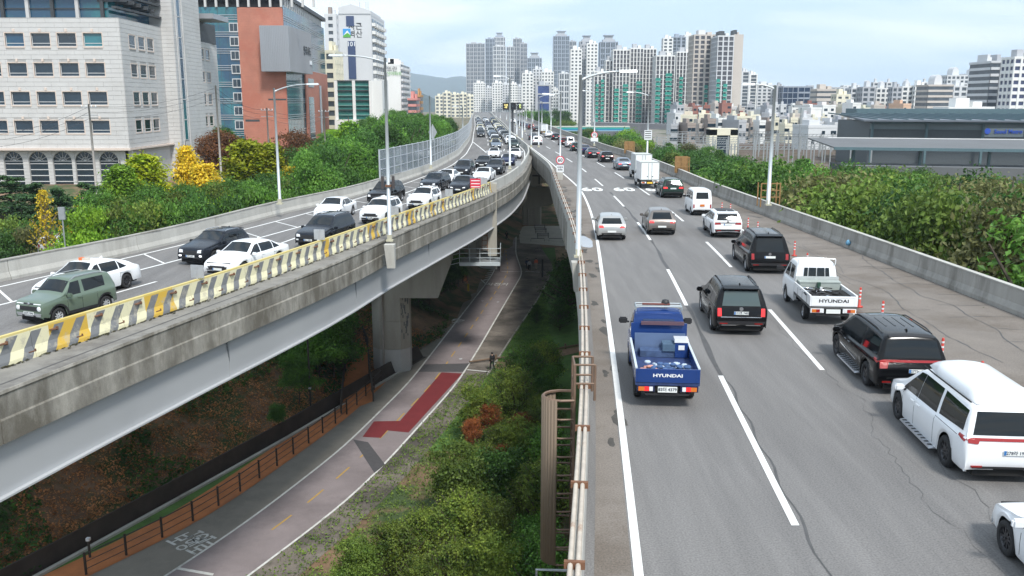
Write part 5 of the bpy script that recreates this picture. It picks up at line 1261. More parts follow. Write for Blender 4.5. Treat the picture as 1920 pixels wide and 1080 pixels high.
# ledge, arcade
m = MB(); m.box(X0, X1+.25, 121.6, 122.4, 1.85, 2.15); m.build('ledge', STF, b); m = MB(); m.box(X1-1, X1+.2, 122.41, 138, 1.85, 2.08); m.build('ledge', STF, b)
am = MB(); fr5 = local(b, (X0, 122.7), (X1, 122.7)); ar = [D(px, 300, 122.7).x-X0 for px in (25, 71.5, 116.5, 158.5, 204)]; ar = [ar[0]-6.6, ar[0]-3.3]+ar
aw = 1.28; zs = .35
def archwall(m, c):
    n = 12
    for i in range(n):   # spandrel pieces over the arch
        a0, a1 = math.pi-math.pi*i/n, math.pi-math.pi*(i+1)/n; ua, ub = c+aw*math.cos(a0), c+aw*math.cos(a1); za_, zb2 = zs+aw*math.sin(a0), zs+aw*math.sin(a1)
        o, d, nn, L = fr5
        P = [(*(o+d*u+nn*k), z) for (z_a, z_b) in ((za_, zb2),) for u, k, z in ((ua, -.4, z_a), (ub, -.4, z_b), (ub, 0, z_b), (ua, 0, z_a))]+[(*(o+d*u+nn*k), 1.85) for u, k in ((ua, -.4), (ub, -.4), (ub, 0), (ua, 0))]
        m.hexa(P)
wm = MB(); prev = 0
for c in ar+[fr5[3]+aw]:
    fbox(wm, fr5, prev, c-aw, -.4, 0, -4, 1.85); prev = c+aw
for c in ar: archwall(wm, c)
wm.build('arcade_wall', STN, b)
for i, c in enumerate(ar):
    z = -3.4
    pm = MB()
    while z < 1.5:
        u0 = (ar[i-1]+aw if i else c-aw-.9); 
        fbox(pm, fr5, max(0, u0)+.03, c-aw-.03, .002, .07, z, z+.42); z += .47
    pm.build('rusticated_block', STN, b, kind='stuff')
    m = MB(); fbox(m, fr5, c-aw, c+aw, -.32, -.30, -4, zs+aw); a_ = m.build('window', GBL, b)
    m = MB()
    for z in (-3.2, -2.4, -1.6, -.8, 0, .35): fbox(m, fr5, c-aw, c+aw, -.30, -.24, z-.05, z+.05)
    m.build('transom', WFR, a_)
    m = MB(); o, d, nn, L = fr5
    for k in range(1, 6):
        a = math.pi*k/6; m.tube([(*(o+d*c-nn*.26), zs), (*(o+d*(c+aw*.98*math.cos(a))-nn*.26), zs+aw*.98*math.sin(a))], .035, 4)
    m.tube([(*(o+d*(c+.5*math.cos(math.pi*k/8))-nn*.26), zs+.5*math.sin(math.pi*k/8)) for k in range(9)], .03, 4)
    m.build('fanlight_bar', WFR, a_)
m = MB(); m.box(X1-.9, X1-.5, 122.7, 138, -4, 1.85); m.build('side_base_wall', STN, b)
# set back top storey and roof
fr6 = local(b, (X0, 124.2), (X1-2.2, 124.2)); gm_ = MB(); gm_.box(X0, X1-2.2, 124.25, 150, zt-.2, 23.6); gm_.build('top_storey_glass', GTE, b)
for i in range(10):
    u = i*3.3; 
    m = MB(); fbox(m, fr6, u-.22, u+.22, -.05, .35, zt, 23.6); m.build('column', DKR if i % 2 else STN, b)
for z in (zt+.1, 20.3): m = MB(); fbox(m, fr6, 0, fr6[3], 0, .12, z, z+.12); m.build('transom', DKR, b)
m = MB(); m.box(X0, X1-.6, 122.2, 151, 23.6, 24.4); m.build('roof', DKR, b)
for k in range(5): m = MB(); m.box(X1-3.5+.0, X1+.3-k*.1, 124+k*2.6, 124.4+k*2.6, 21.2-k*.1, 21.7-k*.1); m.build('pergola_beam', DKR, b)
for z in (20.2, 21.9, 22.7): m = MB(); m.box(X1-.9, X1-.3, 122.3, 137.8, z, z+.3); m.build('pergola_beam', DKR, b)
m = MB(); m.box(-54.5, -48.6, 152, 160, 21.5, 22.3); m.build('side_canopy', MTL, b); m = MB(); m.box(-54.5, -52.9, 152, 166, 18.2, 21.5); m.build('side_louvre', DKR, b)
# ---- brick and teal glass block ----
b = empty('office_building'); tag(b, 'red brick office block with teal glass walls and a metal corner box', 'building')
YB = 225.; xa, xb, xc = D(372, 190, YB).x, D(452, 150, YB).x, D(536, 150, YB).x; zt = 33.5; zr = D(500, 17, YB).z
core(b, xa-12, xc-5.4, YB+.7, 296, -6, zt-1.2, INT)
m = MB(); m.box(xc-5.4, xc-.62, YB+.7, YB+1.4, -6, zt-1.2); m.build('return_wall', INT, b)
m = MB(); m.box(xb, xc, YB, YB+.6, -6, zr); m.build('brick_wall', BRK, b)
bj = MB(); z = -2
while z < zr: bj.box(xb+.02, xc-.02, YB-.03, YB-.001, z, z+.5); z += .56
bj.build('brick_course', BRK, b, kind='stuff')
m = MB(); m.box(xb+.5, xb+4, YB-.06, YB-.032, D(480, 228, YB).z, D(480, 224, YB).z); m.build('dark_slot', DKR, b); m = MB(); m.box(xb+6.4, xc-.1, YB-.06, YB-.032, D(520, 188, YB).z, D(520, 185, YB).z); m.build('dark_slot', DKR, b)
def curtain(root, p0, p1, z0, z1, fh, colw, glass=GTE, bands=3, fin=M('aluminium', (.5, .52, .54), .4, .4, var=0)):
    fr = local(root, p0, p1); m = MB(); fbox(m, fr, 0, fr[3], -.3, 0, z0, z1); m.build('glass_wall', glass, root)
    m = MB(); z = z0
    while z < z1:
        for k in range(bands): 
            zz = z+k*fh*.13
            if zz < z1: fbox(m, fr, 0, fr[3], .01, .16, zz, zz+.12)
        z += fh
    m.build('sun_louvre', fin, root, kind='stuff')
    m = MB(); u = 0
    while u <= fr[3]: fbox(m, fr, u-.03, u+.03, .005, .03, z0, z1); u += colw
    m.build('mullion', DKR, root, kind='stuff'); return fr
fr = curtain(b, (xa-12, YB+.3), (xb, YB+.3), -4, 30.5, 3.95, 2.0)
for k in range(8):
    z = D(440, 46+k*(229-46)/7, YB).z-1.6; window(b, local(b, (xb-2.1, YB+.1), (xb, YB+.1)), 0.05, 2.0, z, z+1.9, bars=(.5,), depth=.05, surround=WFR)
fr = curtain(b, (xc, YB+.3), (xc-4.6, 296), -4, 31, 3.95, 2.2)
yb2 = YB+24; m = MB(); o, d, n, L = fr
fbox(m, fr, 27, L, .17, .5, -6, D(590, 132, 255).z); ow = m.build('brick_wall', BRK, b)
m = MB(); fbox(m, fr, 31, 41, .51, .6, 12.2, 14.6); m.build('window', GTE, b)
m = MB(); fbox(m, fr, 31, 40, .51, .6, -3, 9.5); m.build('window', GTE, b)
for k in range(7): m = MB(); fbox(m, fr, 31, 40, .61, .68, -2+k*1.6, -1.8+k*1.6); m.build('louvre', MATS['aluminium'], b)
m = MB(); fbox(m, fr, 52, 56, .51, .6, -3, 13); m.build('window', GTE, b)
# metal corner box
z0, z1 = D(510, 134, 222).z, D(510, 48, 222).z; x0 = D(489, 90, 222).x; x1 = -53.2
m = MB(); m.box(x0, x1, 221.5, 246, z0, z1); mb_ = m.build('metal_box', MTL, b)
m = MB(); x = x0+.3
while x < x1: m.box(x, x+.08, 221.44, 221.5, z0+.05, z1-.05); x += .42
y = 222
while y < 246: m.box(x1, x1+.06, y, y+.08, z0+.05, z1-.05); y += .6
m.build('metal_rib', MTL, mb_, kind='stuff')
text('sign_lettering', '한국시도', 2.3, DKR, mb_, (x1+.1, 240.5, z1-5.0), (R(90), 0, R(90)), .05, bold=.03)
m = MB(); m.box(x1+.07, x1+.13, 243, 245.7, z1-8.2, z1-7.2); m.build('sign_plate', WLN, mb_)
# roof frame
m = MB(); m.box(xa-12, xc+.2, YB-.6, YB+.8, 33.0, 34.0); m.build('roof_frame', DKR, b); m = MB(); m.hexa([(xc-.8, YB+.8, 33), (xc+.4, YB+.8, 33), (xc-3.9, 296, 33), (xc-5.1, 296, 33), (xc-.8, YB+.8, 34), (xc+.4, YB+.8, 34), (xc-3.9, 296, 34), (xc-5.1, 296, 34)]); m.build('roof_frame', DKR, b)
for i in range(16): m = MB(); x = xa-10+i*2.6; m.box(x, x+.5, YB-.2, YB+.4, 30.5, 33); m.build('roof_post', STN, b)
for i in range(20): m = MB(); t = i/20; m.box(xc-.4-4.6*t-.3, xc-.4-4.6*t+.3, YB+3+t*66, YB+4+t*66, 30.8, 33); m.build('roof_post', STN, b)
# ---- generic grid tower: glass core with proud slabs and piers ----
WG = M('tower_glass', (.07, .085, .10), .3, var=.35, scale=.3); WGB = M('tower_glass_blue', (.05, .09, .14), .25, var=.3, scale=.2)
GRN = M('balcony_green', (.02, .26, .20), .35, var=.15, scale=.3); CRM = M('render_cream', (.70, .66, .52), .8, var=.05, scale=.2); BEI = M('render_beige', (.52, .47, .42), .8, var=.05, scale=.1)
GRY = M('render_grey', (.40, .41, .43), .8, var=.05, scale=.1); BLG = M('render_bluegrey', (.30, .34, .40), .7, var=.06, scale=.1); BRN = M('render_brown', (.30, .25, .22), .8, var=.06, scale=.1); LGR = M('render_lightgrey', (.58, .59, .60), .8, var=.04, scale=.1)
PNK = M('render_pink', (.58, .25, .22), .8, var=.05)
def gridtower(name, label, cat, pxl, pxr, ytop, Y, zb=-14, dep=None, rot=0, fh=2.9, cw=3.2, wall=GWH, glass=WG, sp=.42, pf=.4, style='grid', crown='box', cap=None, group=None, side=None, big=()):
    xl, xr = D(pxl, 190, Y).x, D(pxr, 190, Y).x; zt = D((pxl+pxr)/2, ytop, Y).z; w_ = xr-xl; dep = dep or min(w_*1.1, 24)
    e = empty(name, ((xl+xr)/2, Y+dep/2, 0), rot); tag(e, label, cat, group)
    hx, hy = w_/2, dep/2
    m = MB(); m.box(-hx+.25, hx-.25, -hy+.25, hy-.25, zb, zt-.4); m.build('glazing', glass, e)
    slab, pier = MB(), MB(); nf = max(1, int(round((zt-zb)/fh))); fh = (zt-zb)/nf
    faces = [(((-hx, -hy)), ((hx, -hy))), ((hx, -hy), (hx, hy)), ((-hx, hy), (-hx, -hy))]
    for fi, (p0, p1) in enumerate(faces):
        fr = local(e, p0, p1); L = fr[3]; n = max(1, int(round(L/cw))); c = L/n
        if style in ('grid', 'slab'):
            for k in range(nf+1): z = zb+k*fh; fbox(slab, fr, 0, L, -.24, .0, z-fh*sp/2, min(zt, z+fh*sp/2))
        if style == 'fin':
            for k in range(0, nf+1): z = zb+k*fh; fbox(slab, fr, 0, L, -.24, -.12, z-fh*.10, min(zt, z+fh*.10))
        if style == 'blank' or (side == fi): fbox(pier, fr, 0, L, -.24, .04, zb, zt)
        elif style != 'slab':
            for k in range(n+1):
                u = k*c; a, b2 = max(0, u-c*pf/2), min(L, u+c*pf/2); 
                if style == 'fin' and k % 2: a, b2 = max(0, u-c*pf*.2), min(L, u+c*pf*.2)
                fbox(pier, fr, a, b2, -.235, .12 if style != 'fin' else .45, zb, zt+(.8 if style == 'fin' and k % 2 == 0 else 0))
    if slab.v: slab.build('floor_band', wall, e, kind='stuff')
    if pier.v: pier.build('wall_pier', wall, e, kind='stuff')
    m = MB(); m.box(-hx-.1, hx+.1, -hy-.1, hy+.1, zt-.35, zt+.5); m.build('parapet', wall, e)
    if crown == 'box':
        m = MB(); m.box(-hx*.5, hx*.1, -hy*.4, hy*.5, zt+.5, zt+3.6); m.build('roof_house', cap or wall, e)
        m = MB(); m.box(hx*.3, hx*.7, -hy*.3, hy*.3, zt+.5, zt+2.4); m.build('roof_tank', wall, e)
    elif crown == 'tiered':
        m = MB(); m.box(-hx*.7, hx*.7, -hy*.7, hy*.7, zt+.5, zt+4); m.build('roof_house', cap or GRY, e)
        m = MB(); m.box(-hx*.45, hx*.45, -hy*.45, hy*.45, zt+4, zt+9); m.build('roof_crown', GRY, e); m = MB(); m.box(-hx*.6, hx*.6, -hy*.6, hy*.6, zt+9, zt+10.2); m.build('crown_cap', cap or BLG, e)
    elif crown == 'arch':
        m = MB(); r = hx*.3
        for i in range(8):
            a0, a1 = math.pi*i/8, math.pi*(i+1)/8
            m.hexa([(r*math.cos(a1), -hy*.5, zt+.5), (r*math.cos(a0), -hy*.5, zt+.5), (r*math.cos(a0), hy*.5, zt+.5), (r*math.cos(a1), hy*.5, zt+.5)]+[(r*math.cos(a), y, zt+2.6+r*1.6*math.sin(a)) for a, y in ((a1, -hy*.5), (a0, -hy*.5), (a0, hy*.5), (a1, hy*.5))])
        m.build('arched_roof_house', LGR, e)
    for (u0, u1, top) in big:    # columns of green glazed balconies
        m = MB(); z = zb+2
        while z < zb+(zt-zb)*top:
            x0, x1 = -hx+w_*u0, -hx+w_*u1
            m.box(x0, x1, -hy-1.0, -hy-.02, z, z+fh*.62); z += fh*1.0
        m.build('glazed_balcony', GRN, e, kind='stuff')
        m = MB(); z = zb+2
        while z < zb+(zt-zb)*top:
            m.box(x0-.2, x1+.2, -hy-1.1, -hy-.02, z-.25, z-.01); z += fh*1.0
        m.build('balcony_slab', M('mint', (.45, .62, .56), .6, var=0), e, kind='stuff')
    return e
T = gridtower
# left side: apartment tower with number
YT = 330.; b = T('apartment_tower', 'grey apartment tower numbered 101 with blue stripes and a mountain logo', 'tower', 641, 700, 26, YT, zb=-6, wall=LGR, style='blank', dep=34, crown='none', glass=WGB)
for o in list(b.children):
    pass
hx = (D(700, 190, YT).x-D(641, 190, YT).x)/2; fr = local(b, (hx, -17), (hx, 17)); zt = D(670, 26, YT).z
m = MB()
for k in range(18):
    z = -4+k*2.75
    if z > zt-3: break
    for u in range(5): fbox(m, fr, 2+u*6.2, 6.6+u*6.2, .05, 1.2, z, z+1.15)
m.build('balcony', GWH, b, kind='stuff')
m = MB()
for k in range(18):
    z = -4+k*2.75
    if z > zt-3: break
    for u in range(5): fbox(m, fr, 2.1+u*6.2, 6.5+u*6.2, .05, .2, z+1.16, z+2.5)
m.build('balcony_glazing', GBL, b, kind='stuff')
def bz(py): return D(660, py, YT).z
def bx(px): return D(px, 190, YT).x-b.location.x
m = MB(); m.poly([(bx(641), -17.5, zt), (bx(700), -17.5, zt), (bx(700), -17.5, bz(18)), (bx(664), -17.5, bz(9)), (bx(641), -17.5, bz(14))][::1]); 
mm = MB(); P = [(bx(641), bz(26)), (bx(700), bz(26)), (bx(700), bz(20)), (bx(664), bz(8)), (bx(641), bz(14))]
i0 = len(mm.v); mm.v += [(x, -17.3, z) for x, z in P]+[(x, 8, z) for x, z in P]; n = 5
mm.f.append(tuple(range(n))); mm.f.append(tuple(n+k for k in reversed(range(n)))); mm.m += [0, 0]
for k in range(n): mm.f.append((k, n+k, n+(k+1) % n, (k+1) % n)); mm.m.append(0)
mm.build('gable', LGR, b)
NB = M('stripe_blue', (.045, .07, .15), .6, var=.05)
m = MB(); m.box(bx(654.5), bx(669), -17.25, -17.06, bz(49), bz(30)); m.build('blue_panel', NB, b); m = MB(); m.box(bx(656), bx(670), -17.25, -17.06, bz(148), bz(77)); m.build('blue_panel', NB, b)
text('tower_number', '101', 2.2, WLN, b, (bx(663), -17.28, bz(83)), (R(90), 0, 0), .02, bold=.04)
text('tower_name', '사근\n벽산', 2.7, DKR, b, (bx(671), -17.1, bz(57.5)), (R(90), 0, 0), .02, bold=.02)
text('tower_name2', '', .1, DKR, b) if 0 else None
m = MB(); m.box(bx(648), bx(662), -17.2, -17.06, bz(70), bz(54)); m.build('logo_sky', M('logo_blue', (.05, .30, .65), .6, var=0), b)
m = MB(); m.poly([(bx(648), -17.22, bz(70)), (bx(662), -17.22, bz(70)), (bx(662), -17.22, bz(66)), (bx(656), -17.22, bz(61.5)), (bx(648), -17.22, bz(67))]); m.build('logo_hill', M('logo_green', (.10, .38, .06), .6, var=0), b)
m = MB(); m.poly([(bx(649), -17.215, bz(66)), (bx(656), -17.215, bz(57)), (bx(662), -17.215, bz(66))]); m.build('logo_peak', WLN, b)
for px in (666, 678, 682): m = MB(); m.tube([(bx(px), 0, bz(10)), (bx(px), 0, bz(-6))], .12, 5); m.build('roof_mast', GRY, b)
T('apartment_tower', 'slim grey tower with a brown cap behind the brick block', 'tower', 615, 636, 28, 420, zb=-6, wall=LGR, cap=BRN, fh=3, cw=5, sp=.5, pf=.6)
b2 = T('apartment_building', 'low cream apartment block squeezed beside the brick block', 'building', 611, 631, 97, 300, zb=-6, wall=CRM, cw=3, dep=14)
# green curtain wall block in front of the tower
b3 = empty('office_building'); tag(b3, 'green glass block with white frames in front of the apartment tower numbered 101', 'building'); Yg = 280.
x0, x1 = D(628, 190, Yg).x, D(696, 190, Yg).x; z0, z1 = D(660, 224, Yg).z, D(660, 151, Yg).z
core(b3, x0+.3, x1-.3, Yg+.4, Yg+14, -6, z1-.2, M('green_glass', (.04, .17, .15), .12, var=.3, scale=.3, spec=.7), 'glass_wall')
fr = local(b3, (x0, Yg), (x1, Yg))
for f in (0, .49, .95): m = MB(); fbox(m, fr, f*fr[3], f*fr[3]+.9, -.4, .2, -6, z1); m.build('white_pier', GWH, b3)
for k in range(9): m = MB(); z = z1-k*1.45; fbox(m, fr, 0, fr[3], -.3, .12, z-.2, z-.05 if k % 2 else z+.08); m.build('floor_band', DKR if k % 2 == 0 else M('mint_glass', (.25, .42, .38), .3, var=0), b3)
m = MB(); m.box(x0-.1, x1+.1, Yg-1.2, Yg, -6, z0); m.build('white_base', GWH, b3); m = MB(); m.box(x1-.2, x1+3.4, Yg+.2, Yg+14, -6, z1); m.build('side_wall', GWH, b3)
b4 = T('apartment_building', 'white apartment block with green and black roof lettering', 'building', 713, 752, 122, 430, zb=-6, wall=GWH, style='blank', dep=40)
x_ = lambda px: D(px, 190, 430).x-b4.location.x
text('name_sign', '뜨란', 2.6, DKR, b4, (x_(737), -20.4, D(737, 130, 430).z), (R(90), 0, 0), .02); text('name_sign', '한신아파트', 2.0, M('logo_green', (.1, .38, .06)), b4, (x_(737), -20.4, D(737, 138.5, 430).z), (R(90), 0, 0), .02)
fr = local(b4, (x_(752)+.0, -20), (x_(752), 20)); m = MB()
for k in range(11):
    for u in range(6): fbox(m, fr, 2+u*6, 6+u*6, .05, .9, -4+k*2.7, -2.9+k*2.7)
m.build('balcony', LGR, b4, kind='stuff'); m = MB()
for k in range(11):
    for u in range(6): fbox(m, fr, 2+u*6, 6+u*6, .05, .2, -2.9+k*2.7, -1.8+k*2.7)
m.build('balcony_glazing', GBL, b4, kind='stuff')
for px in (722, 735): m = MB(); m.box(x_(px)-2, x_(px)+2, -8, 2, D(720, 122, 430).z, D(720, 108 if px == 735 else 115, 430).z); m.build('roof_house', GWH, b4)
T('house', 'pink low building beyond the trees left of the far hills', 'building', 764, 782, 186, 420, zb=-10, wall=PNK, style='slab', dep=14); T('house', 'small orange tiled building right of the pink one', 'building', 780, 789, 180, 440, zb=-10, wall=M('render_orange', (.5, .28, .12), .8), style='slab', dep=12)
# ---- skyline ----
sk = [ # name label pxl pxr ytop Y wall style kwargs
 ('grey tower at the left end of the tallest far cluster', 875, 909, 82, 1900, GRY, 'fin', {}), ('dark blue tower second in the tallest far cluster', 911, 928, 73, 1930, BLG, 'fin', {}), ('grey tower with a dark crown, highest of the left far cluster', 926, 947, 70, 1990, LGR, 'fin', dict(crown='tiered', cap=BLG)),
 ('pale tower in front of the highest crowned one', 925, 948, 87, 1800, LGR, 'fin', {}), ('narrow pale tower in the middle of the left far cluster', 950, 964, 88, 1850, LGR, 'fin', {}), ('grey tower with raised roof frame in the left far cluster', 962, 978, 73, 1900, GRY, 'fin', {}), ('grey tower at the right end of the left far cluster', 976, 988, 82, 1850, GRY, 'fin', {}),
 ('round shouldered grey tower standing alone between the far clusters', 989, 1015, 109, 1700, BLG, 'fin', dict(crown='tiered')), ('tall grey blue tower at the left of the middle cluster', 1037, 1066, 68, 1750, BLG, 'fin', dict(crown='tiered')), ('thin grey tower right of the tall grey blue one', 1066, 1079, 78, 1760, GRY, 'fin', {}),
 ('grey tower with crown behind the white checked towers', 1086, 1112, 78, 1500, GRY, 'fin', dict(crown='tiered')), ('grey crowned tower behind the green balcony blocks', 1124, 1156, 79, 1300, BLG, 'fin', dict(crown='tiered')), ('short pale tower low in front of the tall grey blue one', 1048, 1067, 138, 1300, LGR, 'fin', {}),
]
for lab, a, c, yt, Y, wl, st, kw in sk: T('apartment_tower', lab, 'tower', a, c, yt, Y, wall=wl, style=st, fh=8, cw=3.6, pf=.5, zb=-20, group='far skyline towers', **kw)
mid_ = [('cream apartment block under the left end of the tallest far cluster', 888, 910, 156, 1200, GWH), ('short cream block between two taller cream blocks', 910, 923, 165, 1180, LGR), ('white apartment block with a cream roof house under the far cluster', 923, 943, 156, 1150, GWH), ('white apartment block left of the display board', 942, 957, 159, 1120, LGR), ('white block directly above the display board', 956, 970, 158, 1100, GWH), ('grey white block right of the display board', 969, 982, 163, 1120, LGR),
 ('white block with dark window grid under the round shouldered tower', 979, 1000, 138, 900, GWH), ('tall white block behind the blue glass office', 999, 1017, 130, 920, LGR), ('white block right of the blue glass office', 1015, 1038, 135, 900, GWH), ('white slab left of the pole with a 60 sign', 1037, 1047, 170, 860, GWH), ('short white checked tower', 1069, 1090, 93, 820, GWH), ('black and grey striped tower between the white checked ones', 1088, 1099, 84, 850, GRY), ('tall white tower with black window checks', 1099, 1119, 82, 830, GWH)]
for lab, a, c, yt, Y, wl in mid_: T('apartment_building', lab, 'building', a, c, yt, Y, wall=wl, fh=3.0, cw=3.3, sp=.5, pf=.5, zb=-16, group='white apartment blocks of the far middle')
for i, (a, c, yt) in enumerate(((816, 832, 180), (830, 846, 174), (845, 862, 177), (861, 876, 176), (874, 889, 180))):
    T('apartment_building', 'low cream block, %s from the left below the far hills' % NUMS[i], 'building', a, c, yt, 1400, wall=CRM, fh=5, cw=7, zb=-16, group='low cream blocks below the hills', dep=16)
b = T('office_building', 'small grey and blue glass office in front of the white blocks', 'building', 1004, 1034, 160, 760, wall=GRY, glass=M('office_blue', (.03, .06, .20), .15, var=.3, scale=.1), fh=7, cw=12, sp=.15, pf=.3, dep=18)
gr_ = [('first green balcony block, leftmost and lowest', 1113, 1135, 135, 640, ((.15, .4, .8), (.6, .85, .85))), ('narrow block second from the left in the green balcony row', 1135, 1149, 114, 655, ()), ('tall block third in the green balcony row', 1148, 1179, 94, 650, ((.1, .38, .55), (.62, .92, .6))), ('grey framed block with one stack of green balconies', 1180, 1204, 91, 660, ((.5, .95, .6),)),
 ('tall block in the middle of the green row without balconies', 1204, 1228, 92, 670, ()), ('white framed block with two wide stacks of green balconies', 1228, 1263, 105, 630, ((.0, .26, .72), (.52, .86, .75))), ('block right of the white framed one with mint balconies', 1266, 1296, 98, 645, ((.2, .42, .7),))]
for lab, a, c, yt, Y, bg_ in gr_: T('apartment_tower', lab, 'tower', a, c, yt, Y, wall=GWH, glass=M('tower_glass_brown', (.075, .075, .085), .3, var=.3, scale=.3), fh=3.0, cw=2.5, sp=.10, pf=.30, zb=-14, dep=16, big=bg_, group='apartment towers with green glazed balconies', cap=GRY)
T('apartment_tower', 'white tower with black checks behind the green balcony row', 'tower', 1240, 1258, 72, 900, wall=GWH, fh=3.2, cw=5, group='towers behind the green balcony row'); T('apartment_tower', 'grey tower with dark roof box behind the green balcony row', 'tower', 1257, 1281, 70, 920, wall=BLG, cap=BLG, style='fin', fh=3.2, cw=5, group='towers behind the green balcony row'); T('apartment_tower', 'blank white tower behind the green balcony row', 'tower', 1279, 1294, 66, 930, wall=GWH, style='blank', group='towers behind the green balcony row')
T('apartment_tower', 'tall brown grey tower with one green balcony stack', 'tower', 1297, 1340, 66, 580, wall=BEI, glass=M('tower_glass_brown'  , (.075, .075, .085)), fh=2.9, cw=3.4, sp=.3, pf=.35, dep=18, big=((.52, .66, .52),), cap=LGR)
T('apartment_tower', 'tall grey tower with a beige side wall and green balconies', 'tower', 1341, 1371, 68, 560, wall=LGR, glass=MATS['tower_glass_brown'], fh=2.9, cw=3.6, sp=.18, pf=.25, dep=24, big=((.02, .22, .56), (.45, .68, .55)), cap=DKR)
T('apartment_tower', 'blank beige slab that closes the tallest tower group on the right', 'tower', 1371, 1388, 66, 562, wall=BEI, style='blank', dep=22, cap=DKR)

rt = [('grey apartment tower just right of the tallest group', 1388, 1402, 135, 820, LGR, 'fin'), ('pale green striped tower next to the grey one', 1403, 1417, 140, 840, GWH, 'fin'), ('wide pale apartment slab left of the tall lamp pole', 1419, 1455, 160, 860, LGR, 'grid'), ('grey slab right of the tall lamp pole', 1455, 1468, 162, 850, GRY, 'fin')]
for lab, a, c, yt, Y, wl, st in rt: T('apartment_tower', lab, 'tower', a, c, yt, Y, wall=wl, style=st, fh=3, cw=5, group='apartment blocks on the right')
GB2 = M('office_navy', (.025, .045, .085), .15, var=.4, scale=.12)
T('office_building', 'dark blue glass office block, larger of the pair', 'building', 1467, 1495, 163, 560, wall=BLG, glass=GB2, fh=3.6, cw=3, sp=.12, pf=.08, crown='none'); T('office_building', 'slate blue glass office block, smaller of the pair', 'building', 1496, 1518, 163, 575, wall=BLG, glass=GB2, fh=3.6, cw=4, sp=.3, pf=.08, crown='none')
T('office_building', 'beige office with horizontal window bands right of the blue glass pair', 'building', 1530, 1568, 168, 620, wall=BEI, style='slab', fh=3.5, sp=.6, cw=4)
T('office_building', 'cream stepped office beside the beige banded one', 'building', 1568, 1594, 178, 560, wall=CRM, fh=3.4, cw=4, sp=.6, pf=.5)
for i, (a, c, yt, Y, wl, cr2) in enumerate(((1595, 1616, 166, 620, LGR, 'box'), (1616, 1640, 164, 610, GRY, 'arch'), (1642, 1668, 166, 620, GWH, 'arch'), (1672, 1690, 164, 600, GRY, 'box'), (1690, 1712, 163, 605, GWH, 'arch'), (1714, 1738, 161, 600, GWH, 'box'), (1738, 1786, 160, 540, BEI, 'arch'), (1786, 1812, 162, 560, LGR, 'box'), (1772, 1812, 142, 700, LGR, 'arch'), (1812, 1846, 139, 700, LGR, 'box'))):
    T('apartment_building', 'apartment block, %s from the left in the row above the rail depot' % NUMS[i], 'building', a, c, yt, Y, wall=wl, fh=3, cw=3.5 if i != 6 else 6, style='slab' if i == 6 else 'grid', sp=.4, pf=.35, crown=cr2, group='apartment row above the rail depot')
for i, (px, y) in enumerate(((1640, 147), (1665, 147), (1699, 148), (1732, 147), (1754, 146))):
    T('water_tank_tower', 'round topped roof house, %s from the left above the depot apartments' % NUMS[i], 'tower', px-5, px+5, y+8, 820, wall=LGR, fh=3, cw=5, crown='arch', group='round topped towers above the depot apartments')
T('apartment_tower', 'tall grey tower with stepped balconies near the right frame edge', 'tower', 1851, 1869, 116, 420, wall=LGR, fh=2.9, cw=3, style='slab', crown='box', zb=-12, dep=20); T('apartment_tower', 'blank grey tower side next to the stepped balconies', 'tower', 1869, 1893, 116, 421, wall=GRY, style='blank', zb=-12, dep=22)
T('apartment_tower', 'white tower with a navy glass stripe at the right frame edge', 'tower', 1894, 1935, 108, 400, wall=GWH, glass=M('tower_navy', (.04, .05, .11), .3, var=.1), fh=2.9, cw=3, zb=-12, crown='box', cap=GRY, sp=.45, pf=.3)
T('school_building', 'long white low building with rows of dark windows above the depot', 'building', 1780, 1866, 203, 330, wall=GWH, fh=3.2, cw=2.4, sp=.5, pf=.45, zb=-13, dep=12)
# far horizon blocks
rnd = random.Random(5)
for i in range(46):
    px = 1395+i*11.5+rnd.uniform(-4, 4); T('apartment_building', 'distant block on the hazy right horizon, %s from the left' % NUMS[i], 'building', px-rnd.uniform(5, 9), px+rnd.uniform(4, 9), rnd.uniform(160, 172), rnd.uniform(1500, 2000), wall=rnd.choice([LGR, GRY, GWH, BEI]), fh=9, cw=9, zb=-20, group='distant blocks on the right horizon', crown='none')
# ---- small houses ----
def house(px, pw, ytop, Y, wall, label, rf=None):
    xl, xr = D(px, 190, Y).x, D(px+pw, 190, Y).x; zt = D(px, ytop, Y).z; w_ = xr-xl; dp = rnd.uniform(8, 13); hx, hy = w_/2, dp/2
    e = empty('house', ((xl+xr)/2, Y+dp/2, 0), rnd.uniform(-.35, .35)); tag(e, label, 'house', 'low houses beyond the rail yard')
    m = MB(); m.box(-hx, hx, -hy, hy, -7.1, zt); m.build('wall', wall, e)
    m = MB(); 
    for a, b_, c, d in ((-hx-.1, hx+.1, -hy-.1, -hy+.15), (-hx-.1, hx+.1, hy-.15, hy+.1), (-hx-.1, -hx+.15, -hy+.15, hy-.15), (hx-.15, hx+.1, -hy+.15, hy-.15)): m.box(a, b_, c, d, zt+.003, zt+.9)
    m.build('parapet', wall, e)
    m = MB(); m.box(-hx*.6, hx*.1, -hy*.3, hy*.6, zt+.01, zt+2.4); m.build('stair_house', wall, e)
    if rf: m = MB(); m.box(-hx+.2, hx-.2, -hy+.2, hy-.2, zt+.002, zt+.12); m.build('roof', rf, e)
    nf = max(1, int((zt+7)/3)); nw = max(2, int(w_/3))
    for k in range(min(nf, 4)):
        for j in range(nw):
            if rnd.random() < .2: continue
            x = -hx+w_*(j+.5)/nw; z = zt-1.2-k*3; ww = rnd.choice([.5, .7, .9])
            m = MB(); m.box(x-ww, x+ww, -hy-.08, -hy+.02, z-.9, z+.3); wd = m.build('window', GBL, e)
            m = MB(); m.box(hx-.02, hx+.08, -hy+dp*(j+.5)/nw-ww, -hy+dp*(j+.5)/nw+ww, z-.9, z+.3); m.build('window', GBL, e)
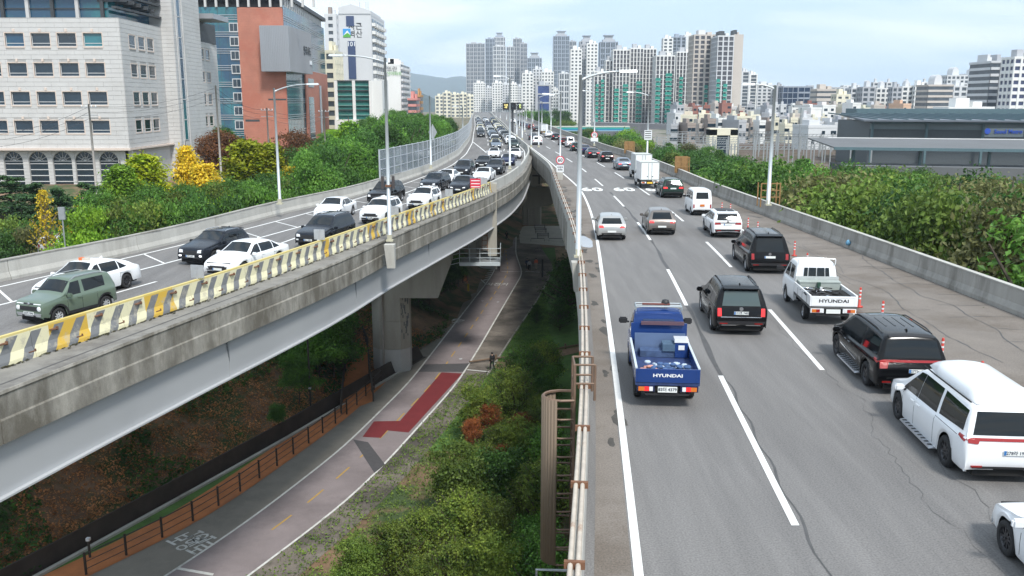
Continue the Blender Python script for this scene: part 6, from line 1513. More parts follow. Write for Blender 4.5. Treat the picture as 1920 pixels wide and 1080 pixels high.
GRF = M('roof_green', (.10, .22, .15), .8, var=.2); BRF = M('roof_blue', (.05, .12, .30), .7, var=.2); RRF = M('roof_red', (.28, .06, .05), .8, var=.2)
house(1284, 26, 219, 400, CRM, 'cream house with a red edged roof, left of the cream pair', RRF); house(1317, 22, 217, 405, CRM, 'cream house with round corner balconies, right of the cream pair')
house(1388, 28, 222, 380, CRM, 'cream house with a temple-like roof top behind the lamp pole'); house(1516, 22, 205, 430, GWH, 'white house with staggered balconies right of the blue glass offices'); house(1540, 26, 200, 450, GWH, 'bright white house beside the red roofed hall', RRF); house(1597, 16, 196, 440, GWH, 'narrow white house with an orange side above the yard')
house(1514, 60, 240, 290, LGR, 'wide pale grey house right behind the rail yard masts'); house(1647, 20, 200, 400, BEI, 'beige house with brown balconies left of the depot roof'); house(1690, 16, 198, 390, M('render_peach', (.62, .42, .30), .8), 'peach coloured house just above the depot roof')
hc = [GWH, CRM, LGR, BEI, GRY, BRN, M('brick_small', (.30, .13, .10), .85, var=.1), LGR]; COL = {GWH.name: 'white', CRM.name: 'cream', LGR.name: 'pale grey', BEI.name: 'beige', GRY.name: 'grey', BRN.name: 'brown', 'brick_small': 'brick red'}
n = 0
for Y, yt0, yt1, step in ((520, 196, 212, 15), (430, 214, 226, 16), (350, 224, 238, 17)):
    px = (1262 if Y > 320 else 1270)+rnd.uniform(0, 6); nn_ = 0
    while px < (1650 if Y > 320 else 1560):
        wl = rnd.choice(hc); rf = rnd.choice([None, GRF, BRF, RRF, DKR, None])
        row = {520: 'furthest', 430: 'second furthest', 350: 'third', 300: 'nearest'}[Y]; n += 1
        house(px, rnd.uniform(10, 18), rnd.uniform(yt0, yt1), Y+rnd.uniform(-20, 20), wl, '%s low house in the %s house row, %s from the left' % (COL[wl.name], row, NUMS[nn_]), rf); px += step+rnd.uniform(-3, 5); nn_ += 1
# pedestal of the yard: small station house with arched opening
e = empty('gate_house', (D(1360, 190, 260).x, 260, 0)); tag(e, 'cream gate house with a dark opening at the edge of the rail yard', 'building'); z1 = D(1360, 243, 260).z
m = MB(); m.box(-4, -1.9, 0, 5, -7.1, z1); m.box(1.9, 4, 0, 5, -7.1, z1); m.box(-4, 4, 0, 5, z1-1.6, z1+.3); m.build('wall', CRM, e, kind=None); m = MB(); m.box(-1.9, 1.9, .6, .8, -7.1, z1-1.6); m.build('gate', GBL, e)
# ---- rail depot ----
GRS = M('depot_roof', (.13, .15, .175), .8, 0, var=.12, scale=.25); GRP = M('platform_roof', (.13, .135, .14), .95, var=.08, scale=.2, streak=False); TEA = M('depot_steel', (.09, .15, .17), .6, var=.1); SHD = M('depot_wall', (.085, .10, .11), .6, var=.1)
e = empty('train_depot', (0, 0, 0)); tag(e, 'long blue grey rail station hall with ribbed roof and glazed side', 'station')
def P3(px, py, Y): p = D(px, py, Y); return p
a = P3(1632, 250, 215); xl = a.x; xr = 240.; yl, yr_ = 215., 150.
def hx_(m, x0, x1, Ya, Yb, d0, d1, z0, z1, mat=None):  # slanted in plan: left end at Ya, right end at Yb
    m.hexa([(x0, Ya+d0, z0), (x1, Yb+d0, z0), (x1, Yb+d1, z0), (x0, Ya+d1, z0), (x0, Ya+d0, z1), (x1, Yb+d0, z1), (x1, Yb+d1, z1), (x0, Ya+d1, z1)])
def zz(py, px=1780): return D(px, py, 190).z
m = MB(); hx_(m, xl, xr, 215, 160, .8, 22, -14, zz(232)); m.build('wall', SHD, e)
m = MB(); hx_(m, xl, xr, 215, 160, .3, .7, zz(249, 1780), zz(236)); m.build('glass_band', M('depot_glazing', (.17, .22, .24), .25, var=.15, scale=.1), e)
m = MB(); hx_(m, xl, xr, 215, 160, -1.5, -.8, zz(237), zz(233)); m.build('eave_beam', TEA, e)
i = 0
while i < 16: x = xl+i*11; Yc = 215-(x-xl)*55/(xr-xl); m = MB(); m.box(x-.25, x+.25, Yc-1.2, Yc-.75, -14, zz(235)); m.build('column', TEA, e); i += 1
m = MB(); z0, z1 = zz(232), D(1780, 215, 226).z
m.hexa([(xl-3, 212, z0), (xr, 157, z0), (xr, 190, z1-.4), (xl+3, 245, z1-.4), (xl-3, 212, z0+.4), (xr, 157, z0+.4), (xr, 190, z1), (xl+3, 245, z1)]); m.build('roof', GRS, e)
m = MB()
for i in range(60):
    x = xl+i*3.1; f = (x-xl)/(xr-xl); Ya = 212-55*f; m.hexa([(x, Ya, z0+.41), (x+.3, Ya, z0+.41), (x+.3, Ya+33, z1+.01), (x, Ya+33, z1+.01), (x, Ya, z0+.7), (x+.3, Ya, z0+.7), (x+.3, Ya+33, z1+.3), (x, Ya+33, z1+.3)])
m.build('roof_rib', TEA, e, kind='stuff')
m = MB(); hx_(m, xl+8, xr, 246, 192, 0, 8, z1-.2, z1+1.3); m.build('ridge_monitor', TEA, e)
sx_ = D(1875, 247, 172); m = MB(); m.box(sx_.x-3.8, sx_.x+3.4, sx_.y-1.9, sx_.y-1.7, D(1875, 257, 170).z, D(1875, 241, 170).z); sg = m.build('sign_board', M('board_grey', (.10, .125, .14), .6, var=0), e)
text('sign_lettering', 'Seoul Metro', 1.05, M('sign_blue', (.02, .07, .38), .5), sg, (sx_.x+.5, sx_.y-2.0, D(1875, 247, 170).z), (R(90), 0, 0), .03, bold=.02); m = MB(); m.lathe((sx_.x-3.4, sx_.y-2.0, D(1868, 246, 170).z), [(.001, -.05), (.55, -.05), (.55, .05)], 16, 'y'); m.build('sign_emblem', MATS['sign_blue'], sg)
e = empty('platform_canopy', (0, 0, 0)); tag(e, 'long grey station platform roof with pale edge in front of the rail hall', 'canopy')
xl2 = D(1604, 255, 175).x
m = MB(); m.hexa([(xl2, 176, zz(262)-1.3), (250, 126, zz(262)-1.3), (250, 140, zz(262)-.2), (xl2, 190, zz(262)-.2), (xl2, 176, zz(262)-1.0), (250, 126, zz(262)-1.0), (250, 140, zz(262)+.1), (xl2, 190, zz(262)+.1)]); m.build('roof', GRP, e)
m = MB(); hx_(m, xl2, 250, 190, 140, .02, .6, zz(262)-.3, zz(262)+.5); m.build('roof_edge', GWH, e)
xl3 = D(1556, 268, 160).x; z3 = D(1600, 270, 160).z
m = MB(); m.hexa([(xl3, 158, z3-.6), (250, 108, z3-.6), (250, 122, z3+.4), (xl3, 172, z3+.4), (xl3, 158, z3-.4), (250, 108, z3-.4), (250, 122, z3+.6), (xl3, 172, z3+.6)]); m.build('roof', GRP, e)
m = MB(); hx_(m, xl3, 250, 157.5, 107.5, 0, .4, z3-.9, z3-.4); m.build('roof_edge', TEA, e)
for i in range(14): x = xl3+4+i*10.5; Yc = 160-(x-xl3)*50/(250-xl3); m = MB(); m.box(x-.2, x+.2, Yc, Yc+.4, -14, z3-.6); m.build('column', TEA, e)
m = MB(); hx_(m, xl3, 250, 152, 102, 0, 2.4, z3-5, z3-3.2); m.build('lower_roof', MATS['platform_roof'], e); m = MB(); hx_(m, xl3+2, 250, 160, 110, 0, 5, -14, z3-3.5); m.build('wall', SHD, e)
# overhead line masts of the rail yard
mast = MB(); mast.box(-.13, .13, -.13, .13, -7.05, -1.2); mme = mast.mesh('mast', M('galvanised', (.34, .36, .37), .5, .4, var=.1))
gan = MB(); gan.box(-7, 7, -.08, .08, -2.35, -2.2); gan.box(-7, 7, -.08, .08, -1.7, -1.58)
for i in range(12): gan.hexa([(-7+i*1.17, -.05, -2.2), (-6.9+i*1.17, -.05, -2.2), (-6.9+i*1.17, .05, -2.2), (-7+i*1.17, .05, -2.2), (-6.5+i*1.17, -.05, -1.7), (-6.4+i*1.17, -.05, -1.7), (-6.4+i*1.17, .05, -1.7), (-6.5+i*1.17, .05, -1.7)])
gme = gan.mesh('portal_beam', MATS['galvanised'])
k = 0
RW = {205: 'nearest', 230: 'second', 255: 'third', 280: 'fourth', 305: 'furthest'}
for Y in RW:
    for px in range(1290, 1600, 44):
        if Y < 200 and px > 1560: continue
        x = D(px+rnd.uniform(-12, 12), 190, Y).x; k += 1
        e = empty('overhead_line_mast', (x, Y, 0)); tag(e, 'grey overhead line portal in the %s yard row, %s from the left' % (RW[Y], NUMS[(px-1290)//44]), 'mast', 'overhead line portals in the rail yard')
        newobj('mast', mme, e, (-6.5, 0, 0)); newobj('mast', mme, e, (6.5, 0, 0)); newobj('portal_beam', gme, e)
for px, yt in ((1503, 200), (1668, 300)):
    pass
e = empty('light_mast', (D(1503, 190, 230).x, 230, 0)); tag(e, 'tall floodlight mast with a round head frame in the rail yard', 'mast'); m = MB(); m.tube([(0, 0, -14), (0, 0, D(1503, 202, 230).z)], .22, 8, r2=.12); m.build('pole', MATS['galvanised'], e); m = MB(); z_ = D(1503, 201, 230).z; m.box(-2, 2, -.8, .8, z_, z_+.5); m.build('lamp_frame', MATS['galvanised'], e)
# tracks and yard floor
m = MB(); m.prism([(40, 200), (330, 195), (600, 760), (110, 760), (52, 330)], -15, -7); m.build('rail_yard', M('ballast', (.20, .18, .155), .95, var=.3, scale=.25, col2=(.09, .11, .05), thr=(.5, .6), fine=.2), kind='structure')
m = MB()
for k in range(26): m.box(50+k*1.0, 330+k*1, 205+k*5.2, 205.25+k*5.2, -6.99, -6.8)
m.build('rail_track', M('rail_rust', (.13, .09, .07), .7, var=.2), kind='stuff', label='many parallel rail tracks on the yard')
# grey retaining belt under the towers
m = MB(); p0, p1 = D(1115, 232, 560), D(1330, 240, 470); m.hexa([(p0.x, 560, -15), (p1.x, 470, -15), (p1.x, 480, -15), (p0.x, 570, -15), (p0.x, 560, D(1115, 229, 560).z), (p1.x, 470, D(1330, 235, 470).z), (p1.x, 480, D(1330, 235, 470).z), (p0.x, 570, D(1115, 229, 560).z)]); tag(m.build('retaining_wall', M('old_wall', (.27, .26, .27), .9, var=.2, scale=.15), None), 'long grey wall below the green balcony towers', 'wall')
# blue green girder bridge
e = empty('girder_bridge', (0, 0, 0)); tag(e, 'low footbridge with a green and blue striped girder crossing beyond the right viaduct', 'bridge'); Yb_ = 330.
xA, xB = D(1012, 240, Yb_).x, D(1150, 240, Yb_).x; xM = D(1042, 240, Yb_).x
for y0, y1, mt, xs_ in ((236.6, 238.6, M('rail_pale', (.5, .52, .45), .6), xA), (239, 241.5, M('girder_green', (.03, .38, .33), .4), xM), (241.6, 244, M('girder_blue', (.03, .22, .42), .4), xM), (244.1, 246, M('girder_pale', (.25, .42, .55), .4), xM)):
    m = MB(); m.box(xs_, xB+6, Yb_, Yb_+4, D(1080, y1, Yb_).z, D(1080, y0, Yb_).z-.02); m.build('girder_stripe', mt, e)
m = MB(); m.box(D(1085, 250, Yb_).x-.7, D(1085, 250, Yb_).x+.7, Yb_+1, Yb_+3, -16, D(1080, 246, Yb_).z-.01); m.build('pier', CONCL, e)
# hills
def hill(name, P, Y, dep, mat):
    m = MB(); n = 60; xs_ = [P[0][0]+(P[-1][0]-P[0][0])*i/n for i in range(n+1)]
    for i, px in enumerate(xs_):
        y = interp(P, px)+1.2*noise.noise(Vector((px*.08, Y, 0))); z = D(px, y, Y).z; x = D(px, y, Y).x
        for t, zf in ((0, -30), (.35, z*.6), (.7, z*.92), (1, z), (1.3, z*.7), (2, -30)): m.v.append((x*(1+.1*t*dep/Y), Y+(t-1)*dep, zf+(8*noise.noise(Vector((px*.15, t*3, 1))) if 0 < t < 1 else 0)))
    for i in range(n):
        for j in range(5): m.f.append((i*6+j, (i+1)*6+j, (i+1)*6+j+1, i*6+j+1)); m.m.append(0)
    m.build(name, mat, smooth=True, kind='structure')
HM = M('hazy_hill_forest', (.045, .07, .07), .95, var=.3, scale=.01)  # forest colour with blue-grey distance haze mixed in, besides the haze volume
hill('mountain', [(560, 180), (700, 150), (765, 134), (775, 137), (800, 141), (820, 144), (838, 147), (852, 143), (870, 143), (900, 150), (1000, 165), (1100, 185)], 6500, 900, HM)
hill('hill', [(700, 165), (760, 165), (785, 170), (805, 180), (830, 190)], 2400, 300, HM)
hill('mountain', [(1380, 172), (1450, 168), (1550, 170), (1700, 169), (1850, 160), (2000, 160), (2200, 178)], 5200, 900, HM)
# ================= PLANTS =================
BARK = M('bark', (.09, .07, .055), .95, var=.3, scale=4, bump=.5)
LM = {'dark': leafM('leaf_dark', (.012, .035, .008), (.04, .09, .015)), 'green': leafM('leaf_green', (.02, .06, .01), (.075, .15, .02)), 'bright': leafM('leaf_bright', (.05, .12, .008), (.16, .26, .02)),
      'olive': leafM('leaf_olive', (.03, .058, .010), (.085, .12, .02)), 'brown': leafM('leaf_brown', (.045, .052, .018), (.11, .11, .038)), 'ginkgo': leafM('leaf_ginkgo', (.13, .20, .008), (.34, .34, .015)), 'yellow': leafM('leaf_yellow', (.34, .26, .012), (.60, .44, .03)),
      'maple': leafM('leaf_maple', (.06, .03, .012), (.15, .062, .025)), 'pine': leafM('leaf_pine', (.010, .028, .012), (.035, .07, .022)), 'red': leafM('leaf_red', (.20, .05, .015), (.38, .14, .04)), 'bush': leafM('leaf_bush', (.02, .05, .009), (.12, .15, .022)), 'willow': leafM('leaf_willow', (.04, .09, .012), (.12, .20, .03)),
      'bracken': leafM('leaf_bracken', (.07, .03, .012), (.19, .09, .035)), 'grass': leafM('leaf_grass', (.02, .05, .008), (.07, .12, .02))}
def _b(m, k):
    for nd in m.node_tree.nodes:
        if nd.type == 'VALTORGB':
            for e_ in nd.color_ramp.elements: c = e_.color; e_.color = (min(.8, c[0]*k), min(.8, c[1]*k), min(.8, c[2]*k), 1)
for k_ in LM: _b(LM[k_], {'yellow': 1.1, 'ginkgo': 1.3, 'red': 1.0, 'bracken': 4.0, 'bush': 1.9, 'grass': 2.2, 'maple': 1.2, 'dark': 2.2, 'yellow': 1.2}.get(k_, 2.1))
def leafclump(m, p, n, s, rnd, up=0.):
    """one bent leaf spray: two triangles"""
    a = Vector((rnd.gauss(0, 1), rnd.gauss(0, 1), rnd.gauss(0, 1)))+n*1.1+Vector((0, 0, up)); a.normalize()
    t = a.cross(Vector((rnd.gauss(0, 1), rnd.gauss(0, 1), rnd.gauss(0, 1))))
    if t.length < 1e-3: return
    t.normalize(); q = a.cross(t); s1 = s*rnd.uniform(.55, 1.25); s2 = s1*rnd.uniform(.45, .8); i = len(m.v)
    m.v += [tuple(p-t*s1*.5), tuple(p+q*s2*.5+a*s1*.12), tuple(p+t*s1*.5), tuple(p-q*s2*.5+a*s1*.12)]
    m.f.append((i, i+1, i+2, i+3)); m.m.append(0)
def crown_lobes(seed, w, h, nl, n, s, z0=0., flat=1., droop=0):
    rnd = random.Random(seed); m = MB(); lobes = []
    for i in range(nl):
        t = rnd.random(); r = w*(.5-.16*t)*rnd.uniform(.1, .8); a = rnd.uniform(0, 6.283); zz_ = z0+h*(.22+.62*t)
        lr = w*rnd.uniform(.16, .27)*(1.1-.4*t); lobes.append((Vector((r*math.cos(a), r*math.sin(a), zz_)), lr, lr*rnd.uniform(.7, 1.0)*flat))
    lobes.append((Vector((0, 0, z0+h*.5)), w*.30, h*.34))
    tot = sum(l[1]**2 for l in lobes)
    for c, r, rz in lobes:
        for k in range(int(n*r*r/tot)):
            d = Vector((rnd.gauss(0, 1), rnd.gauss(0, 1), rnd.gauss(0, 1))).normalized(); q = rnd.uniform(.62, 1.1) if rnd.random() < .86 else rnd.uniform(1.05, 1.42)
            if d.z < -.3: d.z *= -.6
            p = c+Vector((d.x*r*q, d.y*r*q, d.z*rz*q)); 
            if droop and rnd.random() < .5: p.z -= rnd.random()*droop
            leafclump(m, p, d, s, rnd)
    return m
def crown_branchy(seed, w, h, nb, n, s, z0=0., up=1.0, top=.15):
    rnd = random.Random(seed); m = MB(); br = MB(); per = n//nb
    for i in range(nb):
        t = (i+.5)/nb; a = i*2.4+rnd.uniform(-.4, .4); L = w*.5*((1-t)**.75*.92+top)*rnd.uniform(.7, 1.15); b = Vector((0, 0, z0+h*.82*t)); d = Vector((math.cos(a), math.sin(a), up*rnd.uniform(.6, 1.3))).normalized()
        tip = b+d*L*1.25; br.tube([b, tip], .05+.04*(1-t), 4, cap=False, r2=.015)
        for k in range(per):
            q = rnd.random()**.7; p = b+d*L*1.25*q+Vector((rnd.gauss(0, 1), rnd.gauss(0, 1), rnd.gauss(0, .8)))*(.034*w*(1-.45*q)+.07)
            leafclump(m, p, d, s, rnd, .3)
    return m, br
def crown_pine(seed, w, h, n, s, z0):
    rnd = random.Random(seed); m = MB(); br = MB()
    for i in range(15):
        t = i/14; a = i*2.4; L = w*.5*(1-.75*t)*rnd.uniform(.7, 1.1); c = Vector((math.cos(a)*L*.6, math.sin(a)*L*.6, z0+h*t)); br.tube([(0, 0, c.z-.4), tuple(c)], .06, 4, cap=False)
        for k in range(n//15):
            d = Vector((rnd.gauss(0, 1), rnd.gauss(0, 1), 0)); p = c+Vector((d.x*L*.35, d.y*L*.35, rnd.gauss(0, .16)+.12)); leafclump(m, p, Vector((0, 0, 1)), s, rnd, .4)
    return m, br
def trunk(H, r, seed, fork=True):
    rnd = random.Random(seed); m = MB(); pts = [(rnd.uniform(-.1, .1)*k, rnd.uniform(-.1, .1)*k, H*k/4) for k in range(5)]; pts[0] = (0, 0, -.4)
    m.tube(pts, r, 8, r2=r*.35)
    if fork:
        for k in range(6):
            a = k*1.1+rnd.random(); z = H*(.4+.09*k); L = H*rnd.uniform(.22, .38); m.tube([(0, 0, z), (L*.5*math.cos(a), L*.5*math.sin(a), z+L*.5), (L*.8*math.cos(a), L*.8*math.sin(a), z+L)], r*.4, 5, r2=r*.1)
    return m
PROT = {}
def protos():
    for v in range(4):
        PROT['round', v] = (crown_lobes(10+v, 7.5, 7.5, 26, 17000, .25, 3.0).mesh('crown', LM['green']), trunk(8, .22, v).mesh('trunk', BARK))
        PROT['bushy', v] = (crown_lobes(30+v, 6.5, 5.0, 17, 10000, .26, .4, .9).mesh('crown', LM['green']), trunk(3.5, .12, 20+v).mesh('trunk', BARK))
    for v in range(3):
        m, b_ = crown_branchy(50+v, 6.2, 9.5, 120, 13000, .27, 1.6, 1.7, .12); b_.tube([(0, 0, -.3), (0, 0, 10.4)], .2, 7, r2=.03); PROT['ginkgo', v] = (m.mesh('crown', LM['ginkgo']), b_.mesh('trunk', BARK))
        m, b_ = crown_pine(60+v, 5.6, 6.0, 4200, .34, 1.4); b_.tube([(0, 0, -.3), (0, 0, 7.4)], .17, 7, r2=.05); PROT['pine', v] = (m.mesh('crown', LM['pine']), b_.mesh('trunk', BARK))
    m, b_ = crown_branchy(70, 3.6, 6.0, 30, 900, .26, 3.4, 1.2); b_.tube([(0, 0, -.3), (0, 0, 8.8)], .10, 6, r2=.02); PROT['sparse', 0] = (m.mesh('crown', LM['yellow']), b_.mesh('trunk', M('bark_pale', (.22, .18, .14), .9, var=.2, scale=3)))
    for v in range(3): PROT['near', v] = (crown_lobes(80+v, 4.4, 5.0, 26, 12500, .17, .1, 1.0).mesh('crown', LM['bush']), trunk(2.6, .07, 40+v).mesh('trunk', BARK))
    for v in range(2): m, b_ = crown_branchy(100+v, 5.2, 4.6, 90, 12500, .155, .2, 1.5, .22); b_.tube([(0, 0, -.2), (0, 0, 4.4)], .08, 6, r2=.02); PROT['wild', v] = (m.mesh('crown', LM['bush']), b_.mesh('trunk', BARK))
    m, b_ = crown_branchy(90, 3.4, 4.4, 46, 5200, .15, .3, .5); b_.tube([(0, 0, -.2), (0, 0, 4.4)], .08, 6, r2=.02); PROT['young', 0] = (m.mesh('crown', LM['dark']), b_.mesh('trunk', BARK))
    PROT['plume', 0] = (crown_lobes(95, 7.5, 8.5, 26, 11000, .32, 1.0, 1.1, droop=1.2).mesh('crown', LM['willow']), trunk(7, .2, 77).mesh('trunk', BARK))
protos()
def tree(kind, v, mat, x, y, z, s, label, group, name='tree', sz=1., rz=None, cat='tree'):
    cm, tm = PROT[kind, v]
    e = empty(name, (x, y, z), random.uniform(0, 6.28) if rz is None else rz); e.scale = (s, s, s*sz); tag(e, label, cat, group)
    c = newobj('crown', cm, e); c.material_slots[0].link = 'OBJECT'; c.material_slots[0].material = LM[mat]; newobj('trunk', tm, e); return e
rt_ = random.Random(21)
MN = {'dark': 'dark green', 'green': 'mid green', 'bright': 'bright green', 'olive': 'olive', 'brown': 'brownish', 'ginkgo': 'yellow green', 'yellow': 'golden yellow', 'maple': 'dark red', 'pine': 'blackish green', 'willow': 'pale green', 'bush': 'dull green'}
ROWN = 'first second third fourth fifth sixth seventh eighth ninth tenth eleventh twelfth'.split()
# right river bank: rows of trees beyond the parapet, tops a little above deck level
row = 0
for off, y0, y1, st in ((6.4, 30, 300, 5.2), (11, 28, 300, 6.4), (17.5, 32, 300, 7.4), (25, 40, 290, 8.4), (33, 48, 270, 9.5), (42, 58, 230, 11)):
    y = y0; row += 1; i = 0
    while y < y1:
        x = rw_par(y)+off+rt_.uniform(-1.2, 1.2)+(y > 100)*(off*.25); px = PX(x, y, 0)[0]
        if off > 15 and px > 1560 and y > 150: break
        top = interp([(1130, 245), (1200, 268), (1300, 283), (1420, 292), (1560, 306), (1700, 320), (1920, 330), (2300, 350)], px)+(8 if row == 1 else 2 if row == 2 else -4)+rt_.uniform(-14, 12)
        # keep tops low behind the first rows so that the yard shows
        zt = min(4.2, D(px, top, y).z); g = hgt(x, y); Hh = max(4.5, zt-g); v = rt_.randrange(4)
        c = rt_.choice(['green', 'olive', 'dark', 'olive', 'brown', 'green', 'dark', 'dark', 'brown']) if row < 4 else rt_.choice(['green', 'olive', 'willow', 'bright', 'green', 'willow'])
        kd = 'plume' if c in ('willow', 'bright') and rt_.random() < .5 else 'round'
        if kd == 'plume': v = 0
        if kd == 'round' and rt_.random() < .3: kd = 'ginkgo'; v = v % 3
        s = Hh/10.4; wd = max(s, .70)*rt_.uniform(.78, 1.12)
        e = tree(kd, v, c, x, y, g-.3, wd, '%s river bank tree, %s in the %s row beyond the right parapet' % (MN[c], NUMS[i], ROWN[row-1]), 'trees on the river bank right of the viaduct', sz=Hh/10.4/wd)
        y += st*rt_.uniform(.8, 1.25)*(1+max(0, y-120)/180.); i += 1
# understorey on the bank, right behind the parapet
y = 30; i = 0
while y < 120:
    x = rw_par(y)+4.4+rt_.uniform(-.3, .6); c = rt_.choice(['green', 'dark', 'olive', 'bush'])
    zt = rt_.uniform(-3.2, -.6); g = hgt(x, y); tree('bushy', rt_.randrange(4), c, x, y, max(g, zt-6), 1.0, '%s shrub hugging the right parapet, %s from the camera' % (MN[c], NUMS[min(i, 28)]), 'shrubs against the right parapet', 'shrub', sz=(zt-max(g, zt-6))/5.2, cat='shrub'); y += 3.6+y*.02; i += 1
# left side: rows between the left parapet and the office blocks
LT = [] # kind, variant, mat, px, ytop, Y, width(m), label
def ltree(kind, v, mat, px, yt, Y, wm, label, grp='trees left of the left viaduct', base=None):
    p = D(px, yt, Y); g = hgt(p.x, Y) if base is None else base; Hh = max(2.5, p.z-g); nat = {'round': (7.5, 10.6), 'bushy': (6.5, 5.5), 'ginkgo': (6.2, 11.6), 'pine': (5.6, 7.6), 'wild': (5.2, 5), 'sparse': (3.6, 9.6), 'near': (4.6, 4.2), 'young': (3.4, 5.), 'plume': (7.5, 9.6)}[kind]
    s = wm/nat[0]; tree(kind, v, mat, p.x, Y, g-.1, s, label, grp, sz=Hh/nat[1]/s)
for q in (('ginkgo', 0, 'ginkgo', 262, 250, 92, 11.5, 'broad yellow green ginkgo tree in front of the stone office corner'), ('ginkgo', 1, 'bright', 222, 272, 88, 9, 'bright green feathery tree left of the broad ginkgo'), ('ginkgo', 2, 'yellow', 345, 236, 98, 6.0, 'golden yellow ginkgo with a sharp twin top'), ('ginkgo', 0, 'yellow', 378, 272, 95, 8.5, 'low golden ginkgo beside the sharp topped one'),
    ('ginkgo', 1, 'ginkgo', 458, 226, 106, 12, 'large pale yellow ginkgo before the brick office'), ('ginkgo', 2, 'ginkgo', 503, 234, 108, 9.5, 'smaller pale yellow ginkgo left of the lamp pole'), ('ginkgo', 0, 'yellow', 545, 284, 104, 8, 'yellow ginkgo right of the left lamp pole'), ('round', 0, 'maple', 408, 236, 128, 9, 'dark reddish tree between two yellow ginkgos'),
    ('round', 1, 'maple', 556, 236, 135, 9, 'dark red crowned tree under the brick office corner'), ('ginkgo', 2, 'ginkgo', 603, 238, 112, 8.5, 'yellow green ginkgo right of the dark red crown'), ('ginkgo', 1, 'bright', 652, 192, 122, 10, 'tall bright green pointed tree before the green glass block'), ('round', 2, 'dark', 425, 232, 150, 7, 'dark green tree behind the large pale ginkgo')): ltree(*q)
for i, (px, yt, Y, w_) in enumerate(((15, 330, 100, 8), (60, 345, 94, 7), (110, 355, 92, 6), (165, 345, 98, 7), (205, 338, 96, 6), (40, 385, 84, 6), (150, 375, 86, 6))): ltree('pine', i % 3, 'pine', px, yt, Y, w_, 'layered dark pine, %s of the group before the arched windows' % NUMS[i], 'pine trees before the stone office')
for i, (px, yt) in enumerate(((10, 425), (48, 418), (62, 405), (130, 415), (20, 400))): ltree('bushy', i % 4, ('dark', 'brown', 'dark', 'green', 'olive')[i], px, yt, 77+i, 5, '%s shrub, %s of those above the garden wall' % (('dark green', 'brownish', 'dark green', 'mid green', 'olive')[i], NUMS[i]), 'shrubs above the garden wall')
ltree('sparse', 0, 'yellow', 75, 328, 76, 3.4, 'slender half bare yellow tree beside the parked cars', None); ltree('ginkgo', 2, 'yellow', 142, 343, 88, 1.9, 'small narrow yellow tree among the dark pines', None); ltree('ginkgo', 1, 'yellow', 128, 392, 82, 1.6, 'tiny yellow tree above the parked white car', None)
i = 0
for Y, x0, x1, st, yt0, yt1, mats, kd in ((74, 150, 560, 26, 364, 330, ('green', 'dark', 'bush', 'bright', 'green'), 'bushy'), (84, 180, 640, 30, 352, 318, ('green', 'dark', 'green', 'bush'), 'round'), (96, 380, 700, 30, 336, 286, ('green', 'dark', 'green'), 'round'), (108, 560, 730, 26, 290, 258, ('green', 'dark', 'green'), 'round')):
    px = x0; j = 0; rw = {74: 'nearest', 84: 'second', 96: 'third', 108: 'furthest'}[Y]
    while px < x1:
        f = (px-x0)/(x1-x0); c = rt_.choice(mats); Yc = Y+f*12
        xw = D(px, 300, Yc).x
        if xw < lf(Yc)-2.8: ltree(kd, rt_.randrange(4), c, px, yt0+(yt1-yt0)*f+rt_.uniform(-8, 10)+(14 if Y == 74 else 0), Yc, rt_.uniform(5, 6.8), '%s tree, %s from the left in the %s row behind the left parapet' % (MN[c], NUMS[j], rw))
        px += st*rt_.uniform(.8, 1.2); j += 1
# belt of dense trees behind the noise barrier up to the hills
row = 0
for off, st in ((7.0, 5.), (11.5, 6.), (16.5, 7.5), (24, 9), (33, 11)):
    y = 88+off*.4; row += 1; j = 0
    while y < 330:
        x = lf(y)-off+rt_.uniform(-1, 1); px, py = PX(x, y, 5); c = rt_.choice(['green', 'dark', 'green', 'dark', 'bright' if row > 3 else 'green'])
        yt = interp([(560, 262), (640, 235), (680, 212), (740, 200), (800, 202), (850, 208), (880, 216)], px)+rt_.uniform(-3, 9)+(5-row)*3
        if px > 560 and j < 29:
            p = D(px, yt, y); g = hgt(x, y); Hh = max(5, p.z-g); s = max(.8, Hh/14.); tree('round', rt_.randrange(4), c, x, y, g-.2, s, '%s tree, %s along the %s row behind the noise barrier' % (MN[c], NUMS[j], ROWN[row-1]), 'dense trees behind the noise barrier', sz=Hh/10.6/s)
        y += st*rt_.uniform(.85, 1.2)*(1+max(0, y-130)/160.); j += 1
# trees at the foot of the far towers
for i, (px, yt, Y, w_, c) in enumerate(((985, 207, 520, 16, 'dark'), (1000, 204, 500, 18, 'green'), (1016, 203, 490, 18, 'dark'), (1022, 222, 380, 12, 'green'), (1045, 225, 385, 14, 'olive'), (1070, 222, 400, 14, 'olive'), (1048, 203, 505, 13, 'dark'), (1058, 204, 500, 11, 'dark'), (1168, 236, 230, 12, 'bright'), (1185, 244, 215, 12, 'green'), (1150, 250, 225, 11, 'bright'), (1200, 255, 200, 11, 'bright'))):
    p = D(px, yt, Y); s = w_/7.5; tree('round', i % 4, c, p.x, Y, -15, s, '%s tree clump, %s from the left below the far towers' % (MN[c], NUMS[i]), 'trees at the foot of the far towers', sz=(p.z+15)/10.6/s)
